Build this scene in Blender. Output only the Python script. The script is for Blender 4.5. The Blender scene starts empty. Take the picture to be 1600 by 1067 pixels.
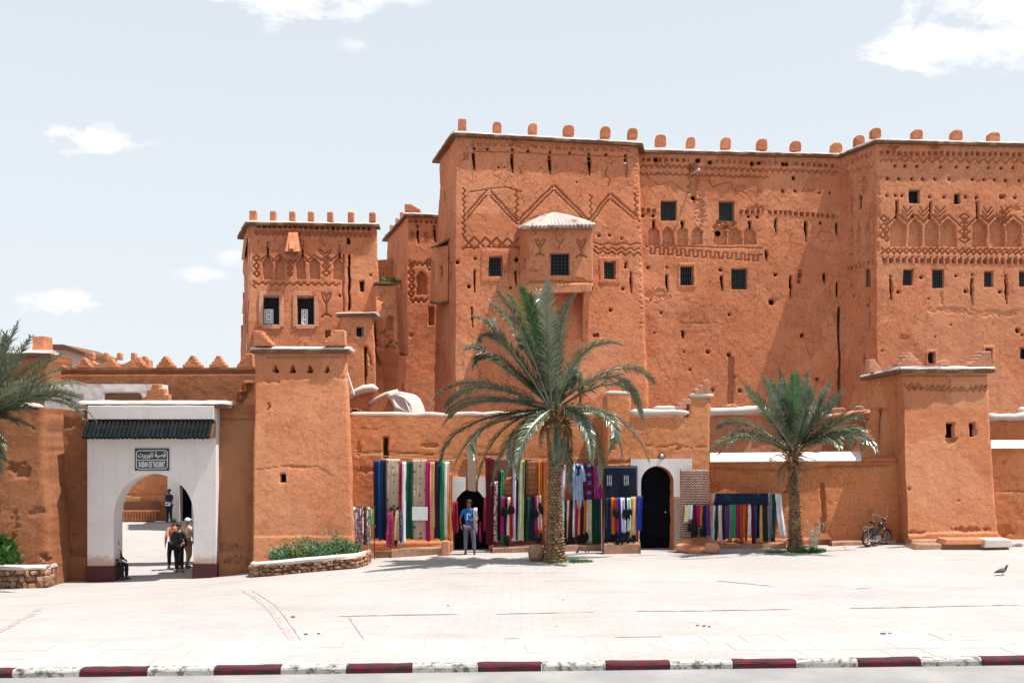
import bpy, math, random
import numpy as np
from mathutils import Vector, Matrix
R = math.radians
rnd = random.Random(7)
SC = bpy.context.scene
COL = SC.collection

# ------------------------------------------------------------------ camera
F = 1550.0; CX = 800.0; HY = 680.0; CH = 3.6
cam = bpy.data.cameras.new('camera'); cam_o = bpy.data.objects.new('camera', cam); COL.objects.link(cam_o)
cam.lens = 36 * F / 1600; cam.sensor_width = 36; cam.sensor_fit = 'HORIZONTAL'
cam.shift_y = (HY - 533.5) / 1600
cam.clip_start = 0.2; cam.clip_end = 3000
cam_o.location = (0, 0, CH); cam_o.rotation_euler = (R(90), 0, 0)
SC.camera = cam_o

# ------------------------------------------------------------------ sun and sky
SUN = Vector((0.40, -0.06, 1.0)).normalized()            # direction towards the sun
elev = math.asin(SUN.z); azim = math.atan2(SUN.x, SUN.y)
sl = bpy.data.lights.new('sun', 'SUN'); sl.energy = 4.6; sl.angle = R(0.5); sl.color = (1, 0.95, 0.88)
so = bpy.data.objects.new('sun', sl); COL.objects.link(so)
so.rotation_euler = SUN.to_track_quat('Z', 'Y').to_euler()
SC.view_settings.view_transform = 'Standard'; SC.view_settings.look = 'None'
SC.view_settings.gamma = 1.0; SC.view_settings.exposure = 0.84
SC.view_settings.use_curve_mapping = False
SC.cycles.max_bounces = 8; SC.cycles.diffuse_bounces = 5; SC.cycles.transparent_max_bounces = 8
SC.cycles.use_denoising = True

W = bpy.data.worlds.new('World'); SC.world = W; W.use_nodes = True
nt = W.node_tree; nt.nodes.clear()
def N(nt, typ, **kw):
    n = nt.nodes.new(typ)
    for k, v in kw.items():
        if k in ('inp',):
            for a, b in v.items(): n.inputs[a].default_value = b
        else: setattr(n, k, v)
    return n
sky = N(nt, 'ShaderNodeTexSky', sky_type='NISHITA', sun_disc=False, sun_elevation=elev, sun_rotation=azim,
        altitude=1100, air_density=1.0, dust_density=2.2, ozone_density=1.0)
tc = N(nt, 'ShaderNodeTexCoord')
def L(a, b): nt.links.new(a, b)
# thin white veil over the blue, then small cumulus puffs placed by direction
veil = N(nt, 'ShaderNodeMix', data_type='RGBA'); veil.inputs[0].default_value = 0.86
L(sky.outputs[0], veil.inputs[6])
veil.inputs[7].default_value = (4.75, 5.05, 5.25, 1)
sep = N(nt, 'ShaderNodeSeparateXYZ'); L(tc.outputs['Generated'], sep.inputs[0])
def M(op, a, b=None, c=None, clamp=False):
    n = N(nt, 'ShaderNodeMath', operation=op); n.use_clamp = clamp
    for i, v in enumerate((a, b, c)):
        if v is None: continue
        if isinstance(v, (int, float)): n.inputs[i].default_value = v
        else: L(v, n.inputs[i])
    return n.outputs[0]
vz = M('SUBTRACT', .99, M('MULTIPLY', M('MAXIMUM', sep.outputs[2], 0.0), .42)); L(vz, veil.inputs[0])
ysafe = M('MAXIMUM', sep.outputs[1], 0.05)
tx = M('DIVIDE', sep.outputs[0], ysafe); tz = M('DIVIDE', sep.outputs[2], ysafe)
nz = N(nt, 'ShaderNodeTexNoise', inp={'Scale': 20.0, 'Detail': 10.0, 'Roughness': 0.62, 'Distortion': 0.3})
mp = N(nt, 'ShaderNodeMapping'); mp.inputs['Scale'].default_value = (1, 1, 1.9)
L(tc.outputs['Generated'], mp.inputs[0]); L(mp.outputs[0], nz.inputs[0])
tot = None
def cloud(px, py, rx, ry, amt=1.0):
    global tot
    ax = M('DIVIDE', M('SUBTRACT', tx, (px - CX) / F), rx / F)
    az = M('DIVIDE', M('SUBTRACT', tz, (HY - py) / F), ry / F)
    d = M('SQRT', M('ADD', M('MULTIPLY', ax, ax), M('MULTIPLY', az, az)))
    m = M('SUBTRACT', 1.0, d)
    v = M('ADD', M('MULTIPLY', m, 1.0), M('MULTIPLY', M('SUBTRACT', nz.outputs[0], 0.50), 3.7))
    v = M('MULTIPLY', M('MULTIPLY', v, 1.25, clamp=True), M('MULTIPLY', M('ADD', m, 0.8), amt * 1.6, clamp=True), clamp=True)
    v = M('MULTIPLY', v, amt, clamp=True)
    tot = v if tot is None else M('MAXIMUM', tot, v)
for a in [(440, -5, 150, 38, 1), (350, -8, 60, 20, .8), (600, -4, 80, 18, .6), (1490, 72, 165, 42, 1), (1560, 15, 120, 36, 1), (1420, 95, 60, 20, .9),
          (150, 215, 90, 23, 1), (100, 205, 45, 16, 1), (90, 472, 60, 20, .75), (310, 428, 45, 14, .5), (360, 400, 40, 20, .45),
          (560, 70, 30, 14, .4), (1900, 260, 200, 50, 1), (-420, 120, 220, 60, 1), (2300, 100, 260, 70, 1)]:
    cloud(*a)
cm = N(nt, 'ShaderNodeMix', data_type='RGBA'); L(tot, cm.inputs[0]); L(veil.outputs[2], cm.inputs[6]); cm.inputs[7].default_value = (6.6, 6.55, 6.5, 1)
bg = N(nt, 'ShaderNodeBackground'); bg.inputs[1].default_value = 0.10
L(cm.outputs[2], bg.inputs[0])
wo = N(nt, 'ShaderNodeOutputWorld'); L(bg.outputs[0], wo.inputs[0])

# ------------------------------------------------------------------ numpy noise
def _h(i, j, k, s):
    n = (i * 374761393 + j * 668265263 + k * 2147483647 + s * 974634777) & 0xFFFFFFFF
    n = (n ^ (n >> 13)) * 1274126177 & 0xFFFFFFFF
    n = (n ^ (n >> 16)) & 0xFFFFFFFF
    return n / 4294967295.0
def vnoise(x, y, z, s=0):
    x = np.asarray(x, float); y = np.asarray(y, float) + 0 * x; z = np.asarray(z, float) + 0 * x
    xi = np.floor(x).astype(np.int64); yi = np.floor(y).astype(np.int64); zi = np.floor(z).astype(np.int64)
    fx, fy, fz = x - xi, y - yi, z - zi
    fx, fy, fz = [f * f * (3 - 2 * f) for f in (fx, fy, fz)]
    r = 0
    for a in (0, 1):
        for b in (0, 1):
            for c in (0, 1):
                r = r + _h(xi + a, yi + b, zi + c, s) * (fx if a else 1 - fx) * (fy if b else 1 - fy) * (fz if c else 1 - fz)
    return r * 2 - 1
def sstep(a, b, x):
    t = np.clip((x - a) / (b - a), 0, 1); return t * t * (3 - 2 * t)

# ------------------------------------------------------------------ ground height
ZX = [-400, -13, -9.5, -8, -6, -4.5, -2, 3, 8, 13, 18, 400]
ZZ = [-.95, -.95, -.85, -.66, -.42, -.28, -.12, 0, .07, .2, .2, .2]
def gz(x, y):
    w = np.interp(x, ZX, ZZ); f = np.clip((np.asarray(y, float) - 18) / 12.5, 0, 1)
    return w * f
def at(px, py, Y):
    return Vector(((px - CX) * Y / F, Y, CH + (HY - py) * Y / F))
def gpt(px, Y):
    x = (px - CX) * Y / F; return Vector((x, Y, float(gz(x, Y))))

# ------------------------------------------------------------------ object helpers
def tag(o, label=None, cat=None, group=None, kind=None):
    if label: o['label'] = label
    if cat: o['category'] = cat
    if group: o['group'] = group
    if kind: o['kind'] = kind
    return o
def wloc(o):
    v = Vector(o.location); p = o.parent
    while p: v += Vector(p.location); p = p.parent
    return v
def empty(name, loc, label=None, cat=None, group=None, kind=None):
    o = bpy.data.objects.new(name, None); COL.objects.link(o); o.location = loc; o.empty_display_size = .2
    return tag(o, label, cat, group, kind)
def link(name, me, parent=None, org=None, smooth=False):
    """mesh in world coordinates -> object with its origin at org, under parent"""
    n = len(me.vertices)
    co = np.empty(n * 3, np.float32); me.vertices.foreach_get('co', co); co = co.reshape(-1, 3)
    if org is None:
        mn, mx = co.min(0), co.max(0); org = ((mn[0] + mx[0]) / 2, (mn[1] + mx[1]) / 2, mn[2])
    org = Vector([float(v) for v in org])
    co = co - np.array(org, np.float32); me.vertices.foreach_set('co', co.ravel())
    if smooth: me.polygons.foreach_set('use_smooth', [True] * len(me.polygons))
    me.update()
    o = bpy.data.objects.new(name, me); COL.objects.link(o)
    if parent is not None:
        o.parent = parent; o.location = org - wloc(parent)
    else: o.location = org
    return o
class MB:
    def __init__(s): s.v = []; s.f = []; s.mi = []; s.cur = 0
    def add(s, vs, fs):
        b = len(s.v); s.v += [tuple(v) for v in vs]; s.f += [tuple(b + i for i in f) for f in fs]; s.mi += [s.cur] * len(fs); return s
    def box(s, c, sz, rz=0, taper=1.0, rx=0):
        hx, hy, hz = sz[0] / 2, sz[1] / 2, sz[2] / 2
        m = Matrix.Rotation(rz, 3, 'Z') @ Matrix.Rotation(rx, 3, 'X'); c = Vector(c); vs = []
        for z, t in ((-hz, 1), (hz, taper)):
            for x, y in ((-hx, -hy), (hx, -hy), (hx, hy), (-hx, hy)): vs.append(c + m @ Vector((x * t, y * t, z)))
        return s.add(vs, [(3, 2, 1, 0), (4, 5, 6, 7), (0, 1, 5, 4), (1, 2, 6, 5), (2, 3, 7, 6), (3, 0, 4, 7)])
    def hexa(s, p):      # 4 bottom + 4 top points
        return s.add(p, [(3, 2, 1, 0), (4, 5, 6, 7), (0, 1, 5, 4), (1, 2, 6, 5), (2, 3, 7, 6), (3, 0, 4, 7)])
    def bar(s, a, b, w, h=None, up=(0, 0, 1)):
        a, b = Vector(a), Vector(b); h = h or w; d = (b - a).normalized(); u = Vector(up)
        if abs(d.dot(u)) > .98: u = Vector((0, 1, 0))
        x = d.cross(u).normalized() * w / 2; y = x.cross(d).normalized() * h / 2
        return s.hexa([a - x - y, a + x - y, a + x + y, a - x + y, b - x - y, b + x - y, b + x + y, b - x + y])
    def tube(s, pts, r, n=8, cap=True):
        pts = [Vector(p) for p in pts]; m = len(pts); rs = r if isinstance(r, (list, tuple)) else [r] * m
        b = len(s.v); pu = None
        for i, p in enumerate(pts):
            d = (pts[min(i + 1, m - 1)] - pts[max(i - 1, 0)]).normalized()
            if pu is None: pu = Vector((0, 0, 1)) if abs(d.z) < .9 else Vector((0, 1, 0))
            x = d.cross(pu)
            if x.length < 1e-4: x = d.orthogonal()
            x.normalize(); y = x.cross(d).normalized(); pu = y
            for k in range(n):
                t = 2 * math.pi * k / n; s.v.append(tuple(p + (x * math.cos(t) + y * math.sin(t)) * rs[i]))
        for i in range(m - 1):
            for k in range(n):
                s.f.append((b + i * n + k, b + i * n + (k + 1) % n, b + (i + 1) * n + (k + 1) % n, b + (i + 1) * n + k)); s.mi.append(s.cur)
        if cap:
            s.f.append(tuple(b + k for k in range(n))[::-1]); s.f.append(tuple(b + (m - 1) * n + k for k in range(n))); s.mi += [s.cur] * 2
        return s
    def lathe(s, c, prof, n=16, a0=0, a1=2 * math.pi, sx=1, sy=1):
        b = len(s.v); full = abs(a1 - a0 - 2 * math.pi) < 1e-6; m = n if full else n + 1
        for r, z in prof:
            for k in range(m):
                t = a0 + (a1 - a0) * k / n; s.v.append((c[0] + r * sx * math.cos(t), c[1] + r * sy * math.sin(t), c[2] + z))
        for i in range(len(prof) - 1):
            for k in range(n):
                k2 = (k + 1) % m; s.f.append((b + i * m + k, b + i * m + k2, b + (i + 1) * m + k2, b + (i + 1) * m + k)); s.mi.append(s.cur)
        if prof[-1][0] > 1e-3: s.f.append(tuple(b + (len(prof) - 1) * m + k for k in range(m))); s.mi.append(s.cur)
        if prof[0][0] > 1e-3: s.f.append(tuple(b + k for k in range(m))[::-1]); s.mi.append(s.cur)
        return s
    def prism(s, pts, d):      # polygon (3D points, any plane) extruded along vector d
        n = len(pts); d = Vector(d); vs = [Vector(p) for p in pts] + [Vector(p) + d for p in pts]
        return s.add(vs, [tuple(range(n)), tuple(range(2 * n - 1, n - 1, -1))] + [(i, i + n, (i + 1) % n + n, (i + 1) % n) for i in range(n)])
    def sphere(s, c, r, n=10, sc=(1, 1, 1)):
        pr = [(max(1e-4, math.sin(math.pi * i / n)) * r, -math.cos(math.pi * i / n) * r * sc[2]) for i in range(n + 1)]
        pr[0] = (1e-4, pr[0][1]); pr[-1] = (1e-4, pr[-1][1])
        return s.lathe(c, pr, max(8, n), sx=sc[0], sy=sc[1])
    def jitter(s, a, f=3.0, seed=3):
        v = np.array(s.v); s.v = [tuple(p) for p in v + np.stack([vnoise(v[:, 0] * f, v[:, 1] * f, v[:, 2] * f, seed + k) for k in range(3)], 1) * a]; return s
    def build(s, name, mat, parent=None, org=None, smooth=False, bevel=0):
        me = bpy.data.meshes.new(name); me.from_pydata(s.v, [], s.f)
        for m in (mat if isinstance(mat, (list, tuple)) else [mat]): me.materials.append(m)
        if s.cur: me.polygons.foreach_set('material_index', s.mi)
        o = link(name, me, parent, org, smooth)
        if bevel:
            b = o.modifiers.new('bevel', 'BEVEL'); b.width = bevel; b.segments = 2; b.limit_method = 'ANGLE'
        return o
def rockmb(c, sz, seed, n=2):
    import bmesh
    bm = bmesh.new(); bmesh.ops.create_icosphere(bm, subdivisions=n, radius=.5)
    r = random.Random(seed); mb = MB(); off = Vector((r.random() * 9, r.random() * 9, r.random() * 9))
    vs = np.array([v.co[:] for v in bm.verts])
    ns = vnoise(vs[:, 0] * 2.3 + off[0], vs[:, 1] * 2.3 + off[1], vs[:, 2] * 2.3 + off[2], 5)
    vs = vs * (1 + ns * .28)[:, None]; vs = np.sign(vs) * np.abs(vs) ** .8 * .9
    a = r.random() * .5; ca, sa = math.cos(a), math.sin(a)
    out = [(c[0] + (x * ca - y * sa) * sz[0], c[1] + (x * sa + y * ca) * sz[1], c[2] + z * sz[2]) for x, y, z in vs]
    mb.add(out, [[v.index for v in f.verts] for f in bm.faces]); bm.free(); return mb

# ------------------------------------------------------------------ materials
def newmat(name, rough=.9, spec=.2):
    m = bpy.data.materials.new(name); m.use_nodes = True; n = m.node_tree; n.nodes.clear()
    o = N(n, 'ShaderNodeOutputMaterial'); b = N(n, 'ShaderNodeBsdfPrincipled'); n.links.new(b.outputs[0], o.inputs[0])
    b.inputs['Roughness'].default_value = rough; b.inputs['Specular IOR Level'].default_value = spec
    return m, n, b
class G:   # tiny node graph helper
    def __init__(s, n):
        s.n = n; g = N(n, 'ShaderNodeNewGeometry'); s.pos = g.outputs['Position']; s.g = g
        s.tc = N(n, 'ShaderNodeTexCoord'); s.obj = s.tc.outputs['Object']; s.uv = s.tc.outputs['UV']
    def l(s, a, b): s.n.links.new(a, b)
    def noise(s, scale, detail=4, rough=.6, vec=None, sc=None, dist=0):
        v = vec if vec is not None else s.pos
        if sc:
            mp = N(s.n, 'ShaderNodeMapping'); mp.inputs['Scale'].default_value = sc; s.l(v, mp.inputs[0]); v = mp.outputs[0]
        t = N(s.n, 'ShaderNodeTexNoise', inp={'Scale': scale, 'Detail': detail, 'Roughness': rough, 'Distortion': dist}); s.l(v, t.inputs[0]); return t.outputs[0]
    def vor(s, scale, feat='F1', vec=None, out='Distance', rand=1.0):
        t = N(s.n, 'ShaderNodeTexVoronoi', feature=feat, inp={'Scale': scale, 'Randomness': rand}); s.l(vec if vec is not None else s.pos, t.inputs[0]); return t.outputs[out]
    def ramp(s, f, stops, interp='LINEAR'):
        r = N(s.n, 'ShaderNodeValToRGB'); r.color_ramp.interpolation = interp; e = r.color_ramp.elements
        while len(e) < len(stops): e.new(.5)
        for el, (p, c) in zip(e, stops):
            el.position = p; el.color = (c, c, c, 1) if isinstance(c, (int, float)) else (*c, 1)
        s.l(f, r.inputs[0]); return r.outputs[0]
    def mix(s, f, a, b, mode='MIX'):
        m = N(s.n, 'ShaderNodeMix', data_type='RGBA', blend_type=mode)
        for i, v in ((0, f), (6, a), (7, b)):
            if isinstance(v, (int, float)): m.inputs[i].default_value = v if i == 0 else (v, v, v, 1)
            elif isinstance(v, (tuple, list)): m.inputs[i].default_value = (*v[:3], 1)
            else: s.l(v, m.inputs[i])
        return m.outputs[2]
    def m(s, op, a, b=0, c=None):
        n = N(s.n, 'ShaderNodeMath', operation=op)
        for i, v in enumerate((a, b, c)):
            if v is None: continue
            if isinstance(v, (int, float)): n.inputs[i].default_value = v
            else: s.l(v, n.inputs[i])
        return n.outputs[0]
    def bump(s, h, strength, dist, b, prev=None):
        n = N(s.n, 'ShaderNodeBump', inp={'Strength': strength, 'Distance': dist}); s.l(h, n.inputs['Height'])
        if prev is not None: s.l(prev, n.inputs['Normal'])
        s.l(n.outputs[0], b.inputs['Normal']); return n.outputs[0]
def c3(c, k): return tuple(min(1, x * k) for x in c)
def mud(name, base, cracks=.5, var=.22, bump=.8, crack_scale=1.9, stain=.3, fine=1.0):
    m, n, b = newmat(name, .95, .08); g = G(n)
    big = g.noise(.35, 5, .6); mid = g.noise(2.2, 5, .65); fin = g.noise(26, 5, .75)
    col = g.mix(g.ramp(big, [(.33, 0), (.68, 1)]), (base[0] * (1 - var * .7), base[1] * (1 - var), base[2] * (1 - var)), c3(base, 1 + var * .5))
    col = g.mix(g.m('MULTIPLY', g.ramp(mid, [(.35, 0), (.7, 1)]), .45), col, (base[0] * 1.16, base[1] * 1.34, base[2] * 1.5))
    col = g.mix(g.m('MULTIPLY', g.ramp(fin, [(.36, 1), (.5, 0)]), .5), col, c3(base, .5))
    gr = g.noise(11, 6, .8); col = g.mix(g.m('MULTIPLY', g.ramp(gr, [(.38, 1), (.47, 0)]), .55), col, c3(base, .55)); col = g.mix(g.m('MULTIPLY', g.ramp(gr, [(.54, 0), (.66, 1)]), .52), col, (base[0] * 1.15, base[1] * 1.35, base[2] * 1.5))
    # hand-plastered patches of differing age, edges broken up by noise
    pv_ = N(n, 'ShaderNodeVectorMath', operation='MULTIPLY_ADD'); pn_ = N(n, 'ShaderNodeTexNoise', inp={'Scale': 1.1, 'Detail': 6.0, 'Roughness': .7})
    g.l(g.pos, pn_.inputs[0]); g.l(pn_.outputs['Color'], pv_.inputs[0]); pv_.inputs[1].default_value = (1.3, 1.3, 1.3); g.l(g.pos, pv_.inputs[2])
    ps = N(n, 'ShaderNodeSeparateColor'); g.l(g.vor(.38, vec=pv_.outputs[0], out='Color'), ps.inputs[0])
    col = g.mix(g.m('MULTIPLY', g.ramp(ps.outputs[0], [(.28, 1), (.30, 0)]), .5), col, (base[0] * .80, base[1] * .74, base[2] * .70))
    col = g.mix(g.m('MULTIPLY', g.ramp(ps.outputs[1], [(.70, 0), (.72, 1)]), .5), col, (base[0] * 1.07, base[1] * 1.28, base[2] * 1.42))
    # vertical rain streaks
    st = g.noise(1.0, 5, .65, sc=(2.6, 2.6, .18))
    col = g.mix(g.m('MULTIPLY', g.ramp(st, [(.52, 0), (.72, 1)]), stain), col, (base[0] * .62, base[1] * .60, base[2] * .62))
    st2 = g.noise(1.0, 4, .6, sc=(3.4, 3.4, .3))
    col = g.mix(g.m('MULTIPLY', g.ramp(st2, [(.6, 0), (.78, 1)]), stain), col, (base[0] * 1.25, base[1] * 1.6, base[2] * 1.9))
    # pits and straw
    pit = g.vor(9.0); pm = g.ramp(g.noise(3.0, 3), [(.45, 0), (.6, 1)])
    pitm = g.m('MULTIPLY', g.ramp(pit, [(.07, 1), (.13, 0)]), pm)
    col = g.mix(g.m('MULTIPLY', pitm, .65), col, c3(base, .35))
    straw = g.vor(42.0); col = g.mix(g.m('MULTIPLY', g.ramp(straw, [(.10, 1), (.2, 0)]), .3 * fine), col, (base[0] * 1.3, base[1] * 1.9, base[2] * 2.4))
    # shrinkage cracks, the shade of their depth painted as dark lines
    dv = N(n, 'ShaderNodeVectorMath', operation='MULTIPLY_ADD'); nv = N(n, 'ShaderNodeTexNoise', inp={'Scale': 2.2, 'Detail': 6.0, 'Roughness': .7})
    g.l(g.pos, nv.inputs[0]); g.l(nv.outputs['Color'], dv.inputs[0]); dv.inputs[1].default_value = (.34, .34, .34); g.l(g.pos, dv.inputs[2])
    ce = g.vor(crack_scale, 'DISTANCE_TO_EDGE', dv.outputs[0]); cm_ = g.ramp(g.noise(.8, 5, .65), [(.42, 0), (.54, 1)])
    wdt = .012
    cr = g.m('MULTIPLY', g.ramp(ce, [(wdt * .4, 1), (wdt * 1.5, 0)]), cm_)
    ce2 = g.vor(crack_scale * 2.3, 'DISTANCE_TO_EDGE', dv.outputs[0]); cm2 = g.ramp(g.noise(.9, 4, .6), [(.47, 0), (.6, 1)])
    cr = g.m('MAXIMUM', cr, g.m('MULTIPLY', g.m('MULTIPLY', g.ramp(ce2, [(wdt * .5, 1), (wdt * 1.8, 0)]), cm2), .8))
    col = g.mix(g.m('MULTIPLY', cr, min(1, cracks * 1.25)), col, c3(base, .18))
    g.l(col, b.inputs['Base Color'])
    h = g.m('ADD', g.m('MULTIPLY', fin, .55), g.m('MULTIPLY', mid, .5)); h = g.m('ADD', h, g.m('MULTIPLY', gr, .8)); h = g.m('SUBTRACT', h, g.m('MULTIPLY', cr, .5 * cracks)); h = g.m('SUBTRACT', h, g.m('MULTIPLY', pitm, .6))
    h = g.m('ADD', h, g.m('MULTIPLY', g.noise(70, 3, .7), .16))
    g.bump(h, bump, .05, b)
    return m
def plain(name, c, rough=.8, spec=.3, var=.12, scale=6, bump=0, metal=0):
    m, n, b = newmat(name, rough, spec); g = G(n); f = g.noise(scale, 4, .6)
    g.l(g.mix(g.ramp(f, [(.3, 0), (.7, 1)]), c3(c, 1 - var), c3(c, 1 + var)), b.inputs['Base Color']); b.inputs['Metallic'].default_value = metal
    if bump: g.bump(g.noise(scale * 5, 4, .7), bump, .02, b)
    return m
KAS = (.57, .212, .106); MAR = (.57, .212, .092); TWR = (.58, .228, .112)
MT = {}
MT['kasbah'] = mud('mud_kasbah', KAS, cracks=.6, crack_scale=2.2)
MT['kasbah_right'] = mud('mud_kasbah_right', (.56, .208, .104), cracks=.55, crack_scale=2.8)
MT['market'] = mud('mud_market', MAR, cracks=.35, stain=.3)
MT['tower'] = mud('mud_tower', TWR, cracks=.25, stain=.35)
MT['gatewall'] = mud('mud_gate_wall', (.32, .130, .062), cracks=.15, stain=.5, var=.32)  # darker mud: the shade on the gate walls is put into the colour
def limewash(name, c, dirt, foot=None):
    m, n, b = newmat(name, .85, .15); g = G(n)
    a = g.noise(1.6, 6, .65); s = g.noise(1.0, 5, .6, sc=(5, 5, .4)); low = g.noise(9, 4, .7)
    col = g.mix(g.ramp(a, [(.35, 0), (.7, 1)]), c3(c, .93), c)
    col = g.mix(g.m('MULTIPLY', g.ramp(s, [(.55, 0), (.75, 1)]), dirt), col, (.55, .32, .24))
    col = g.mix(g.m('MULTIPLY', g.ramp(low, [(.62, 0), (.72, 1)]), dirt), col, (.4, .24, .17))
    if foot is not None:      # flaking lime and splashed mud above the painted foot
        sp = N(n, 'ShaderNodeSeparateXYZ'); g.l(g.pos, sp.inputs[0]); zz = g.m('SUBTRACT', foot, sp.outputs[2])
        mk = g.m('MULTIPLY', g.ramp(g.m('ADD', g.m('MULTIPLY', zz, 1.2), g.noise(6, 6, .75)), [(.50, 0), (.75, 1)]), .75)
        col = g.mix(mk, col, (.40, .22, .15)); pass
    g.l(col, b.inputs['Base Color']); g.bump(g.m('ADD', a, g.m('MULTIPLY', g.noise(30, 4, .7), .3)), .5, .03, b); return m
MT['white'] = limewash('lime_white', (.66, .62, .61), .25)
MT['portal'] = limewash('lime_portal', (.66, .62, .61), .3, -.10)
MT['capwhite'] = limewash('lime_sunlit_cap', (.54, .47, .43), .6)  # whitewash, and also the sunlit paleness of cornices and copings as colour
MT['reed'] = plain('reed_layer', (.16, .085, .05), .95, .1, .5, 30, .8)
MT['maroon'] = plain('maroon_paint', (.065, .016, .018), .7, .3, .2, 8)
MT['dark'] = plain('dark_inside', (.006, .007, .010), .95, .04, .3, 3)  # near-black for sheets that stand in for unlit interiors
MT['glass'] = plain('window_pane', (.007, .009, .013), .5, .12, .5, 5)  # opaque pane, the darkness of the room behind put into its colour
MT['iron'] = plain('iron_bars', (.03, .03, .032), .5, .5, .2, 20)
MT['wood'] = plain('old_wood', (.20, .115, .075), .8, .2, .3, 25, .3)
MT['greywood'] = plain('grey_wood', (.30, .22, .17), .8, .2, .3, 25, .3)
MT['whiteiron'] = plain('white_iron', (.75, .75, .76), .5, .4, .05, 20)
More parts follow.
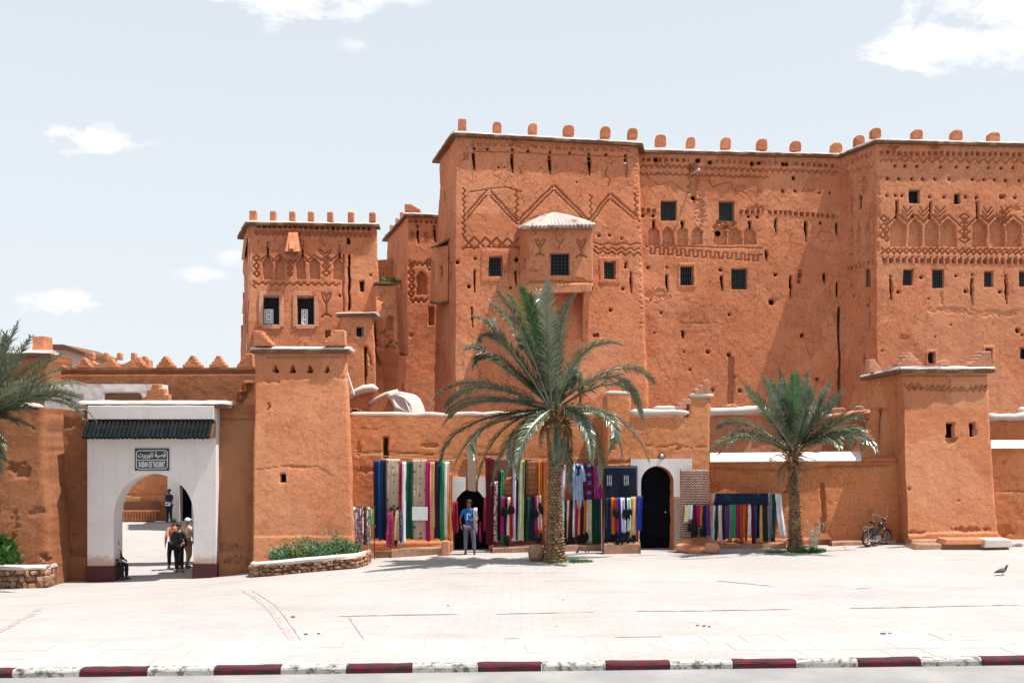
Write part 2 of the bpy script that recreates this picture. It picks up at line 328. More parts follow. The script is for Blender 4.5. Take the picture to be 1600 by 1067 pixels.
# ------------------------------------------------------------------ modelled facades (dense relief grids)
class Face: pass
def seg_dist(PX, PY, a, b):
    ax, ay = a; bx, by = b; dx, dy = bx - ax, by - ay; q = dx * dx + dy * dy + 1e-9
    t = np.clip(((PX - ax) * dx + (PY - ay) * dy) / q, 0, 1)
    return np.hypot(PX - ax - t * dx, PY - ay - t * dy)
def facade(name, parent, BL, BR, TR, TL, mat, feats=(), cell=.045, rl=.0, rr=.0, back=None, amp=1.0, org=None, rough_edge=1.0, top=True, seed=0):
    BL, BR, TR, TL = map(np.array, (BL, BR, TR, TL))
    wdt = max(np.linalg.norm(BR - BL), np.linalg.norm(TR - TL)); hgt = max(np.linalg.norm(TL - BL), np.linalg.norm(TR - BR))
    nu = max(2, int(wdt / cell)); nv = max(2, int(hgt / cell))
    s, t = np.meshgrid(np.linspace(0, 1, nu + 1), np.linspace(0, 1, nv + 1))
    S, T = s[..., None], t[..., None]
    P = BL * (1 - S) * (1 - T) + BR * S * (1 - T) + TR * S * T + TL * (1 - S) * T
    nrm = np.cross(BR - BL, TL - BL); nrm /= np.linalg.norm(nrm)
    PX = CX + F * P[..., 0] / P[..., 1]; PY = HY - F * (P[..., 2] - CH) / P[..., 1]
    # the true pixel scale differs across the face: wobble carved lines with a little hand-made noise
    wob = vnoise(P[..., 0] * 2.1, P[..., 1] * 2.1, P[..., 2] * 2.1, 11) * .9; wob2 = vnoise(P[..., 0] * 2.1, P[..., 1] * 2.1, P[..., 2] * 2.1, 12) * .9
    X_, Y_ = PX + wob, PY + wob2
    h = np.zeros_like(PX); deep = np.zeros_like(PX); void = np.zeros(PX.shape, bool)
    def box(x0, y0, x1, y1, pad=3):
        m = (PX > x0 - pad) & (PX < x1 + pad) & (PY > y0 - pad) & (PY < y1 + pad)
        if not m.any(): return None
        r = np.where(m.any(1))[0]; c = np.where(m.any(0))[0]
        return (slice(r[0], r[-1] + 1), slice(c[0], c[-1] + 1))
    for f in feats:
        k = f[0]
        if k in ('rect', 'vrect'):
            _, x0, y0, x1, y1, d = f; hol = (abs(x1 - x0) < 7.5 and d >= .2) or k == 'vrect'; d = .15 if hol else d; q = box(x0, y0, x1, y1)
            if q is None: continue
            w = .25 if abs(x1 - x0) > 14 else .6
            XX, YY = PX[q] + wob[q] * w, PY[q] + wob2[q] * w
            m = (XX > x0) & (XX < x1) & (YY > y0) & (YY < y1); void[q] |= m & hol; deep[q] = np.where(m, np.minimum(deep[q], -d), deep[q])
        elif k == 'raise':
            _, x0, y0, x1, y1, d = f; q = box(x0, y0, x1, y1)
            if q is None: continue
            XX, YY = X_[q], Y_[q]
            e = np.minimum(np.minimum(XX - x0, x1 - XX), np.minimum(YY - y0, y1 - YY)); h[q] = np.maximum(h[q], d * np.clip(e / 1.5 + .5, 0, 1)) if d > 0 else np.minimum(h[q], d * np.clip(e / 1.5 + .5, 0, 1))
        elif k == 'slit':
            _, x, y0, y1, w, d = f; hol = d >= .2; d = .15 if hol else d; q = box(x - w, y0, x + w, y1)
            if q is None: continue
            tt = np.clip((PY[q] - y0) / (y1 - y0), 0, 1); ww = w / 2 * np.where(tt < .55, 1, 1 - (tt - .55) / .45 * .75)
            m = (np.abs(PX[q] - x - (tt - .5) * 1.0) < ww) & (PY[q] > y0) & (PY[q] < y1); void[q] |= m & hol; deep[q] = np.where(m, np.minimum(deep[q], -d), deep[q])
        elif k == 'hole':
            _, x, y, r, d = f; hol = d >= .2; d = .15 if hol else d; q = box(x - r, y - r, x + r, y + r)
            if q is None: continue
            dd = np.hypot(X_[q] - x, (Y_[q] - y) * .9); deep[q] = np.where(dd < r, np.minimum(deep[q], -d), deep[q]); void[q] |= (dd < r) & hol
            h[q] -= .02 * np.clip(1 - (dd - r) / 2.0, 0, 1)
        elif k == 'niche':
            _, x0, x1, yt, yb, d = f; d *= 1.5; q = box(x0, yt, x1, yb)
            if q is None: continue
            c = (x0 + x1) / 2; hw = (x1 - x0) / 2; sh = yt + (yb - yt) * .30
            a = np.abs(X_[q] - c) / hw; roof = yt + (sh - yt) * a ** 1.3 * .9
            m = (a < 1) & (Y_[q] > roof) & (Y_[q] < yb); dep = d * (1 - .25 * np.clip((Y_[q] - yt) / (yb - yt), 0, 1))
            deep[q] = np.where(m, np.minimum(deep[q], -dep), deep[q])
        elif k == 'tri':
            _, x, yt, w, hh, d = f; q = box(x - w, yt, x + w, yt + hh)
            if q is None: continue
            m = (Y_[q] > yt) & (Y_[q] < yt + hh) & (np.abs(X_[q] - x) < w / 2 * (Y_[q] - yt) / hh); void[q] |= m; deep[q] = np.where(m, np.minimum(deep[q], -d), deep[q])
        elif k == 'arch':
            _, x0, x1, yt, yb, d = f; q = box(x0, yt, x1, yb)
            if q is None: continue
            c = (x0 + x1) / 2; hw = (x1 - x0) / 2; cy = yt + hw
            m = (np.abs(PX[q] - c) < hw) & (PY[q] < yb) & ((PY[q] > cy) | (np.hypot(PX[q] - c, PY[q] - cy) < hw)); deep[q] = np.where(m, np.minimum(deep[q], -d), deep[q])
        elif k in ('line', 'ridge'):
            _, pts, w, d = f; w *= 1.3; d *= 2.3; sg = -1 if k == 'line' else 1
            for a, b in zip(pts[:-1], pts[1:]):
                q = box(min(a[0], b[0]) - w, min(a[1], b[1]) - w, max(a[0], b[0]) + w, max(a[1], b[1]) + w)
                if q is None: continue
                dd = seg_dist(X_[q], Y_[q], a, b); v = d * np.clip(1.4 - dd / (w / 2), 0, 1)
                h[q] = np.minimum(h[q], -v) if sg < 0 else np.maximum(h[q], v)
        elif k == 'dent':
            _, x0, y0, x1, y1, hh, per, duty, d = f; d = min(.24, d * 1.9)
            q = box(x0, min(y0, y1) - hh, x1, max(y0, y1) + hh)
            if q is None: continue
            yc = y0 + (y1 - y0) * (PX[q] - x0) / (x1 - x0); ph = ((X_[q] - x0) / per) % 1
            k2 = np.floor((X_[q] - x0) / per)
            m = (X_[q] > x0) & (X_[q] < x1) & (np.abs(Y_[q] - yc) < hh / 2) & (ph < duty)
            dv = d * (.65 + .5 * ((np.sin(k2 * 12.9898) * 43758.5) % 1)); deep[q] = np.where(m, np.minimum(deep[q], -dv), deep[q])
            m2 = (X_[q] > x0) & (X_[q] < x1) & (np.abs(Y_[q] - yc) < hh / 2 + 1); h[q] = np.where(m2, np.maximum(h[q], .015), h[q])
        elif k == 'erode':
            _, x, y, rx, ry, d = f; d *= 1.25; q = box(x - rx, y - ry, x + rx, y + ry)
            if q is None: continue
            p = P[q]; nn = vnoise(p[..., 0] * 7, p[..., 1] * 7, p[..., 2] * 9, 21) * .6 + vnoise(p[..., 0] * 17, p[..., 1] * 17, p[..., 2] * 20, 22) * .6
            dd = 1 - np.hypot((PX[q] - x) / rx, (PY[q] - y) / ry) + nn * .7
            h[q] -= d * np.clip(dd * 3, 0, 1) * (1 + nn * .6)
    x, y, z = P[..., 0], P[..., 1], P[..., 2]
    nz_ = (vnoise(x * .6, y * .6, z * .6, 1) * .035 + vnoise(x * 2.2, y * 2.2, z * 2.2, 2) * .010 + vnoise(x * 6, y * 6, z * 6, 3) * .006 + vnoise(x * 14, y * 14, z * 14, 4) * .0045) * amp
    nx_ = (vnoise(x * .7, y * .7, z * .7, 7) * .04 + vnoise(x * 2.2, y * 2.2, z * 2.2, 8) * .022 + vnoise(x * 7, y * 7, z * 7, 9) * .012) * amp * rough_edge
    dl = s * wdt; dr = (1 - s) * wdt
    rnd_ = np.zeros_like(h)
    for d_, r_ in ((dl, rl), (dr, rr)):
        if r_ > 0:
            c = np.clip(1 - d_ / r_, 0, 1); rnd_ -= r_ * (1 - np.sqrt(np.clip(1 - c * c, 0, 1)))
    H = np.where(deep < 0, deep, h) + rnd_
    Q = P + nrm * H[..., None]
    Q[..., 1] += nz_; Q[..., 0] += nx_
    nvt = (nu + 1) * (nv + 1); idx = np.arange(nvt).reshape(nv + 1, nu + 1)
    quads = np.stack([idx[:-1, :-1], idx[:-1, 1:], idx[1:, 1:], idx[1:, :-1]], -1).reshape(-1, 4)
    quads = quads[~void.reshape(-1)[quads].all(1)]
    verts = Q.reshape(-1, 3); smooth = np.ones(len(quads), bool)
    if back is not None:
        bk = np.array(back)
        def strip(col, flip):
            nonlocal verts, quads, smooth
            n = len(col); b = len(verts); verts = np.concatenate([verts, col, col + bk]); i = np.arange(n - 1)
            qq = np.stack([b + i, b + i + 1, b + n + i + 1, b + n + i], -1)
            if flip: qq = qq[:, ::-1]
            quads = np.concatenate([quads, qq]); smooth = np.concatenate([smooth, np.zeros(len(qq), bool)])
        strip(Q[:, -1], True); strip(Q[:, 0], False)
        if top: strip(Q[-1, :], False)
        b = len(verts); verts = np.concatenate([verts, np.array([Q[0, 0], Q[0, -1], Q[-1, -1], Q[-1, 0]]) + bk])
        quads = np.concatenate([quads, [[b + 1, b, b + 3, b + 2]]]); smooth = np.append(smooth, False)
    me = bpy.data.meshes.new(name); me.vertices.add(len(verts)); me.vertices.foreach_set('co', verts.astype(np.float32).ravel())
    me.loops.add(len(quads) * 4); me.loops.foreach_set('vertex_index', quads.astype(np.int32).ravel())
    me.polygons.add(len(quads)); me.polygons.foreach_set('loop_start', np.arange(0, len(quads) * 4, 4, dtype=np.int32))
    me.polygons.foreach_set('loop_total', np.full(len(quads), 4, np.int32)); me.polygons.foreach_set('use_smooth', smooth)
    me.update(calc_edges=True); me.validate(); me.materials.append(mat)
    o = link(name, me, parent, org)
    fc = Face(); fc.n = Vector(nrm); fc.p0 = Vector(BL); fc.u = Vector((BR - BL) / np.linalg.norm(BR - BL)); fc.v = fc.n.cross(fc.u).normalized()
    fc.BL, fc.BR, fc.TR, fc.TL = map(Vector, (BL, BR, TR, TL)); fc.o = o
    def pt(px, py, off=0.0):
        d = Vector(((px - CX) / F, 1, (HY - py) / F)); t_ = (fc.p0 - Vector((0, 0, CH))).dot(fc.n) / d.dot(fc.n)
        return Vector((0, 0, CH)) + d * t_ + fc.n * off
    fc.pt = pt
    return fc
def bar_on(mb, fc, a, b, off, w, d):
    """a flat bar lying on the face between two photo points"""
    pa, pb = fc.pt(*a, off), fc.pt(*b, off); mb.bar(pa, pb, w, d, up=fc.n); return mb
def window(parent, fc, x0, y0, x1, y1, grille=(4, 5), fw=.05, rec=.10, pane=.22, frame='wood', white=None, name='window', sill=False, surround=None):
    """frame (the part) with pane and bars as sub-parts, set into the carved opening"""
    mb = MB(); i = .4
    P = lambda x, y, o: fc.pt(x, y, o)
    cs = [(x0 + i, y0 + i), (x1 - i, y0 + i), (x1 - i, y1 - i), (x0 + i, y1 - i)]
    for a, b in ((0, 1), (1, 2), (2, 3), (3, 0)):
        mb.bar(P(*cs[a], -rec), P(*cs[b], -rec), fw, .05, up=fc.n)
    o = mb.build(name, MT[frame], parent)
    pm = MB(); pm.prism([P(x0 - 1, y1 + 1, -pane), P(x1 + 1, y1 + 1, -pane), P(x1 + 1, y0 - 1, -pane), P(x0 - 1, y0 - 1, -pane)], -fc.n * .02)
    pm.build('pane', MT['glass'], o)
    if grille:
        g = MB(); nx, ny = grille
        for k in range(1, nx): t = k / nx; g.bar(P(x0 + (x1 - x0) * t, y0, -rec), P(x0 + (x1 - x0) * t, y1, -rec), .018, .018, up=fc.n)
        for k in range(1, ny): t = k / ny; g.bar(P(x0, y0 + (y1 - y0) * t, -rec + .01), P(x1, y0 + (y1 - y0) * t, -rec + .01), .016, .016, up=fc.n)
        tag(g.build('grille', MT['iron'], o), kind='stuff')
    if white:
        wx0, wy0, wx1, wy1, nx, ny = white; g = MB()
        for k in range(nx + 1): x = wx0 + (wx1 - wx0) * k / nx; g.bar(P(x, wy0, -rec - .03), P(x, wy1, -rec - .03), .03, .02, up=fc.n)
        for k in range(ny + 1): y = wy0 + (wy1 - wy0) * k / ny; g.bar(P(wx0, y, -rec - .035), P(wx1, y, -rec - .035), .035, .02, up=fc.n)
        for k in range(3):
            cy = wy0 + (wy1 - wy0) * (k + .5) / 3; cx = (wx0 + wx1) / 2
            pts = [P(cx + (wx1 - wx0) * .4 * math.cos(q), cy + (wy1 - wy0) * .14 * math.sin(q), -rec - .02) for q in np.linspace(0, 2 * math.pi, 11)]
            g.tube(pts, .016, 5, False)
        tag(g.build('white_grille', MT['whiteiron'], o), kind='stuff')
    if surround:
        sx0, sy0, sx1, sy1, w, mat = surround; s_ = MB()
        h2 = w / 2
        for a, b in (((sx0 - 2, sy0), (sx1 + 2, sy0)), ((sx0, sy0 + 1), (sx0, sy1)), ((sx1, sy0 + 1), (sx1, sy1)), ((sx0 + 2, sy1), (sx1 - 2, sy1))):
            s_.bar(P(*a, .03), P(*b, .03), w, .10, up=fc.n)
        s_.jitter(.012).build('surround', MT[mat], o, bevel=.02)
    return o
def cornice(parent, pts, over=.22, depth=.9, th=.13, name='cornice', white='capwhite', reed=True, back=None):
    """overhanging reed layer with a pale, sunlit-toned mud roll above, along a polyline of top-edge points (world), overhanging outwards"""
    o_ = []
    pts = [Vector(p) for p in pts]
    for a, b in zip(pts[:-1], pts[1:]):
        d = (b - a).normalized(); out = Vector((d.y, -d.x, 0)).normalized(); L_ = (b - a).length; n = max(2, int(L_ / .12))
        mb = MB(); rd = MB(); prev = None
        sec = [(over - .02, -.02), (over, .02), (over - .05, th * .65), (-depth * .3, th * .65 + .06), (-depth, th * .6), (-depth, -.02)]
        vs = []; rv = []
        for i in range(n + 1):
            p = a + d * (-.12 + (L_ + .24) * i / n); 
            w = [float(vnoise(p.x * 4 + j * 9, p.y * 4, p.z, 31)) * .028 for j in range(8)]
            for j, (q, z) in enumerate(sec): vs.append(p + out * (q + w[j]) + Vector((0, 0, z + w[(j + 3) % 8] * .8)))
            for j, (q, z) in enumerate([(over - .01, -.12), (over - .01, -.015), (-.3, -.015), (-.3, -.12)]): rv.append(p + out * (q + w[j] * 1.5) + Vector((0, 0, z)))
        def loft(m, v, k):
            fs = [(i * k + j, (i + 1) * k + j, (i + 1) * k + (j + 1) % k, i * k + (j + 1) % k) for i in range(n) for j in range(k)]
            fs += [tuple(range(k)), tuple(n * k + j for j in range(k))[::-1]]; m.add(v, fs)
        loft(mb, vs, 6); o_.append(mb.build(name, MT[white], parent))
        if reed: loft(rd, rv, 4); rd.build('reed_layer', MT['reed'], parent)
    return o_
def merlon(parent, c, w, h, d=.35, style='round', mat='kasbah', rz=0, seed=0, name='merlon', flip=False, lime=True):
    mb = MB(); c = Vector(c); ca, sa = math.cos(rz), math.sin(rz)
    def X(x, z): return Vector((c.x + x * ca, c.y + x * sa, c.z + z))
    dv = Vector((-sa, ca, 0)) * d
    if style == 'round':
        pr = [(-.5, 0), (-.5, .55), (-.46, .8), (-.34, .95), (0, 1.0), (.34, .95), (.46, .8), (.5, .55), (.5, 0)]
    elif style == 'block':
        pr = [(-.5, 0), (-.48, .9), (-.42, 1), (.42, 1), (.48, .92), (.5, 0)]
    elif style == 'step':     # symmetrical stepped pyramid
        pr = [(-.5, 0), (-.5, .28), (-.36, .30), (-.34, .52), (-.22, .54), (-.2, .78), (-.12, .80), (-.1, 1), (.1, 1), (.12, .80), (.2, .78), (.22, .54), (.34, .52), (.36, .30), (.5, .28), (.5, 0)]
    else:                     # corner: tall side then steps falling to the right
        pr = [(-.5, 0), (-.5, .96), (-.44, 1), (-.02, 1), (.0, .78), (.14, .76), (.16, .55), (.28, .53), (.3, .34), (.42, .32), (.5, .12), (.5, 0)]
    if flip: pr = [(-a, b) for a, b in pr][::-1]
    mb.prism([X(a * w, b * h) - dv / 2 for a, b in pr], dv); mb.jitter(.03 * min(1, w), 4, 3 + seed)
    o = mb.build(name, MT[mat], parent, bevel=.035)
    return o
def top_edge(fc, n=2, inset=0): return [fc.TL, fc.TR]

def zigzag(x0, y0, x1, y1, amp, per, w=1.5, d=.045, kind='z'):
    n = max(1, int(abs(x1 - x0) / per * 2)); pts = []
    for i in range(n + 1):
        t = i / n; x = x0 + (x1 - x0) * t; y = y0 + (y1 - y0) * t + (amp if i % 2 else -amp); pts.append((x, y))
    return ('line', pts, w, d)
def vzig(x, y0, y1, amp, per, w=1.4, d=.045):
    n = max(2, int((y1 - y0) / per * 2)); return ('line', [(x + (amp if i % 2 else -amp), y0 + (y1 - y0) * i / n) for i in range(n + 1)], w, d)
def key(x0, y0, x1, y1, amp, per, w=1.4, d=.04):
    n = int((x1 - x0) / per * 2); pts = []
    for i in range(n):
        xa = x0 + (x1 - x0) * i / n; xb = x0 + (x1 - x0) * (i + 1) / n; y = y0 + (y1 - y0) * i / n + (amp if i % 2 else -amp); pts += [(xa, y), (xb, y)]
    return ('line', pts, w, d)
def wave(x0, y0, x1, y1, amp, per, w=1.5, d=.04):
    n = int((x1 - x0) / per * 8); return ('line', [(x0 + (x1 - x0) * i / n, y0 + (y1 - y0) * i / n + amp * abs(math.sin(math.pi * i / 8)) * -1) for i in range(n + 1)], w, d)
def steppy(a, b, per=5, w=1.4, d=.045):
    n = max(1, int(math.hypot(b[0] - a[0], b[1] - a[1]) / per)); pts = []
    for i in range(n):
        p = (a[0] + (b[0] - a[0]) * i / n, a[1] + (b[1] - a[1]) * i / n); q = (a[0] + (b[0] - a[0]) * (i + 1) / n, a[1] + (b[1] - a[1]) * (i + 1) / n)
        pts += [p, (p[0] + (q[0] - p[0]) * .3, q[1])]
    pts.append(b); return ('line', pts, w, d)
def tree(x, y0, y1, s=8):     # carved branching motif
    m = (y0 + y1) / 2
    return [('line', [(x, y0 + 4), (x, y1 - 2)], 1.6, .05), ('line', [(x - s, y0), (x - s * .8, y0 + 5), (x, m)], 1.5, .05), ('line', [(x + s, y0), (x + s * .8, y0 + 5), (x, m)], 1.5, .05),
            ('line', [(x - s * .6, y0 - 1), (x, y0 + 6), (x + s * .6, y0 - 1)], 1.3, .04), ('line', [(x - s, y1), (x, y1 - 6), (x + s, y1)], 1.5, .05)]
def diamonds(x, y0, y1, s=5, per=12):
    out = []; n = int((y1 - y0) / per)
    for i in range(n):
        c = y0 + per * (i + .5); k = per * .42
        out.append(('line', [(x, c - k), (x + s * .5, c - k * .5), (x + s, c), (x + s * .5, c + k * .5), (x, c + k), (x - s * .5, c + k * .5), (x - s, c), (x - s * .5, c - k * .5), (x, c - k)], 1.5, .05))
    return out

# ================================================================== THE KASBAH
K = MT['kasbah']
# ---- central tower
TA = empty('mud_brick_tower', at(855, 680, 45.5) * 1, 'tall central mud tower with a tiled bay, rounded merlons and zigzag chevrons', 'tower')
TA.location.z = 0
fA = []
fA += [('line', [(741, 236), (990, 246)], 1.3, .04), ('dent', 734, 225, 990, 236, 5, 12.2, .62, .05)]
for x, y in ((741, 232), (762, 233), (802, 234.5), (825, 236.5), (859, 237), (891, 239), (921, 240.5), (948, 241.5), (978, 243)): fA.append(('rect', x - 2.2, y - 2, x + 2, y + 2.2, .25))
for x, y0, y1 in ((741, 238, 267), (801.5, 240, 271), (858.5, 243, 273), (921, 244, 275), (978.5, 247, 278)): fA.append(('slit', x, y0, y1, 5, .3))
for a, b in (((731, 334), (761, 298)), ((767, 298), (810, 345)), ((812, 344), (866, 290)), ((868, 290), (921, 344)), ((923, 343), (953, 304)), ((957, 304), (996, 338))):
    fA.append(steppy(a, b, 4.5, 1.5, .05)); fA.append(steppy((a[0] + (0 if b[0] > a[0] and b[1] < a[1] else 0), a[1] + 8) if a[1] > b[1] else (a[0], a[1] + 8), (b[0], b[1] + 8) if b[1] < a[1] else (b[0] - 2, b[1] + 5), 5, 1.3, .045))
fA += [vzig(725, 294, 372, 2.2, 9), vzig(807.5, 296, 340, 2.2, 9), vzig(923.5, 305, 342, 2.2, 9), vzig(994, 302, 340, 2.2, 9)]
fA += [zigzag(724, 376, 810, 378, 5, 17, 1.7), zigzag(724, 386, 810, 384, -5, 17, 1.7), ('line', [(724, 388), (812, 386)], 1.4, .05), zigzag(928, 381, 1006, 381, 1.6, 22, 1.4), zigzag(928, 394, 1004, 398, 3.5, 13, 1.6), zigzag(930, 388, 1004, 390, 2.5, 13, 1.3)]
fA += [('raise', 752, 391, 793.5, 440, .03), ('rect', 763.6, 401.4, 784, 432, .42), ('raise', 936, 402, 969, 443, .03), ('rect', 943, 409, 961, 436.5, .42)]
for x, y, r in ((716, 410, 3), (742, 404, 2), (806, 406, 3.2), (733, 448, 3), (797, 449, 2), (973, 451, 2.6), (954, 485, 2.4), (977.5, 412, 2.3), (977.5, 417, 2.3), (705, 500, 1.5), (935, 368, 2), (951, 368, 2), (970, 373, 1.8), (845, 262, 1.2), (900, 285, 1.4), (780, 262, 1.5), (790, 262, 1.3)): fA.append(('hole', x, y, r, .22))
for x, y0, y1 in ((742, 421, 458), (806, 423, 448), (738, 480, 513), (986, 425, 459)): fA.append(('slit', x, y0, y1, 3.6, .3))
fA += [('rect', 927, 521, 937, 527, .3), ('slit', 907, 583, 640, 4.5, .3), ('erode', 808, 222, 14, 3, .05), ('erode', 996, 300, 4, 60, .03), ('erode', 1004, 420, 5, 90, .03)]
fA += tree(728, 240, 250, 4) + [('line', [(950, 262), (946, 272), (953, 282), (950, 292)], 1.2, .03), ('line', [(735, 300), (760, 296), (790, 292), (815, 300)], 1.2, .03)]
CA = facade('wall', TA, at(712, 668, 44.4), at(1014.5, 668, 45.7), at(998, 226, 46.3), at(713, 211, 45), K, fA, .031, rr=.16, back=(0.6, 3.2, 0))
sA = [('slit', 685, 538, 570, 3.2, .3), ('slit', 700, 530, 553, 2, .3), ('slit', 704.5, 410, 439, 4, .3), ('slit', 695, 300, 318, 2, .2)]
rA_ = Vector((.04, .0, 0))
SA = facade('wall', TA, at(677, 668, 48.6), at(712, 668, 44.4), at(713, 211, 45), at(688, 250, 49.2), K, sA, .05)
cornice(TA, [at(684, 251, 49.6), at(713, 210, 45), at(998, 226, 46.3)], .26, 1.0, .12)
cornice(TA, [at(998, 226, 46.3), at(998, 226, 46.3) + Vector((.5, 2.2, 0))], .2, .6, .12)
for i, (x, y, w, h, Y) in enumerate([(722, 205, 13, 17, 45.4), (776.5, 208, 13.5, 16, 45.6), (832, 210.5, 14, 16, 45.8), (888, 213, 17, 16, 46), (945.5, 216, 15, 17, 46.2), (988, 217.5, 14.5, 16, 46.4), (711, 219, 7, 14, 46.6), (699, 233, 7, 14, 47.6), (692, 243, 5, 12, 48.8)]):
    merlon(TA, at(x, y, Y + .2), w * Y / F, h * Y / F, .4, 'block' if i == 0 else 'round', 'kasbah', R(6), i)
window(TA, CA, 763.6, 401.4, 784, 432, (5, 6)); window(TA, CA, 943, 409, 961, 436.5, (5, 6))
# closing roof slab
MB().prism([at(684, 251, 49.4), at(713, 212, 45.3), at(996, 227, 46.4), at(996, 227, 46.4) + Vector((.6, 3, 0))], (0, 0, .03)).build('roof', MT['capwhite'], TA)
# tiled bay window of the central tower
bz = Vector((0, -1.3, 0))
bayY = 44.0
fJ = tree(844, 374, 400, 7) + tree(908, 374, 402, 7) + [('line', [(869, 372), (875, 380), (873, 388)], 1.5, .04), ('line', [(882, 371), (876, 380)], 1.5, .04), ('line', [(828, 440), (926, 441)], 2, .05),
      ('rect', 860, 396, 890, 430.5, .4), ('erode', 832, 428, 5, 14, .05), ('erode', 868, 387, 9, 3, .04), ('erode', 903, 437, 12, 3, .05)]
CJ = facade('bay_wall', TA, at(826.5, 446, bayY), at(927, 447, bayY + .15), at(926, 352, bayY + .2), at(827, 354, bayY + .05), K, fJ, .028, rr=.06, back=(0.1, 1.3, 0), amp=.5)
facade('bay_wall', TA, at(811.5, 448, 45.1), at(826.5, 446, bayY), at(827, 354, bayY + .05), at(812.5, 360, 45.2), K, [('slit', 819, 404, 421, 3.5, .2)], .04, amp=.5)
jw = window(TA, CJ, 860, 396, 890, 430.5, (5, 6), fw=.06)
s = MB()
a, b_, c_, d_ = at(813, 459, 45.4), at(822, 459, bayY - .12), at(925, 457, bayY - .05), at(925, 457, 45.8)
s.prism([a, b_, c_, d_], (0, 0, .42)); s.jitter(.02).build('bay_floor', K, TA, bevel=.05)
for xx, w in ((914, 9), (831, 6)):
    s = MB(); pr = []
    for t in np.linspace(0, 1, 9):
        pr.append((1.35 * (1 - t) ** 1.6 + .03, -2.15 * t))
    p0 = at(xx, 458, 45.35)
    pts = [p0 + Vector((0, .2, 0))] + [p0 + Vector((0, -q, z)) for q, z in pr] + [p0 + Vector((0, .2, pr[-1][1]))]
    s.prism([p + Vector((-w * .015, 0, 0)) for p in pts], (w * .03, 0, 0)); s.build('bay_bracket', K, TA, bevel=.03)
tm, tn_, tb = newmat('glazed_roof_tile', .35, .5); g = G(tn_)
tn_.links.new(g.mix(g.ramp(g.noise(1.8, 4), [(.56, 0), (.62, 1)]), (.44, .39, .35), (.34, .15, .09)), tb.inputs['Base Color'])
MT['rooftile'] = tm
pk = at(864, 332, 44.9); ey = [at(810, 357, 45.3), at(823, 355, 43.65), at(929, 353, 43.85), at(929, 352, 45.6)]
n_t = 0
for i in range(3):
    A_, B_ = ey[i], ey[i + 1]; nn = max(3, int((B_ - A_).length / .17))
    for k in range(nn):
        t = (k + .5) / nn; e = A_.lerp(B_, t); top = pk.lerp(e, .06 + 0.0 * k)
        tp = [(e.lerp(pk, q)) + Vector((0, 0, .05 * math.sin(math.pi * q) + (rnd.random() - .5) * .02)) for q in (0, .33, .66, .97)]
        MB().tube(tp, [.095, .085, .06, .02], 7).build('roof_tile', tm, TA); n_t += 1
s = MB(); q = [p + Vector((0, 0, -.04)) for p in ey]; s.add(q + [pk + Vector((0, 0, -.05))], [(0, 1, 4), (1, 2, 4), (2, 3, 4), (3, 0, 4), (3, 2, 1, 0)]); s.build('roof_deck', MT['reed'], TA)
# square oriel on the left side of the central tower
fI = [('slit', 689.5, 415, 440, 4.2, .2)]
oY = 46.6
CI = facade('oriel_wall', TA, at(680.5, 474, oY), at(699, 472, 46.1), at(700.5, 384, 46.2), at(681.5, 386, oY + .05), K, fI, .035, back=(0.7, 1.0, 0), amp=.5)
facade('oriel_wall', TA, at(671.5, 472, 48.2), at(680.5, 474, oY), at(681.5, 386, oY + .05), at(674, 390, 48.2), K, [('slit', 676, 408, 448, 3.8, .2)], .04, amp=.4)
s = MB(); s.prism([at(673, 389, 48.4), at(681, 386, 46.5), at(702, 376, 46.0), at(706, 382, 47.8)], (0, 0, .1)); s.jitter(.03).build('oriel_roof', MT['reed'], TA)
s = MB(); s.prism([at(672, 474, 48.0), at(680.5, 476, 46.4), at(699, 473, 46.0), at(705, 474, 47.8)], (0, 0, .1)); s.jitter(.03).build('oriel_floor', MT['reed'], TA)

# ---- middle wing (recessed wall)
TB = empty('mud_wing', at(1155, 680, 47.6), 'recessed middle wing with seven small pointed niches, between central tower and right block', 'building')
TB.location.z = 0
fB = [('dent', 1001, 249, 1076, 251, 6, 9.3, .6, .12), ('dent', 1080, 251, 1240, 256, 5.5, 9.3, .55, .06), ('dent', 1242, 256, 1308, 259, 6, 9.3, .6, .13)]
for x, y, r in ((1024, 249, 4), (1091, 251, 4), (1109, 252.5, 3.6), (1176, 255, 3.8), (1187, 254.5, 3), (1225, 256, 3.4), (1231, 256.5, 3.4), (1240, 278, 3), (1223, 298, 2.2), (1243, 298, 2.2), (1280, 302, 1.8), (1297, 302, 1.8)): fB.append(('hole', x, y, r, .3))
fB += [wave(1000, 262, 1310, 272, 5, 9.4, 1.5, .05), wave(1000, 269, 1200, 274, -4, 9.4, 1.4, .05), ('erode', 1083, 285, 8, 34, .10), ('erode', 1094, 330, 8, 24, .05), ('hole', 1083, 309, 4, .25), ('erode', 1158, 294, 8, 7, .06), ('erode', 1182, 327, 14, 7, .06), ('erode', 1080, 262, 8, 6, .12),
       ('erode', 1125, 358, 11, 14, .10), ('hole', 1123, 364, 5, .3), ('erode', 1140, 352, 10, 9, .08)]
fB += [('rect', 1032, 314, 1057, 345, .4), ('rect', 1123, 315, 1146.5, 346, .4), ('rect', 1063, 416, 1082, 446, .4), ('rect', 1143, 420, 1167, 452.5, .4), ('raise', 1060, 411, 1086, 449, .03)]
fB += [('dent', 1001, 328, 1024, 329, 6, 9, .6, .12), ('dent', 1154, 331, 1192, 331, 6, 9, .6, .12), ('dent', 1200, 331, 1310, 339, 6, 8.4, .62, .12)]
for x, y in ((1004.5, 337), (1021, 337), (1169.5, 338), (1183, 339), (1283, 348)): fB.append(('hole', x, y, 2.4, .22))
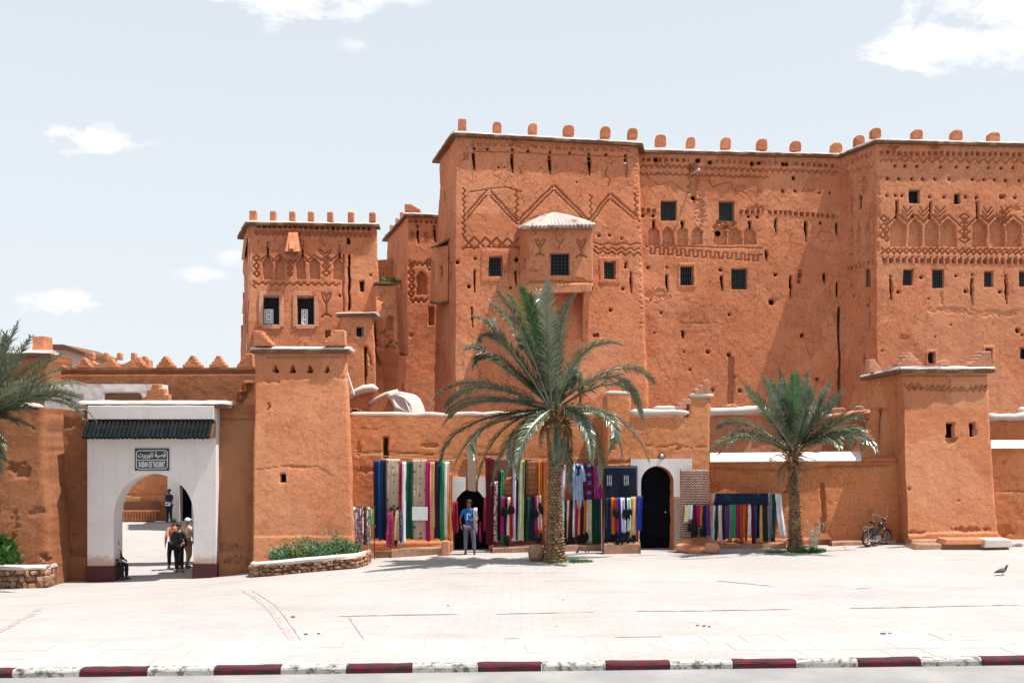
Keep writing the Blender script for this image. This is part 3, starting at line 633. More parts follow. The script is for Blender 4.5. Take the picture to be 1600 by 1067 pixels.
for c, w in ((1021.3, 16.5), (1043.7, 18), (1066.5, 16), (1089.5, 16.5), (1125.5, 19), (1148.3, 19), (1171, 18)): fB.append(('niche', c - w / 2, c + w / 2, 354 + (c - 1021) * .01, 383, .13))
for c in (1043.7, 1066.5, 1089.5, 1148.3): fB += [('line', [(c - 5, 375), (c, 365), (c + 5, 376), (c, 380), (c - 5, 375)], 1.3, .05)]
for x, y0, y1 in ((1021, 344, 359), (1066.5, 345, 359), (1171, 345, 360), (1213, 342, 365), (1260, 345, 378), (1308, 349, 370), (1197.6, 391, 407), (1043, 429, 456), (1128, 431, 456), (1236, 430, 466), (1288, 426, 445), (1307.6, 441, 467)): fB.append(('slit', x, y0, y1, 4.6, .3))
for k in range(6): fB.append(('rect', 1246.5, 422 + k * 3.6, 1252, 424.2 + k * 3.6, .2))
fB += [key(1010, 391, 1190, 404, 5, 13, 1.5, .045), ('line', [(1010, 384), (1190, 388)], 1.2, .03), wave(1255, 300, 1272, 302, 6, 5, 1.3, .03)]
for x, y, r in ((1013.6, 418, 2.4), (1042, 418, 2), (1126, 422.5, 2.8), (1211, 429, 2.6), (1207, 471.5, 4.5), (1034, 489.5, 2), (1139.5, 491.5, 2.4), (1070, 550.5, 1.6), (1106.5, 550, 2.8), (1139.5, 554, 3.2), (1079.7, 577, 2.2), (1114, 610, 2.2), (1155, 610, 3), (1254, 523, 3.3), (1277, 592, 2.6), (1147, 589, 1.6), (1022, 520, 1.5), (1018, 470, 1.3)): fB.append(('hole', x, y, r, .22))
fB += [('slit', 1068, 516, 529, 5.5, .3), ('rect', 1138, 557, 1146.5, 668, .16), ('rect', 1309, 479, 1316, 668, .25), ('erode', 1318, 484, 7, 8, .08), ('erode', 1024, 462, 22, 11, .03), ('erode', 1090, 505, 30, 2, .02)]
fB += [('line', [(1010, 275), (1030, 290), (1050, 283), (1065, 297)], 1.2, .03), ('line', [(1100, 275), (1115, 292), (1140, 285), (1150, 300)], 1.2, .03)]
CB = facade('wall', TB, at(996, 668, 47), at(1318, 668, 47.4), at(1315, 243, 47.9), at(994, 236, 47.5), K, fB, .033, back=(0, 2.5, 0))
cornice(TB, [at(1000, 236, 47.5), at(1316, 243.5, 47.9)], .2, 1.0, .12)
for i, (x, y, w, h) in enumerate([(1032, 229, 17, 17), (1079, 231.5, 13, 16), (1133.5, 233.5, 15, 17), (1190, 235.5, 16, 17), (1242.5, 238, 16, 16), (1306, 240.5, 17, 16)]):
    merlon(TB, at(x, y, 48.1), w * 48 / F, h * 48 / F, .4, 'round', 'kasbah', 0, 20 + i)
for r_ in ((1032, 314, 1057, 345, (9, 11)), (1123, 315, 1146.5, 346, (9, 11)), (1063, 416, 1082, 446, (5, 3)), (1143, 420, 1167, 452.5, (7, 9))): window(TB, CB, *r_[:4], grille=r_[4])
s = MB(); pa = CB.pt(1111, 271, .0)
s = MB(); s.tube([CB.pt(1085, 270, -.1), CB.pt(1090, 268, .35)], .06, 8); s.build('spout', MT['capwhite'], TB)

# ---- right block
TC = empty('mud_block', at(1500, 680, 46), 'right-hand kasbah block with a row of tall blind pointed niches above small dark windows', 'building')
TC.location.z = 0
fC = [('dent', 1376, 238, 1700, 243, 6.5, 9.3, .62, .14), ('line', [(1374, 243), (1700, 249)], 1.6, .03), zigzag(1408, 249, 1700, 253, 4.2, 14, 1.7), wave(1378, 252, 1410, 252, 4, 8, 1.5)]
for x in (1400, 1416, 1435, 1472, 1495, 1512.5, 1545, 1566, 1584.5, 1610, 1640): fC.append(('hole', x, 259 + (x - 1400) * .02, 2.3, .22))
for x in (1387.6, 1405.3, 1425.6, 1442.7, 1461.8, 1483.7, 1519, 1538.6, 1556, 1573, 1594, 1620): fC.append(('hole', x, 279 + (x - 1400) * .015, 2.4, .22))
for x, y in ((1384.6, 305.5), (1399, 305), (1409, 306), (1452, 308), (1475, 309), (1509.6, 308.5), (1527.4, 309), (1587, 309.5)): fC.append(('hole', x, y, 2.4, .22))
fC += [('rect', 1419.5, 297.5, 1436, 318, .4), ('rect', 1490, 303, 1500, 319, .4), ('rect', 1561, 304, 1570, 310.5, .3)]
for x, y0, y1 in ((1400, 313, 342), (1453.3, 315, 343), (1527.7, 314, 343), (1427, 334, 341)): fC.append(('rect', x - 2, y0, x + 2, y1, .25))
nic = [(1391, 1414.5), (1419, 1440.5), (1444.8, 1467.5), (1470.5, 1495), (1519, 1541), (1546, 1568.8), (1571.8, 1595.4), (1619, 1642), (1646, 1668)]
for x0, x1 in nic:
    fC.append(('niche', x0, x1, 341 + (x0 - 1391) * .006, 385.5, .15)); c = (x0 + x1) / 2
    fC += [('line', [(x0 - 3, 349), (c, 336), (x1 + 3, 349)], 1.4, .05)]
for a, b in zip(nic[:-1], nic[1:]):
    c = (a[1] + b[0]) / 2
    if b[0] - a[1] < 8:
        for dy, s_ in ((0, 9), (-6, 8), (-12, 6)): fC.append(('line', [(c - s_, 336 + dy), (c, 345 + dy), (c + s_, 336 + dy)], 1.5, .05))
    else:
        fC += diamonds(c, 333, 384, 8, 12) + diamonds(c, 339, 378, 3, 12)
fC += diamonds(1380, 335, 385, 5, 13) + diamonds(1386, 340, 385, 3, 13)
fC += [wave(1378, 397, 1700, 400, 5, 9.5, 1.6, .05), wave(1378, 401, 1700, 404, -4, 9.5, 1.5, .05), zigzag(1378, 390, 1700, 392, 2.5, 9.5, 1.4), ('dent', 1380, 407, 1700, 410, 7.5, 9.7, .66, .13)]
fC += [('rect', 1411, 421, 1427, 446, .4), ('rect', 1457, 421, 1475, 450.5, .4), ('rect', 1538, 424, 1551.5, 448.5, .4), ('rect', 1592.5, 424, 1607, 448.5, .4), ('rect', 1450, 550, 1460, 568, .35), ('rect', 1539, 544.5, 1550, 561.5, .35), ('rect', 1595, 544, 1606, 561, .35), ('raise', 1447, 547, 1464, 571, .03), ('raise', 1536, 541, 1553, 564, .03)]
for x, y0, y1 in ((1392, 430, 472), (1518.5, 428, 477), (1572.3, 429, 476)): fC.append(('slit', x, y0 + 6, y1, 5, .3)); fC.append(('hole', x, y0 + 2, 2, .2))
for x, y, r in ((1404, 456, 2.8), (1509, 455, 2.8), (1562, 456, 2.8), (1440, 433, 2.4), (1495, 431, 2), (1590, 516.5, 3.6), (1596, 523, 2), (1378, 548, 1.5), (1461, 526, 1.3), (1484, 508, 1.4), (1452, 467, 1.3)): fC.append(('hole', x, y, r, .22))
fC += [('erode', 1414, 527, 8, 4, .04), ('erode', 1395, 229, 9, 5, .08), ('erode', 1566, 340, 9, 10, .12), ('erode', 1480, 485, 40, 5, .02), ('erode', 1550, 490, 40, 6, .02), ('erode', 1585, 325, 12, 5, .05), ('erode', 1460, 228, 8, 4, .07), ('erode', 1472, 465, 2.5, 12, .03), ('erode', 1372, 340, 3, 60, .03)]
CC = facade('wall', TC, at(1371, 668, 45.2), at(1700, 668, 45.8), at(1700, 229, 46.4), at(1370, 221, 45.7), MT['kasbah_right'], fC, .033, back=(-.4, 2.5, 0))
fS = [('rect', 1351, 420.5, 1360, 448, .4), ('rect', 1346.5, 553, 1350.5, 569, .3), ('dent', 1320, 256, 1366, 238, 6, 8, .6, .13), ('erode', 1348, 289, 6, 11, .10), ('erode', 1362, 335, 9, 14, .09), ('rect', 1340, 305, 1346, 327, .25), ('erode', 1357, 395, 9, 12, .06), ('erode', 1353, 258, 5, 16, .04),
      ('niche', 1327, 1334, 352, 398, .14), ('niche', 1337, 1344, 349, 394, .14), ('niche', 1350, 1360, 347, 392, .14), ('dent', 1322, 421, 1366, 409, 6, 6.5, .6, .1), ('slit', 1304, 290, 300, 3, .2), ('slit', 1358, 466, 490, 2, .2), ('slit', 1359, 490, 515, 2.2, .2), ('hole', 1329, 445, 1.8, .2), ('hole', 1333, 463, 1.8, .2), ('hole', 1354, 477, 1.8, .2),
      vzig(1330, 310, 345, 1.6, 8), vzig(1364, 300, 420, 1.4, 9), zigzag(1320, 270, 1366, 258, 3, 9)]
SCc = facade('wall', TC, at(1312, 668, 47.5), at(1371, 668, 45.2), at(1370, 221, 45.7), at(1312, 243, 47.9), MT['kasbah_right'], fS, .045)
cornice(TC, [at(1312, 244, 48.0), at(1370, 221, 45.7), at(1700, 229, 46.4)], .22, 1.0, .12)
for i, (x, y, w, h, Y) in enumerate([(1342, 229, 15, 16, 46.9), (1367.5, 216.5, 15, 15, 46), (1432, 218.5, 15.5, 14.5, 46.2), (1493.5, 220.5, 17, 16, 46.3), (1551.5, 222, 17.5, 14, 46.4), (1612, 223.5, 17, 15, 46.5), (1670, 225, 17, 15, 46.5)]):
    merlon(TC, at(x, y, Y + .2), w * Y / F, h * Y / F, .4, 'round', 'kasbah_right', 0, 40 + i)
for r_ in ((1411, 421, 1427, 446), (1457, 421, 1475, 450.5), (1538, 424, 1551.5, 448.5), (1592.5, 424, 1607, 448.5)): window(TC, CC, *r_, grille=(5, 6))
for r_ in ((1419.5, 297.5, 1436, 318), (1490, 303, 1500, 319), (1450, 550, 1460, 568), (1539, 544.5, 1550, 561.5), (1595, 544, 1606, 561)): window(TC, CC, *r_, grille=None, fw=.04)
window(TC, SCc, 1351, 420.5, 1360, 448, grille=(3, 4))

# ---- left tower
TD = empty('mud_tower', at(480, 680, 47), 'lower kasbah tower at the left with seven square merlons and two white-grilled windows', 'tower')
TD.location.z = 0
fD = [('dent', 402, 353, 581, 357, 5.5, 8.2, .62, .12), zigzag(400, 361, 580, 364, 2, 8, 1.5), zigzag(400, 365, 580, 368, 2, 8, 1.3)]
for x0, x1 in ((411, 426.5), (431, 445), (464.5, 478.5), (484, 499), (519.5, 534)): fD.append(('niche', x0, x1, 402, 436.5, .14)); c = (x0 + x1) / 2; fD.append(('line', [(x0 - 4, 409), (c, 398), (x1 + 4, 409)], 1.4, .045))
for x in (419, 472.5, 529.5): fD.append(('rect', x - 1.6, 383, x + 1.6, 403, .22)); fD.append(('hole', x, 379, 2, .2))
fD += [('rect', 541, 371, 547, 381.5, .35), ('rect', 429, 370.5, 433.5, 379, .06), ('rect', 499, 371, 505, 381, .08), ('hole', 406, 377, 1.8, .2), ('hole', 473, 379, 2.2, .15), ('hole', 531.5, 462, 2, .2)]
fD += diamonds(401, 398, 445, 5, 12) + diamonds(454.5, 405, 440, 4, 9) + diamonds(509, 400, 440, 6, 11) + diamonds(509, 404, 436, 3, 11)
fD += [zigzag(398, 443, 531, 445, 2.5, 11, 1.5), vzig(397, 440, 450, 2, 6)] + tree(511, 459, 495, 7) + [('line', [(499, 394), (508, 402), (517, 394)], 1.4, .045), ('line', [(499, 389), (508, 397), (517, 389)], 1.4, .045), ('line', [(482, 396), (488, 402)], 1.4, .045)]
fD += [('rect', 411, 464, 436.5, 507, .5), ('rect', 464, 464.5, 491, 508, .5), ('rect', 508.5, 516, 516, 528, .3)]
fD += [('rect', 543.5, 397, 547.5, 486, .3), ('rect', 562, 439, 569, 456, .35), ('hole', 579, 430, 1.8, .2), ('slit', 571, 570, 610, 3, .25), ('rect', 566, 543, 571.5, 600, .25), ('line', [(536, 398), (537, 486)], 2.2, .06)]
CD = facade('wall', TD, at(383, 668, 46.2), at(602, 668, 46.9), at(588, 351, 47.4), at(390, 348.5, 47), K, fD, .034, rl=.05, rr=.08, back=(-1.0, 4.5, 0))
facade('wall', TD, at(373.5, 668, 48.4), at(383, 668, 46.2), at(390, 348.5, 47), at(381.5, 367, 49.2), K, [('slit', 385, 378, 398, 3, .2), ('slit', 380, 430, 470, 2.5, .2), ('slit', 379, 490, 525, 2.5, .2), ('slit', 384, 470, 520, 2.2, .2)], .05)
s = MB(); s.hexa([at(376.5, 407, 47.6), at(381, 407, 47.2), at(381, 404, 48.4), at(378, 404, 48.6), at(381, 370, 48.2), at(387, 370, 47.4), at(387, 372, 49), at(384, 372, 49)]); s.jitter(.02).build('corner_oriel', K, TD, bevel=.03)
cornice(TD, [at(377, 370, 49.8), at(389, 348.5, 46.95), at(589, 352, 47.4)], .2, 1.0, .12)
for i, (x, w) in enumerate([(396, 11), (427, 9), (457, 9), (486, 9), (516, 9), (548.5, 9.5), (582, 10)]):
    merlon(TD, at(x, 346 + i * .4, 47.4), w * 47 / F, (15.5 if i else 16) * 47 / F, .35, 'block', 'kasbah', R(3), 60 + i)
window(TD, CD, 411, 464, 436.5, 507, None, white=(413, 483, 426, 506, 4, 6), surround=(407, 457.5, 442, 511.5, .14, 'kasbah_p'), fw=.05) if False else None
MT['framepl'] = mud('window_plaster', (.58, .27, .17), cracks=.1, stain=.15)
window(TD, CD, 411, 464, 436.5, 507, None, white=(413, 483, 426, 506, 4, 6), surround=(408, 459, 440, 511, .20, 'framepl'))
window(TD, CD, 464, 464.5, 491, 508, None, white=(471, 483, 480, 507, 3, 6), surround=(461, 459, 494.5, 511, .20, 'framepl'))
window(TD, CD, 562, 439, 569, 456, (2, 3), fw=.03); window(TD, CD, 541, 371, 547, 381.5, None, fw=.03)
s = MB(); s.hexa([at(445, 394, 46.0), at(468, 394, 46.0), at(470, 392, 47.1), at(446, 392, 47.1), at(450, 364, 46.75), at(465, 364, 46.75), at(465, 362, 47.1), at(450, 362, 47.1)]); s.jitter(.03).build('small_oriel', K, TD, bevel=.04)
s = MB(); s.hexa([at(446, 397, 46.1), at(467, 397, 46.1), at(467, 395, 47.0), at(446, 395, 47.0), at(445, 393, 45.95), at(469, 393, 45.95), at(469, 391, 47.0), at(446, 391, 47.0)]); s.build('oriel_base', MT['reed'], TD)
s = MB(); s.prism([at(452, 389, 46.0), at(460, 389, 46.0), at(460, 377, 46.3), at(453, 377, 46.3)], (0, -.03, 0)).build('oriel_panel', MT['framepl'], TD)
# annex in front of the left tower
TH = empty('mud_annex', at(556, 680, 44.5), 'small flat-roofed mud annex with one framed window, below the left kasbah tower', 'building'); TH.location.z = 0
CH_ = facade('wall', TH, at(530, 668, 44), at(592, 668, 44.2), at(583, 490, 44.4), at(532, 489, 44.3), K, [('rect', 555.5, 510.5, 566.5, 526.5, .35), ('raise', 552, 507, 570, 530, .03), ('slit', 571, 541, 604, 5, .2), ('line', [(572, 540), (580, 570)], 2, .05)], .045, rl=.2, rr=.1, back=(-.55, 2.6, 0))
cornice(TH, [at(531, 491, 44.4), at(584, 490, 44.4)], .2, 1.8, .08); window(TH, CH_, 555.5, 510.5, 566.5, 526.5, None, fw=.05, frame='greywood')
# ---- rear tower behind
TE = empty('rear_mud_tower', at(650, 680, 53), 'narrow shaded kasbah tower half hidden behind the central tower, with one stepped merlon', 'tower'); TE.location.z = 0
fE = [('dent', 640, 346, 683, 347, 5, 8, .6, .12), ('slit', 652.6, 360, 382, 4, .25), ('hole', 652, 354, 2.3, .2), ('slit', 679, 358, 380, 4, .25), ('hole', 679, 354, 2, .2), ('niche', 651, 667, 425, 461, .14), ('niche', 655, 663, 432, 455, .2), ('rect', 669.5, 480, 677, 508, .3)] + diamonds(666.5, 362, 374, 4, 11) + diamonds(644, 362, 378, 4, 9) + diamonds(643, 410, 470, 4, 11) + diamonds(671, 405, 430, 4, 9) + [zigzag(640, 412, 672, 414, 3, 8), zigzag(641, 470, 668, 471, 3, 8), ('hole', 642, 524, 2.5, .05)]
CE = facade('wall', TE, at(632, 668, 51.4), at(712, 668, 51.6), at(712, 340, 52.2), at(636.5, 336, 52), K, fE, .05, back=(.3, 5, 0))
facade('wall', TE, at(597, 668, 56.5), at(632, 668, 51.4), at(636.5, 336, 52), at(606, 371, 57), K, [('slit', 627, 437, 465, 3, .2), ('slit', 620, 445, 480, 2.5, .2), ('slit', 629, 600, 625, 2.5, .2), ('rect', 628, 500, 632, 520, .3)], .055)
cornice(TE, [at(603, 374, 57.4), at(636.5, 335.5, 52), at(700, 338, 52.2)], .2, 1.2, .12)
merlon(TE, at(645, 331, 52.4), 25 * 52 / F, 11 * 52 / F, .4, 'corner', 'kasbah', 0, 71)
for i, (x, y) in enumerate([(628, 342), (621, 351), (612, 361)]): merlon(TE, at(x, y, 53.6 + i * 1.3), .2, .32, .3, 'block', 'kasbah', 0, 72 + i)
# link wall between
TF = empty('link_wall', at(598, 680, 56), 'dark low wall closing the gap between the left tower and the rear tower', 'wall'); TF.location.z = 0
facade('wall', TF, at(580, 668, 55), at(614, 668, 55), at(614, 405, 55.4), at(580, 407, 55.4), K, [], .09, back=(0, 1, 0))
# ---- round turret
TG = empty('corner_turret', at(602, 680, 49), 'crumbling corner turret with a small arched window between the left and rear towers', 'tower'); TG.location.z = 0
tY = 46.6
fG = [('arch', 605, 614.5, 493, 516, .3), ('erode', 606, 468, 12, 18, .06), ('erode', 600, 530, 14, 14, .10), ('slit', 586, 470, 480, 2, .1), ('erode', 612, 545, 8, 12, .12)]
facade('wall', TG, at(588, 548, 46.0), at(624, 548, 46.4), at(622, 447, 46.8), at(589, 446, 46.5), MT['tower'], fG, .04, rr=.15, back=(.2, 2.5, 0))
facade('wall', TG, at(585, 536, 47.6), at(588, 548, 46.0), at(589, 446, 46.5), at(580.5, 450, 47.9), MT['tower'], [], .05)
s = MB(); s.hexa([at(606, 600, 48.2), at(620, 600, 48.2), at(620, 597, 48.8), at(607, 597, 48.8), at(585, 542, 46.0), at(624, 546, 46.3), at(624, 545, 49), at(584, 540, 49)]); s.jitter(.06, 2.5).build('corbel', MT['tower'], TG)
s = MB(); s.prism([at(605, 668, 47.9), at(622, 668, 47.9), at(622, 590, 48.0), at(606, 590, 48.0)], (0, .8, 0)).jitter(.05, 2).build('pier', MT['tower'], TG)
s = MB(); s.prism([at(579, 448, 47.9), at(589, 443.5, 46.3), at(624, 445, 46.6), at(624, 443, 49)], (0, 0, .1)).build('roof', MT['reed'], TG)
fol, fn_, fb = newmat('leaf_green', .6, .3); g = G(fn_); fn_.links.new(g.mix(g.ramp(g.noise(6, 3), [(.35, 0), (.65, 1)]), (.035, .075, .018), (.10, .17, .045)), fb.inputs['Base Color']); MT['leaf'] = fol
def bush(name, c, rx, ry, rz, n, leaf, seed, mat='leaf', parent=None, up=.5, org=None):
    r = random.Random(seed); mb = MB()
    for i in range(n):
        th = r.random() * 6.283; q = r.random() ** .45; zz = r.random()
        p = Vector((c[0] + rx * q * math.cos(th), c[1] + ry * q * math.sin(th), c[2] + rz * zz * (1 - .55 * q * q) * (.75 + .5 * float(vnoise(c[0] * 3 + math.cos(th) * q * 3, math.sin(th) * 3 * q, 0, seed % 50)))))
        d = Vector((r.uniform(-1, 1), r.uniform(-1, 1), r.uniform(-.2, 1) + up)).normalized(); l = leaf * r.uniform(.6, 1.3); w = d.cross(Vector((r.uniform(-1, 1), r.uniform(-1, 1), r.uniform(-1, 1)))).normalized() * l * .22
        mb.add([p, p + d * l * .5 + w, p + d * l, p + d * l * .5 - w], [(0, 1, 2), (0, 2, 3)])
    return mb.build(name, MT[mat], parent, org)
o = bush('rooftop_shrub', at(608, 445, 47.6), .55, .5, .45, 500, .12, 5); tag(o, 'dark shrub growing on the roof of the corner turret', 'shrub')
# ================================================================== GROUND
pv, pn, pb = newmat('plaza_pavers', .9, .12); g = G(pn)
sx = N(pn, 'ShaderNodeMapping'); sx.inputs['Rotation'].default_value = (0, 0, R(0.5)); g.l(g.pos, sx.inputs[0])
bk = N(pn, 'ShaderNodeTexBrick', inp={'Scale': 1.0, 'Mortar Size': .012, 'Mortar Smooth': .4, 'Bias': 0, 'Brick Width': .42, 'Row Height': .21})
bk.inputs['Color1'].default_value = (1, 1, 1, 1); bk.inputs['Color2'].default_value = (.6, .6, .6, 1); bk.inputs['Mortar'].default_value = (0, 0, 0, 1)
g.l(sx.outputs[0], bk.inputs[0])
base = g.mix(g.ramp(g.noise(.22, 6, .62), [(.36, 0), (.66, 1)]), (.318, .304, .296), (.366, .353, .344))
base = g.mix(g.m('MULTIPLY', g.ramp(g.noise(1.3, 6, .7), [(.40, 0), (.72, 1)]), .5), base, (.42, .36, .335))
base = g.mix(.14, base, g.mix(1.0, base, bk.outputs[0], 'MULTIPLY'))
base = g.mix(g.m('MULTIPLY', g.ramp(g.noise(1.0, 4, .6, sc=(.25, 2.4, 1)), [(.55, 0), (.72, 1)]), .28), base, (.33, .28, .26))
base = g.mix(g.m('MULTIPLY', g.ramp(g.noise(5.0, 6, .75), [(.58, 0), (.70, 1)]), .45), base, (.24, .20, .18))
base = g.mix(g.m('MULTIPLY', g.ramp(g.noise(.55, 5, .6, sc=(.5, 1.6, 1)), [(.55, 0), (.68, 1)]), .35), base, (.27, .225, .205))
g.l(base, pb.inputs['Base Color']); g.bump(g.m('ADD', bk.outputs[1] if False else g.m('MULTIPLY', g.noise(18, 5, .7), .6), g.m('MULTIPLY', bk.outputs[0], .5)), .35, .02, pb)
xs = np.concatenate([[-420, -200, -90, -60], np.linspace(-45, 45, 150), [60, 90, 200, 420]]); ys = np.concatenate([np.linspace(15.25, 40, 90), np.linspace(41, 70, 15), [90, 150, 300, 700, 1500]])
def kerb_y(x): return 15.57 + .053 * max(-30, min(30, x))
GX, GY = np.meshgrid(xs, ys); ky = np.array([kerb_y(x) for x in xs])
GY = ky[None, :] + .15 + (GY - 15.25)
GZ = gz(GX, GY) + vnoise(GX * .5, GY * .5, GX * 0, 4) * .012
mb = MB(); n = len(xs); mb.v = [tuple(v) for v in np.stack([GX, GY, GZ], -1).reshape(-1, 3)]
mb.f = [(i * n + j, i * n + j + 1, (i + 1) * n + j + 1, (i + 1) * n + j) for i in range(len(ys) - 1) for j in range(n - 1)]; mb.mi = [0] * len(mb.f)
ground = tag(mb.build('ground', pv, smooth=True, org=(0, 20, 0)), kind='structure')
rm, rn_, rb = newmat('road_asphalt', .9, .2); g = G(rn_)
rc = g.mix(g.ramp(g.noise(60, 4, .8), [(.35, 0), (.65, 1)]), (.17, .165, .165), (.27, .265, .26)); rc = g.mix(g.ramp(g.noise(.9, 5), [(.4, 0), (.7, 1)]), rc, (.29, .28, .275))
g.l(rc, rb.inputs['Base Color']); g.bump(g.noise(90, 3, .8), .5, .01, rb)
mb = MB(); rx = np.linspace(-40, 40, 81); rx = np.concatenate([[-420], rx, [420]])
mb.v = [(x, kerb_y(x) - .02, -.10) for x in rx] + [(x, -40, -.10) for x in rx]; m = len(rx); mb.f = [(m + i, m + i + 1, i + 1, i) for i in range(m - 1)]; mb.mi = [0] * len(mb.f)
tag(mb.build('road', rm, org=(0, 0, -.13)), kind='structure')
# pavement of larger slabs behind the kerb
slab_m, sn_, sb_ = newmat('pavement_slab', .88, .15); g = G(sn_)
cc = g.mix(g.ramp(g.noise(.8, 5, .6), [(.35, 0), (.68, 1)]), (.328, .313, .304), (.374, .360, .351)); cc = g.mix(g.m('MULTIPLY', g.ramp(g.noise(7, 6, .75), [(.56, 0), (.72, 1)]), .4), cc, (.34, .29, .26))
g.l(cc, sb_.inputs['Base Color']); g.bump(g.noise(40, 5, .7), .4, .01, sb_)
pav = tag(empty('pavement', (0, 16.3, 0), None), None, kind='structure')
for r_ in range(3):
    me = None
    for i in range(30):
        x0 = -10.6 + i * .7 + (.35 if r_ % 2 else 0); y0 = kerb_y(x0 + .35) + .17 + r_ * .62; 
        if me is None:
            mb = MB(); mb.add([(.002, .002, .006), (.698, .002, .006), (.698, .618, .006), (.002, .618, .006), (0, 0, -.03), (.7, 0, -.03), (.7, .62, -.03), (0, .62, -.03)], [(0, 1, 2, 3), (4, 5, 1, 0), (5, 6, 2, 1), (6, 7, 3, 2), (7, 4, 0, 3)])
            o = mb.build('paving_slab', slab_m, pav, org=(0, 0, 0)); me = o.data
        else: o = bpy.data.objects.new('paving_slab', me); COL.objects.link(o); o.parent = pav
        o.location = Vector((x0, y0, rnd.uniform(0, .003))) - pav.location; o.rotation_euler = (rnd.uniform(-.003, .003), rnd.uniform(-.004, .004), .053)
# kerb stones
kr = tag(empty('kerb', (0, 15.1, 0)), None, kind='structure')
def kerbmat(name, paint, bare, thr):
    m, n, b = newmat(name, .8, .2); g = G(n)
    f = g.ramp(g.noise(7, 6, .75), [(thr, 1), (thr + .08, 0)]); col = g.mix(f, bare, paint)
    f2 = g.ramp(g.noise(30, 4, .7), [(.58, 0), (.68, 1)]); col = g.mix(g.m('MULTIPLY', f2, .6), col, bare)
    g.l(col, b.inputs['Base Color']); g.bump(g.noise(25, 5, .7), .6, .02, b); return m
KR = kerbmat('kerb_red_paint', (.115, .010, .024), (.05, .02, .022), .44); KW = kerbmat('kerb_white_paint', (.40, .39, .36), (.13, .12, .105), .50)
for i in range(29):
    x0 = -6.63 - 8 * 1.015 + i * 1.015; w = 1.0; y0 = kerb_y(x0 + .5); red = (i % 2 == 0)
    mb = MB(); hz = .10; c = Vector((x0 + .5, y0 + .085, 0))
    prof = [(-.085, -.16), (-.085, hz * .0 + .0 - .03), (-.07, .0), (-.045, .014), (.085, .016), (.085, -.16)]
    vs = []
    for k in range(9):
        xx = x0 + w * k / 8
        for j, (q, z) in enumerate(prof):
            vs.append((xx, kerb_y(xx) + .085 + q + float(vnoise(xx * 6, j, 0, 5)) * .006, z + float(vnoise(xx * 5, j * 3, 1, 6)) * .007 * (z > -.1)))
    n = len(prof); fs = [(a * n + b, (a + 1) * n + b, (a + 1) * n + (b + 1) % n, a * n + (b + 1) % n) for a in range(8) for b in range(n)] + [tuple(range(n))[::-1], tuple(8 * n + b for b in range(n))]
    mb.add(vs, fs); mb.build('kerb_stone', KR if red else KW, kr)
# seams, cracks and joints of the plaza as narrow dirt-filled strips, plus one flat dark step edge
dirt = plain('joint_dirt', (.17, .12, .10), .95, .05, .35, 9)
def seam(pts, w=.03, mat=dirt, name='paving_seam', ragged=.6, z=.006, gaps=0):
    mb = MB(); P = [Vector((*gpt(px, CH * F / (py - HY)).xy, 0)) for px, py in pts]
    prev = None; out = []
    for a, b in zip(P[:-1], P[1:]):
        n = max(2, int((b - a).length / .09)); d = (b - a).normalized(); s_ = Vector((-d.y, d.x, 0))
        for k in range(n + (b is P[-1])):
            p = a.lerp(b, k / n); q = float(vnoise(p.x * 5, p.y * 5, 0, 9)); ww = max(.002, w / 2 * (1 + q * ragged * 1.6)) 
            if gaps and vnoise(p.x * 1.3, p.y * 1.3, 3, 14) < gaps - 1: ww = .0015
            p = p + s_ * q * w * .6; zz = float(gz(p.x, p.y)) + float(vnoise(p.x * .5, p.y * .5, 0, 4)) * .012 + z
            out.append((p + s_ * ww + Vector((0, 0, zz)), p - s_ * ww + Vector((0, 0, zz))))
    for a, b in out: mb.v += [tuple(a), tuple(b)]
    mb.f = [(2 * i, 2 * i + 1, 2 * i + 3, 2 * i + 2) for i in range(len(out) - 1)]; mb.mi = [0] * len(mb.f)
    o = mb.build(name, mat, ground)
    return o
pale = plain('pale_joint', (.25, .21, .19), .95, .05, .2, 9); pink = plain('pink_paving_band', (.335, .285, .265), .9, .1, .15, 5)
seam([(455, 961), (800, 957), (1150, 953), (1640, 947)], .045, dirt, gaps=.85); seam([(470, 1001), (800, 998), (1200, 993), (1640, 989)], .035, dirt, gaps=.8)
seam([(1240, 993), (1640, 989)], .05, dirt, gaps=.95); seam([(392, 905), (430, 938), (470, 1000)], .018, pale)
seam([(60, 930), (20, 965), (-30, 1005)], .12, pink); seam([(75, 1010), (300, 1008), (470, 1003)], .03, pale); seam([(380, 905), (416, 938), (455, 1000)], .09, pink)
seam([(1120, 908), (1180, 914), (1240, 921), (1290, 925), (1360, 920)], .04, dirt, gaps=1.0); seam([(545, 962), (560, 986), (570, 1000)], .02, pale)
seam([(0, 1041), (14, 1040), (32, 1041)], .05, dirt); seam([(568, 884), (700, 883), (840, 880)], .03, dirt, gaps=.9); seam([(900, 874), (1040, 876), (1240, 868), (1420, 862), (1600, 865)], .035, dirt, gaps=.95); seam([(1225, 867), (1420, 863), (1660, 864)], .11, dirt, gaps=.9); seam([(980, 868), (1225, 866)], .05, dirt, gaps=.95)  # widest strip: dark step edge of the raised walk, painted flat
seam([(640, 893), (760, 891), (900, 893)], .02, dirt, gaps=.8)
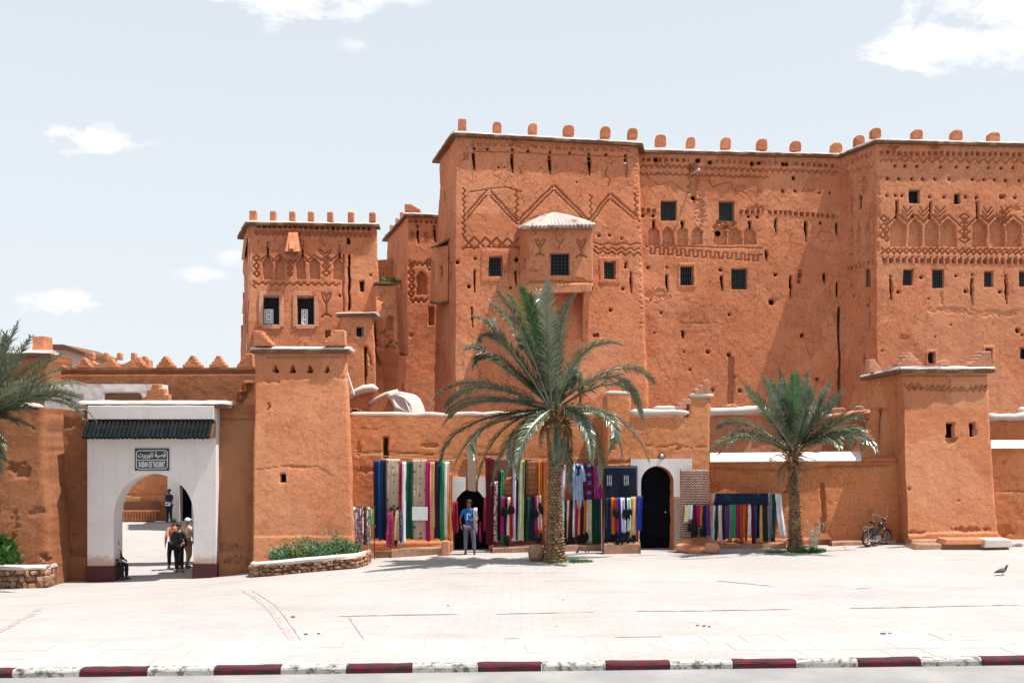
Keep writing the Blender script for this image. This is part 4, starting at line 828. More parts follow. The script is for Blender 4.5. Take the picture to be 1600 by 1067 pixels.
# small dark litter
PL = ['at the left end of the long paving seam', 'at the lower end of the diagonal seam', 'just right of the diagonal seam end', 'on the slabs near the left of the kerb', 'at the left edge near the kerb', 'on the lower seam at the right, bigger one', 'touching the bigger pebble on the lower seam', 'alone in the middle of the plaza', 'in the middle of the row of three in front of the kerb', 'right end of the row of three in front of the kerb', 'left end of the row of three in front of the kerb', 'near the wall right of the smaller palm', 'rightmost one on the lower seam', 'small, left of the row of three', 'alone on the plaza left of the big palm']
for k, (px, py, s_) in enumerate([(458, 961, .06), (478, 991, .05), (498, 990, .04), (242, 1041, .04), (30, 1047, .05), (1380, 991, .07), (1390, 990, .05), (880, 936, .03), (1100, 978, .05), (1108, 979, .04), (1090, 977, .04), (1320, 862, .04), (1485, 992, .03), (870, 978, .02), (700, 944, .03)]):
    p = gpt(px, CH * F / (py - HY)); o = rockmb(p + Vector((0, 0, s_ * .25)), (s_ * 1.6, s_, s_ * .6), 300 + k, 1).build('pebble', dirt)
    o['label'] = 'dark pebble ' + PL[k]; o['category'] = 'pebble'; o['group'] = 'pebbles on the plaza'
# low earth strip (raised edge of the walk) in front of the market wall
earth = mud('packed_earth', (.46, .35, .29), cracks=.1, stain=.0, fine=.5)
rubble = mud('rubble_earth', (.36, .20, .13), cracks=.3, stain=.2)
def mound(pts, hgt, mat, name, seed=0, parent=None, wtop=.4):
    mb = MB(); n = 0; P = [gpt(px, Y) for px, Y in pts]; rows = []
    for a, b in zip(P[:-1], P[1:]):
        m = max(2, int((b - a).length / .15))
        for k in range(m + (b is P[-1])):
            rows.append(a.lerp(b, k / m))
    prof = [(-.45, -.05), (-.36, .4), (-.25, .85), (-.1, 1), (.2, 1), (.5, .95)]
    vs = []; L_ = len(rows)
    for i, p in enumerate(rows):
        e = min(1, min(i, L_ - 1 - i) / 2 + .2)
        for j, (q, z) in enumerate(prof):
            q2 = q + float(vnoise(p.x * 1.7, j, seed, 6)) * .12; z2 = z * hgt * e * (1 + .35 * float(vnoise(p.x * 1.3, j * .7, seed, 7)))
            vs.append((p.x, p.y + q2, float(gz(p.x, p.y)) + z2))
    n = len(prof); fs = [(i * n + j, (i + 1) * n + j, (i + 1) * n + j + 1, i * n + j + 1) for i in range(L_ - 1) for j in range(n - 1)] + [tuple(range(n))[::-1], tuple((L_ - 1) * n + j for j in range(n))]
    mb.add(vs, fs); return mb.build(name, mat, parent, smooth=True)

# ================================================================== FRONT WALLS
MK = MT['market']; GWm = MT['gatewall']
def caproll(parent, a, b, r=.085, name='cap', mat='capwhite', sag=.03, off=(0, -.03, .04)):
    a, b = Vector(a) + Vector(off), Vector(b) + Vector(off); n = max(3, int((b - a).length / .14)); pts = []; rr = []
    for k in range(n + 1):
        p = a.lerp(b, k / n); q = float(vnoise(p.x * 2.2, p.y, p.z, 41)); q2 = float(vnoise(p.x * 5, p.y, p.z, 43))
        pts.append(p + Vector((0, q2 * .03, q * sag))); rr.append(r * (1 + .25 * q2) * (.5 if k in (0, n) else 1))
    mb = MB(); mb.tube(pts, rr, 10)
    c = np.array(mb.v); 
    mb.v = [tuple(v) for v in c]
    return mb.build(name, MT[mat], parent, smooth=True)
def slabcap(parent, fpts, over, depth, th=.10, name='cap', mat='capwhite', reed=True): return cornice(parent, fpts, over, depth, th, name, mat, reed)
# ---- far-left wall end
T = empty('mud_wall', gpt(30, 30), 'shaded mud wall behind the left-edge stone planter, its right corner crumbling and sunlit', 'wall')
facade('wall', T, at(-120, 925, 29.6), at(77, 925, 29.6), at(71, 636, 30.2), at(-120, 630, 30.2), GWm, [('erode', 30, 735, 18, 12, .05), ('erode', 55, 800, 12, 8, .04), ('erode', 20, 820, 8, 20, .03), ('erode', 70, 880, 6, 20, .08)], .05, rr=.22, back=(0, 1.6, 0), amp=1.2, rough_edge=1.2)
caproll(T, at(-110, 634, 30.6), at(68, 638, 30.6), .12)
T = empty('rear_wall', gpt(20, 34), 'white-capped mud wall with a square block on top, behind the fronds of the left palm', 'wall')
facade('wall', T, at(-140, 760, 33.6), at(82, 760, 33.6), at(80, 554, 33.8), at(-140, 556, 33.8), GWm, [], .07, rr=.1, back=(0, 1.5, 0), amp=1.3)
slabcap(T, [at(-135, 554, 33.8), at(74, 552, 33.8)], .08, .6, .10)
facade('corner_block', T, at(50, 556, 34.1), at(72, 556, 34.1), at(71, 525, 34.2), at(51, 526, 34.2), MT['tower'], [], .05, rr=.06, back=(0, .5, 0), amp=1.2)
# gable house far behind
T = empty('distant_house', at(110, 700, 44) * 1, 'pale pink gabled wall with a brown roof edge, behind the merlons at the left', 'house'); T.location.z = -.9
MT['pinkwall'] = plain('pink_plaster', (.52, .36, .31), .9, .1, .1, 2, .2)
s = MB(); s.prism([at(74, 640, 44), at(133, 640, 44), at(133, 553, 44), at(98, 540, 44), at(74, 541, 44)], (0, 3, 0)).build('wall', MT['pinkwall'], T)
s = MB(); s.prism([at(72, 545, 43.7), at(98, 546, 43.7), at(98, 538, 43.7), at(72, 538, 43.7)], (0, 3.6, 0)); s.prism([at(98.2, 546, 43.7), at(133, 556, 43.7), at(132, 550, 43.7), at(98.2, 538, 43.7)], (0, 3.6, 0)); s.build('roof', MT['reed'], T)
T = empty('distant_parapet', at(180, 700, 40) * 1, 'sunlit orange parapet with small rounded merlons, seen behind the stepped merlons at the left', 'wall'); T.location.z = -.9
for a, b in ((138, 172), (172, 206), (206, 232)):
    s = MB(); n = 8; s.prism([at(a, 640, 40), at(b, 640, 40)] + [at(b + (a - b) * k / n, 562 + 7 * math.sin(math.pi * k / n), 40) for k in range(n + 1)], (0, .5, 0)); s.build('parapet', MT['tower'], T)
for i, x in enumerate((144.5, 166.5, 187.5, 209.5, 227)): merlon(T, at(x, 562.5 if i < 4 else 565, 40.2), 7.5 * 40 / F, (12 if i < 4 else 9) * 40 / F, .25, 'round', 'tower', 0, 90 + i)
# ---- upper wall with stepped merlons behind the gate
T = empty('stepped_wall', gpt(230, 34.6), 'shaded brown wall with stepped merlons, standing behind and above the white gateway', 'wall')
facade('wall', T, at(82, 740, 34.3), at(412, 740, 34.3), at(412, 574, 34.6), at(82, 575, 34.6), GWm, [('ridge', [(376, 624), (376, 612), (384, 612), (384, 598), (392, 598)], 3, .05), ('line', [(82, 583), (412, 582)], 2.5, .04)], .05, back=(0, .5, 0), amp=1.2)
for i, (x, w, h) in enumerate([(90, 24, 14), (133, 23, 16), (175, 23, 16), (217, 26, 17), (260, 28, 18), (302, 29, 19), (342, 27, 19)]): merlon(T, at(x, 575, 34.75), w * 34.75 / F, h * 34.75 / F, .3, 'step', 'tower', 0, 100 + i)
merlon(T, at(384, 575, 34.75), 26 * 34.75 / F, 22 * 34.75 / F, .3, 'corner', 'tower', 0, 110, flip=True)
T = empty('white_terrace_wall', gpt(165, 33.2), 'white-painted low terrace wall with a dark rounded opening above the gateway', 'wall')
wf = facade('wall', T, at(70, 720, 32.9), at(256, 720, 32.9), at(252, 600, 33), at(72, 600, 33), MT['white'], [('rect', 166, 615, 219, 626, .25), ('rect', 110, 618, 132, 626, .12)], .05, rr=.08, back=(0, .6, 0))
s = MB(); s.prism([wf.pt(163, 628, .02), wf.pt(222, 628, .02), wf.pt(222, 618, .02), wf.pt(214, 614, .02), wf.pt(170, 614, .02), wf.pt(163, 620, .02)], (0, .12, 0)); s.build('opening', MT['reed'], T)  # dark panel over the recess, its shade given as colour
T = empty('stepped_merlon', at(243, 628, 32.6), 'large sunlit stepped merlon with a white edge standing on the gate roof', 'merlon')
s = MB(); s.prism([at(222, 628, 32.6), at(264, 628, 32.6), at(264, 616, 32.6), at(257, 616, 32.6), at(257, 607, 32.6), at(249, 607, 32.6), at(249, 600, 32.6), at(237, 600, 32.6), at(236, 608, 32.6), at(229, 609, 32.6), at(228, 619, 32.6), at(222, 620, 32.6)], (0, .3, 0)); s.build('stepped_block', MT['tower'], T, bevel=.03)
# ---- gatehouse
T = empty('gatehouse', gpt(236, 31), 'white gateway with a round arch, dark tiled awning and maroon-painted feet', 'gateway')
gy = 30.85
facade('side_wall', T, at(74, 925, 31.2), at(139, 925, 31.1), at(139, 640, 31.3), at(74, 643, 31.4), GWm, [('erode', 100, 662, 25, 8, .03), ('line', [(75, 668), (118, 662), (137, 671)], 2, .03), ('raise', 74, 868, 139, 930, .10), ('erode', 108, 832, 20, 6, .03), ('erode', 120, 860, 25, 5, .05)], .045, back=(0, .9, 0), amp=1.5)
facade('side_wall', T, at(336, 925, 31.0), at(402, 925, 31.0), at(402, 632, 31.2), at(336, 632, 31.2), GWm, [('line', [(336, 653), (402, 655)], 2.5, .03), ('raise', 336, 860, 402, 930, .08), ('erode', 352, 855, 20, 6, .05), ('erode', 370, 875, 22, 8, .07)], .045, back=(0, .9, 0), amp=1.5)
s = MB(); out = [(136, 925), (178, 925), (177.5, 860), (177.5, 806)]
for k in range(1, 20):
    t = math.pi * (1 - k / 20); out.append((240 + 62 * math.cos(t), 804 - 64 * math.sin(t)))
out += [(302, 806), (302, 925), (338, 925), (338, 633), (136, 633)]
s.prism([at(x, y, gy) for x, y in out], (0, .72, 0)); s.build('portal', MT['portal'], T, bevel=.02)
for x0, x1, y in ((134.5, 179.5, 884), (300.5, 339.5, 880)):
    s = MB(); z1 = at(0, y, gy).z; a = at(x0, y, gy - .02); b = at(x1, y, gy - .02); s.box(((a.x + b.x) / 2, gy + .35, (z1 - 1.2) / 2), (b.x - a.x, .78, z1 + 1.2)); s.jitter(.012).build('painted_foot', MT['maroon'], T, bevel=.015)
slabcap(T, [at(131, 632, gy + .1), at(356, 632, gy + .1)], .22, .9, .12)
s = MB(); a = at(139, 655, gy - .04); b = at(336, 634, gy - .04); s.box(((a.x + b.x) / 2, gy - .07, (a.z + b.z) / 2), (b.x - a.x, .16, b.z - a.z)); s.build('lintel', MT['white'], T, bevel=.02)
gt, gn, gb = newmat('green_glazed_tile', .75, .08); g = G(gn); g.l(g.mix(g.ramp(g.noise(3, 4), [(.4, 0), (.6, 1)]), (.004, .006, .008), (.010, .014, .016)), gb.inputs['Base Color'])
for k in range(30):
    x = 140.2 + k * 6.55; p0 = at(x, 656.5, gy - .06); p1 = p0 + Vector((rnd.uniform(-.01, .01), -.42, -.55 + rnd.uniform(-.01, .01)))
    MB().tube([p0, p0.lerp(p1, .5) + Vector((0, -.01, .012)), p1], [.052, .060, .066], 8).build('roof_tile', gt, T)
s = MB(); p = [at(137, 657, gy - .02), at(337, 657, gy - .02)]; s.prism([p[0], p[0] + Vector((0, -.38, -.5)), p[0] + Vector((0, -.38, -.54)), p[0] + Vector((0, 0, -.54))], (p[1].x - p[0].x, 0, 0)); s.build('awning_bed', MT['reed'], T)
# sign
sg = empty('gate_sign', at(237, 735, gy - .03), 'dark blue enamel sign in Arabic and French above the arch of the white gateway', 'sign')
navy = plain('enamel_navy', (.016, .022, .032), .35, .5, .1, 4); wht = plain('enamel_white', (.72, .72, .70), .5, .3, .04, 4)
pa, pb_ = at(210.5, 735, gy - .045), at(264, 700.5, gy - .045); s = MB(); s.box(((pa.x + pb_.x) / 2, gy - .03, (pa.z + pb_.z) / 2), (pb_.x - pa.x, .035, pb_.z - pa.z)); s.build('plate', navy, sg, bevel=.01)
s = MB(); yy = gy - .052
def fr(pts, w=.018):
    pts = [at(x, y, yy) for x, y in pts]
    for a, b in zip(pts, pts[1:] + pts[:1]): s.bar(a, b, w, .006, up=(0, 1, 0))
fr([(216, 704), (258.5, 703.5), (261.5, 706.5), (261.5, 729), (258.5, 732), (216.5, 732.5), (213, 729.5), (213, 707)]); s.bar(at(213, 718.6, yy), at(261.5, 718.2, yy), .018, .006, up=(0, 1, 0)); s.build('border', wht, sg)
def text(body, px, py, wpx, hpx, name, fontpath=None, par=sg, Y=yy, mat=wht, ex=.004):
    cu = bpy.data.curves.new(name, 'FONT'); cu.body = body; cu.align_x = 'CENTER'; cu.align_y = 'CENTER'; cu.extrude = ex; cu.offset = .014
    cu.materials.append(mat); o = bpy.data.objects.new(name, cu); COL.objects.link(o); bpy.context.view_layer.update()
    w, h = o.dimensions.x or 1, o.dimensions.y or 1; kx = wpx * Y / F / w; kz = hpx * Y / F / h
    dg = bpy.context.evaluated_depsgraph_get(); me = bpy.data.meshes.new_from_object(o.evaluated_get(dg)); bpy.data.objects.remove(o)
    co = np.array([v.co[:] for v in me.vertices]); mid = (co.max(0) + co.min(0)) / 2; c = at(px, py, Y)
    for v, q in zip(me.vertices, co): v.co = (c.x + (q[0] - mid[0]) * kx, c.y - q[2], c.z + (q[1] - mid[1]) * kz)
    me.materials.clear(); me.materials.append(mat)
    return link(name, me, par)
text('KASBAH DE TAOURIRT', 237.3, 725.2, 41, 9, 'lettering')
text('\ufe95\ufeae\ufef3\ufead\ufeed\ufe8e\ufe97 \ufe94\ufe92\ufebc\ufed7', 237.3, 711.3, 43, 10.5, 'arabic_lettering')
# courtyard seen through the arch
T = empty('courtyard_building', gpt(240, 53), 'brown courtyard building with a white corner and black doorway, seen through the gateway arch', 'building')
facade('wall', T, at(120, 830, 53), at(262, 830, 53), at(262, 660, 53), at(120, 660, 53), GWm and MT['market'], [('erode', 215, 790, 35, 5, .05), ('line', [(120, 772), (262, 774)], 2, .04)], .07, back=(0, .5, 0))
s = MB(); a = at(262.2, 830, 52.6); b = at(281, 660, 52.6); s.box(((a.x + b.x) / 2, 52.9, (a.z + b.z) / 2), (b.x - a.x, .7, b.z - a.z)); c = at(300, 830, 52.6); d = at(340, 660, 52.6); s.box(((c.x + d.x) / 2, 52.9, (c.z + d.z) / 2), (d.x - c.x, .7, d.z - c.z)); e = at(281, 758, 52.6); s.box(((b.x + c.x) / 2, 52.9, (e.z + b.z) / 2), (c.x - b.x - .004, .7, b.z - e.z)); s.build('white_wall', MT['white'], T)
s = MB(); s.box(((b.x + c.x) / 2, 53.1, (a.z + e.z) / 2), (c.x - b.x - .01, .1, e.z - a.z - .01)); s.build('doorway', MT['dark'], T)  # dark panel in place of the unlit inside
bench = empty('courtyard_bench', gpt(218, 52.4), 'long low slatted bench against the brown courtyard wall, seen through the arch', 'bench')
wo_m = plain('reddish_wood', (.30, .115, .05), .8, .2, .4, 9, .3)
g0 = gpt(190, 52.4); g1 = gpt(247, 52.4); n = 13
for k in range(n):
    x = g0.x + (g1.x - g0.x) * (k + .5) / n; MB().box((x, 52.2, g0.z + .28), ((g1.x - g0.x) / n * .72, .08, .46)).build('slat', wo_m, bench)
MB().box(((g0.x + g1.x) / 2, 52.45, g0.z + .54), (g1.x - g0.x, .55, .06)).build('seat', wo_m, bench)
MB().box(((g0.x + g1.x) / 2, 52.72, g0.z + .8), (g1.x - g0.x, .05, .46)).build('bench_shade', MT['reed'], bench)  # dark board added for the shade above the bench

# ---- front tower 1
T = empty('front_tower', gpt(470, 30.8), 'front tower left of the textiles, with four triangular holes under its white cap', 'tower')
f1 = [('tri', 431, 569, 9, 12, .4), ('tri', 457.5, 569, 9.5, 12, .4), ('tri', 485, 569, 9.5, 12, .4), ('tri', 512, 570, 9.5, 11, .4), ('rect', 438, 740, 445, 754, .4), ('erode', 426, 595, 10, 4, .04), ('line', [(400, 734), (430, 730), (455, 727), (470, 732), (495, 728), (510, 738), (520, 745)], 1.0, .012), ('erode', 463, 729, 14, 3, .05), ('line', [(416, 640), (420, 636), (418, 630)], 1.6, .04),
      ('line', [(420, 557), (530, 557)], 2, .02), ('erode', 470, 590, 90, 3, .015), ('raise', 395, 838, 560, 930, .035)]
C1 = facade('wall', T, at(393.5, 925, 30.2), at(558, 925, 30.2), at(541, 546, 31.1), at(398, 546, 31.1), MT['tower'], f1, .034, rl=.05, rr=.13, back=(-.5, 2.4, 0), amp=.9)
slabcap(T, [at(399, 546, 31.1), at(541, 546, 31.1)], .16, .9, .09)
for a, b, c_ in ((300, 0, 0),): pass
merlon(T, at(413, 541.5, 31.15), 30 * 31.1 / F, 24 * 31.1 / F, .5, 'corner', 'tower', 0, 120)
merlon(T, at(524, 541.5, 31.15), 34 * 31.1 / F, 25 * 31.1 / F, .5, 'corner', 'tower', 0, 121, flip=True)
# ---- market wall (long, behind the textiles)
T = empty('market_wall', gpt(740, 32), 'long orange mud wall with a thin white cap, behind the left and middle textiles', 'wall')
f2 = [('rect', 600, 682, 607, 716, .35), ('arch', 706, 763, 765, 930, .95), ('raise', 706, 745, 764, 800, .03), ('line', [(552, 708), (600, 706), (680, 711), (740, 712), (800, 709)], 1.2, .015), ('erode', 572, 734, 18, 5, .05), ('erode', 672, 696, 14, 2.5, .05), ('line', [(560, 668), (590, 672), (610, 664), (640, 676)], .8, .008), ('erode', 560, 700, 3, 12, .03), ('raise', 545, 846, 945, 930, .10)]
CM = facade('wall', T, at(543, 925, 31.7), at(945, 925, 31.7), at(946, 652, 32.1), at(543, 651, 32.1), MK, f2, .042, back=(0, .8, 0))
for a, b in ((546, 700), (700, 942)): caproll(T, at(a, 649, 32.3), at(b, 650, 32.3), .085)
s = MB(); pts = [(706, 745), (728, 745), (728, 765), (722, 769), (715, 777), (709.5, 790), (706, 800)]; s.prism([CM.pt(x, y, .02) for x, y in pts][::-1], CM.n * .03); pts = [(747, 745), (765, 745), (765, 800), (761.5, 790), (757, 779), (751, 771), (747, 767)]; s.prism([CM.pt(x, y, .02) for x, y in pts][::-1], CM.n * .03); s.build('door_surround', MT['white'], T)
s = MB(); s.box(((CM.pt(735, 800).x), 32.42, .9), (1.22, .05, 3.2)).build('dark_doorway', MT['dark'], T)  # dark sheet in the arch stands in for the unlit shop
s = MB(); s.prism([CM.pt(x, y, .02) for x, y in ((730, 700), (744, 700), (743, 768), (731, 766))][::-1], CM.n * .05).build('brown_strip', MT['greywood'], T)  # flat brown strip above the arch
# segment with the tall doorway
T = empty('shop_wall', gpt(1030, 31), 'projecting mud wall with the tall black doorway and a stepped pier at its right end', 'wall')
f3 = [('arch', 1001.5, 1052, 728, 930, .9), ('line', [(1010, 696), (1040, 699), (1056, 694), (1080, 700), (1105, 697)], 1.0, .02), ('erode', 1062, 700, 5, 3, .06), ('raise', 945, 846, 1001, 930, .10), ('hole', 957, 700, 2, .05), ('erode', 970, 722, 25, 3, .03)]
CS = facade('wall', T, at(944, 925, 30.8), at(1112, 925, 30.8), at(1109, 652, 31.1), at(946, 652, 31.1), MK, f3, .04, rl=.06, rr=.07, back=(0, .9, 0))
facade('pier', T, at(946, 652, 31.1), at(986, 652, 31.1), at(985, 618, 31.15), at(947, 618, 31.15), MK, [], .05, rl=.05, rr=.05, back=(0, .9, 0))
facade('pier', T, at(1074, 652, 31.1), at(1109, 652, 31.1), at(1109, 621, 31.15), at(1077, 621, 31.15), MK, [], .05, rl=.05, rr=.06, back=(0, .9, 0))
caproll(T, at(945, 617, 31.3), at(986, 617, 31.3), .07); caproll(T, at(984, 647, 31.2), at(1076, 646, 31.2), .11); caproll(T, at(1077, 620, 31.2), at(1114, 619, 31.2), .08)
caproll(T, at(1020, 641, 31.6), at(1056, 640, 31.6), .10, mat='capwhite')
for i, (x, y, w, h) in enumerate([(1060, 644, 12, 9), (1065, 638, 12, 9), (1072, 632, 12, 9), (1088, 616, 8, 9), (1094, 616, 8, 15), (1102, 616, 9, 23)]): merlon(T, at(x, y, 31.3), w * 31.2 / F, h * 31.2 / F, .4, 'round', 'framepl', 0, 130 + i, 'step_block')
s = MB(); pts = [(985, 717), (1081, 716), (1081, 733), (1062, 733), (1062, 776), (1058, 776)]
arch = [(1026.75 + 25.5 * math.cos(t), 753.5 - 25.6 * math.sin(t)) for t in np.linspace(0, math.pi, 17)]
pts += [(1052.4, 776)] + arch + [(1001, 776), (996, 776), (996, 735), (985, 733)]
s.prism([CS.pt(x, y, .015) for x, y in pts][::-1], CS.n * .035); s.build('door_surround', MT['white'], T)
s = MB(); s.prism([CS.pt(x, y, .015) for x, y in ((1052.5, 777), (1062, 777), (1064, 870), (1053, 870))][::-1], CS.n * .04); s.build('door_jamb', MT['greywood'], T, bevel=.01)  # jamb face, the shade of the reveal put into its darker colour
dr = MB().box((CS.pt(1027, 800).x, 31.55, 1.2), (1.15, .05, 3.4)).build('dark_doorway', MT['dark'], T)  # dark sheet for the open room, its darkness painted
MB().sphere((CS.pt(1046, 802).x - .04, 31.49, CS.pt(1046, 802).z), .025, 6).build('door_knob', MT['whiteiron'], dr)
lp = empty('wall_lamp', CS.pt(1033.5, 712, .0), 'small round wall lamp above the tall black doorway', 'lamp')
c = CS.pt(1033.5, 712.5, .0); MB().lathe((0, 0, 0), [(.085, 0), (.095, .03), (.09, .06)], 14); s = MB(); s.tube([c, c + Vector((0, -.06, 0))], .10, 14); s.build('ring', MT['iron'], lp); MB().sphere(c + Vector((0, -.05, 0)), .075, 8, (1, .6, 1)).build('globe', plain('frosted_glass', (.35, .33, .28), .3, .5, .05, 5), lp)
# ---- wall 3 behind palm 2 and moped
T = empty('low_wall', gpt(1260, 32), 'low orange mud wall with a broad white sloping top, behind the moped', 'wall')
f4 = [('rect', 1281.5, 753, 1288, 838, .16), ('line', [(1220, 772), (1232, 765), (1228, 758)], 1.5, .04), ('line', [(1112, 730), (1180, 734), (1230, 733), (1300, 727), (1390, 727)], 1.8, .03), ('erode', 1150, 734, 25, 3, .03), ('erode', 1210, 732, 20, 3, .03), ('erode', 1330, 728, 40, 3, .03), ('raise', 1108, 842, 1421, 930, .07)]
C4 = facade('wall', T, at(1106, 925, 31.6), at(1424, 925, 31.6), at(1402, 719, 31.9), at(1108, 721, 31.9), MK, f4, .04, rl=.06, back=(0, 1.0, 0), amp=1.1)
for x0, x1, mm in ((1109, 1346, 'white'), (1346, 1402, 'market')):
    s = MB(); ya, yb = 721 - (x0 - 1109) * .007, 721 - (x1 - 1109) * .007
    s.hexa([at(x0, ya + 1, 31.75), at(x1, yb + 1, 31.75), at(x1, yb - 1, 33.0), at(x0, ya - 1, 33.0), at(x0, ya - 3, 31.8), at(x1, yb - 3, 31.8), at(x1, yb - 14, 32.6), at(x0, ya - 14, 32.6)]); s.jitter(.02, 1.5).build('sloping_top', MT[mm], T, bevel=.03)
s = MB(); s.prism([C4.pt(1277, 842, .02), C4.pt(1297, 842, .02), C4.pt(1290, 832, .02), C4.pt(1282, 832, .02)][::-1], C4.n * .2); s.jitter(.03).build('drain_spout', MT['tower'], T)
T = empty('terrace_wall', gpt(1230, 36), 'sunlit terrace wall with a whitish capping and a rounded merlon, behind the low white-topped wall', 'wall')
facade('wall', T, at(1104, 780, 35.2), at(1440, 780, 35.2), at(1440, 653, 35.4), at(1104, 648, 35.4), mud('mud_terrace', (.50, .21, .115), cracks=.2, stain=.2), [('line', [(1150, 655), (1160, 690)], 1.3, .03)], .06, rl=.08, back=(0, .5, 0))
caproll(T, at(1104, 646, 35.4), at(1192, 642, 35.4), .15); caproll(T, at(1190, 644, 35.4), at(1300, 652, 35.4), .11); caproll(T, at(1298, 652, 35.4), at(1360, 646, 35.4), .13, mat='framepl')
merlon(T, at(1143, 646, 35.5), 17 * 35.5 / F, 15 * 35.5 / F, .4, 'round', 'framepl', 0, 140); merlon(T, at(1310, 646, 35.5), 18 * 35.5 / F, 9 * 35.5 / F, .4, 'round', 'framepl', 0, 141); merlon(T, at(1340, 646, 35.5), 16 * 35.5 / F, 12 * 35.5 / F, .4, 'round', 'framepl', 0, 142)
# ---- front tower 2
T = empty('front_tower', gpt(1490, 31.5), 'front tower beside the moped, with two small windows and a zigzag line', 'tower')
f5 = [('vrect', 1478, 660, 1491, 684, .5), ('vrect', 1515.5, 661, 1524, 682, .5), ('erode', 1487, 688, 9, 7, .09), ('erode', 1524, 676, 4, 6, .06), ('line', [(1410, 586), (1540, 586)], 2, .02), zigzag(1414, 602, 1440, 602, 4, 9, 1.8, .04), zigzag(1448, 605, 1475, 604, 4, 9, 1.8, .04), zigzag(1482, 606, 1508, 606, 3, 9, 1.6, .04), zigzag(1515, 606, 1542, 603, 3, 9, 1.6, .04), zigzag(1416, 607, 1542, 609, 2.5, 9, 1.3, .03), ('line', [(1483, 590), (1483, 612)], 1.2, .03), ('raise', 1418, 832, 1570, 930, .05), ('erode', 1430, 833, 20, 4, .05), ('erode', 1515, 827, 30, 4, .06), ('hole', 1421, 764, 2, .1), ('hole', 1498, 782, 1.6, .06)]
C5 = facade('wall', T, at(1423, 925, 30.7), at(1569, 925, 30.9), at(1543, 578, 31.6), at(1410, 578, 31.5), MT['tower'], f5, .034, rr=.16, back=(.2, 3.0, 0), amp=.9)
C5s = facade('wall', T, at(1380, 925, 33.2), at(1423, 925, 30.7), at(1410, 578, 31.5), at(1357, 588, 34.5), MK, [('vrect', 1368, 638, 1386, 703, .5), ('slit', 1401.5, 664, 687, 5, .3), ('line', [(1360, 600), (1360, 640), (1364, 640)], 1.5, .03), ('line', [(1398, 600), (1403, 600), (1398, 614), (1403, 614), (1398, 628), (1398, 646)], 1.5, .03), ('line', [(1359, 612), (1364, 612), (1359, 626)], 1.5, .03)], .04, amp=.9)
slabcap(T, [at(1354, 589, 34.7), at(1409, 577, 31.45), at(1544, 577, 31.6)], .2, 1.2, .10)
merlon(T, at(1365, 582, 33.6), 19 * 33.6 / F, 20 * 33.6 / F, .4, 'corner', 'framepl', 0, 150); merlon(T, at(1417, 573.5, 31.8), 38 * 31.8 / F, 23 * 31.8 / F, .5, 'step', 'framepl', 0, 151); merlon(T, at(1473, 572, 31.9), 15 * 31.8 / F, 9 * 31.8 / F, .4, 'round', 'framepl', 0, 152); merlon(T, at(1528, 573, 31.8), 31 * 31.8 / F, 24 * 31.8 / F, .5, 'corner', 'framepl', 0, 153, flip=True)
MB().prism([at(x, y, Y) + Vector((.30, .1, 0)) for x, y, Y in ((1364, 708, 33.9), (1386, 706, 32.9), (1385, 636, 33.1), (1364, 636, 34.1))], (.05, .02, 0)).build('dark_doorway', MT['dark'], T)  # dark sheet behind the side opening paints its inner shade
# ---- right walls
T = empty('end_wall', gpt(1600, 32.8), 'mud wall with a pale band along its top, running off the right edge', 'wall')
facade('wall', T, at(1552, 925, 32.4), at(1800, 925, 32.4), at(1800, 699, 32.6), at(1548, 700, 32.6), MT['gatewall'] and MK, [('hole', 1568, 723, 2.5, .08), ('erode', 1580, 745, 40, 3, .03), ('line', [(1550, 768), (1620, 765)], 1.6, .03), ('erode', 1570, 830, 20, 8, .06)], .05, back=(0, 1, 0), amp=1.2)
s = MB(); s.hexa([at(1548, 700, 32.45), at(1800, 699, 32.45), at(1800, 697, 33.5), at(1548, 698, 33.5), at(1548, 697, 32.5), at(1800, 696, 32.5), at(1800, 687, 33.2), at(1548, 688, 33.2)]); s.jitter(.02, 1.5).build('sloping_top', MT['white'], T)
T = empty('rear_terrace_wall', gpt(1600, 36), 'higher mud terrace wall with a lumpy pinkish cap, behind the wall at the right edge', 'wall')
facade('wall', T, at(1535, 780, 35.8), at(1820, 780, 35.8), at(1820, 652, 36), at(1535, 655, 36), MK, [], .07, back=(0, .6, 0), amp=1.2)
caproll(T, at(1540, 653, 36), at(1620, 652, 36), .14); caproll(T, at(1590, 644, 36.2), at(1680, 644, 36.2), .14)
# ---- vaulted roofs between tower 1 and the kasbah
T = empty('vaulted_roof', at(596, 648, 36) * 1, 'pair of rounded whitewashed roof vaults behind the left end of the market wall', 'roof'); T.location.z = 0
s = MB(); s.prism([at(x, y, 36) for x, y in ((544, 760), (650, 760), (648, 650), (640, 640), (626, 622), (600, 618), (576, 632), (588, 612), (566, 612), (552, 620), (544, 624))], (0, 2.5, 0)); s.build('gable_wall', MT['tower'], T)
s = MB(); s.tube([at(545, 621, 35.9), at(556, 613, 35.9), at(568, 608, 35.9), at(582, 606, 35.9), at(590, 609, 35.9)], [.10, .13, .15, .15, .08], 8); s.build('white_edge', MT['capwhite'], T, smooth=True)
s = MB(); s.prism([at(x, y, 35.6) for x, y in ((600, 620), (608, 614), (618, 611.5), (628, 612), (636, 619), (642, 630), (648, 650), (616, 650), (613, 636), (608, 625))][::-1], (.3, 2.0, 0)); s.jitter(.03, 3).build('vault', MT['capwhite'], T, bevel=.12)
s = MB(); s.tube([at(577, 630, 35.85), at(590, 622, 35.85), at(603, 616, 35.85), at(622, 612, 35.85)], [.05, .07, .08, .1], 8); s.build('white_edge', MT['capwhite'], T, smooth=True)
s = MB()
for i in range(5): s.box(at(552 + i * 6, 640 + i * 2.5, 35.8), (.34, .4, .12))
s.build('step', MT['framepl'], T)
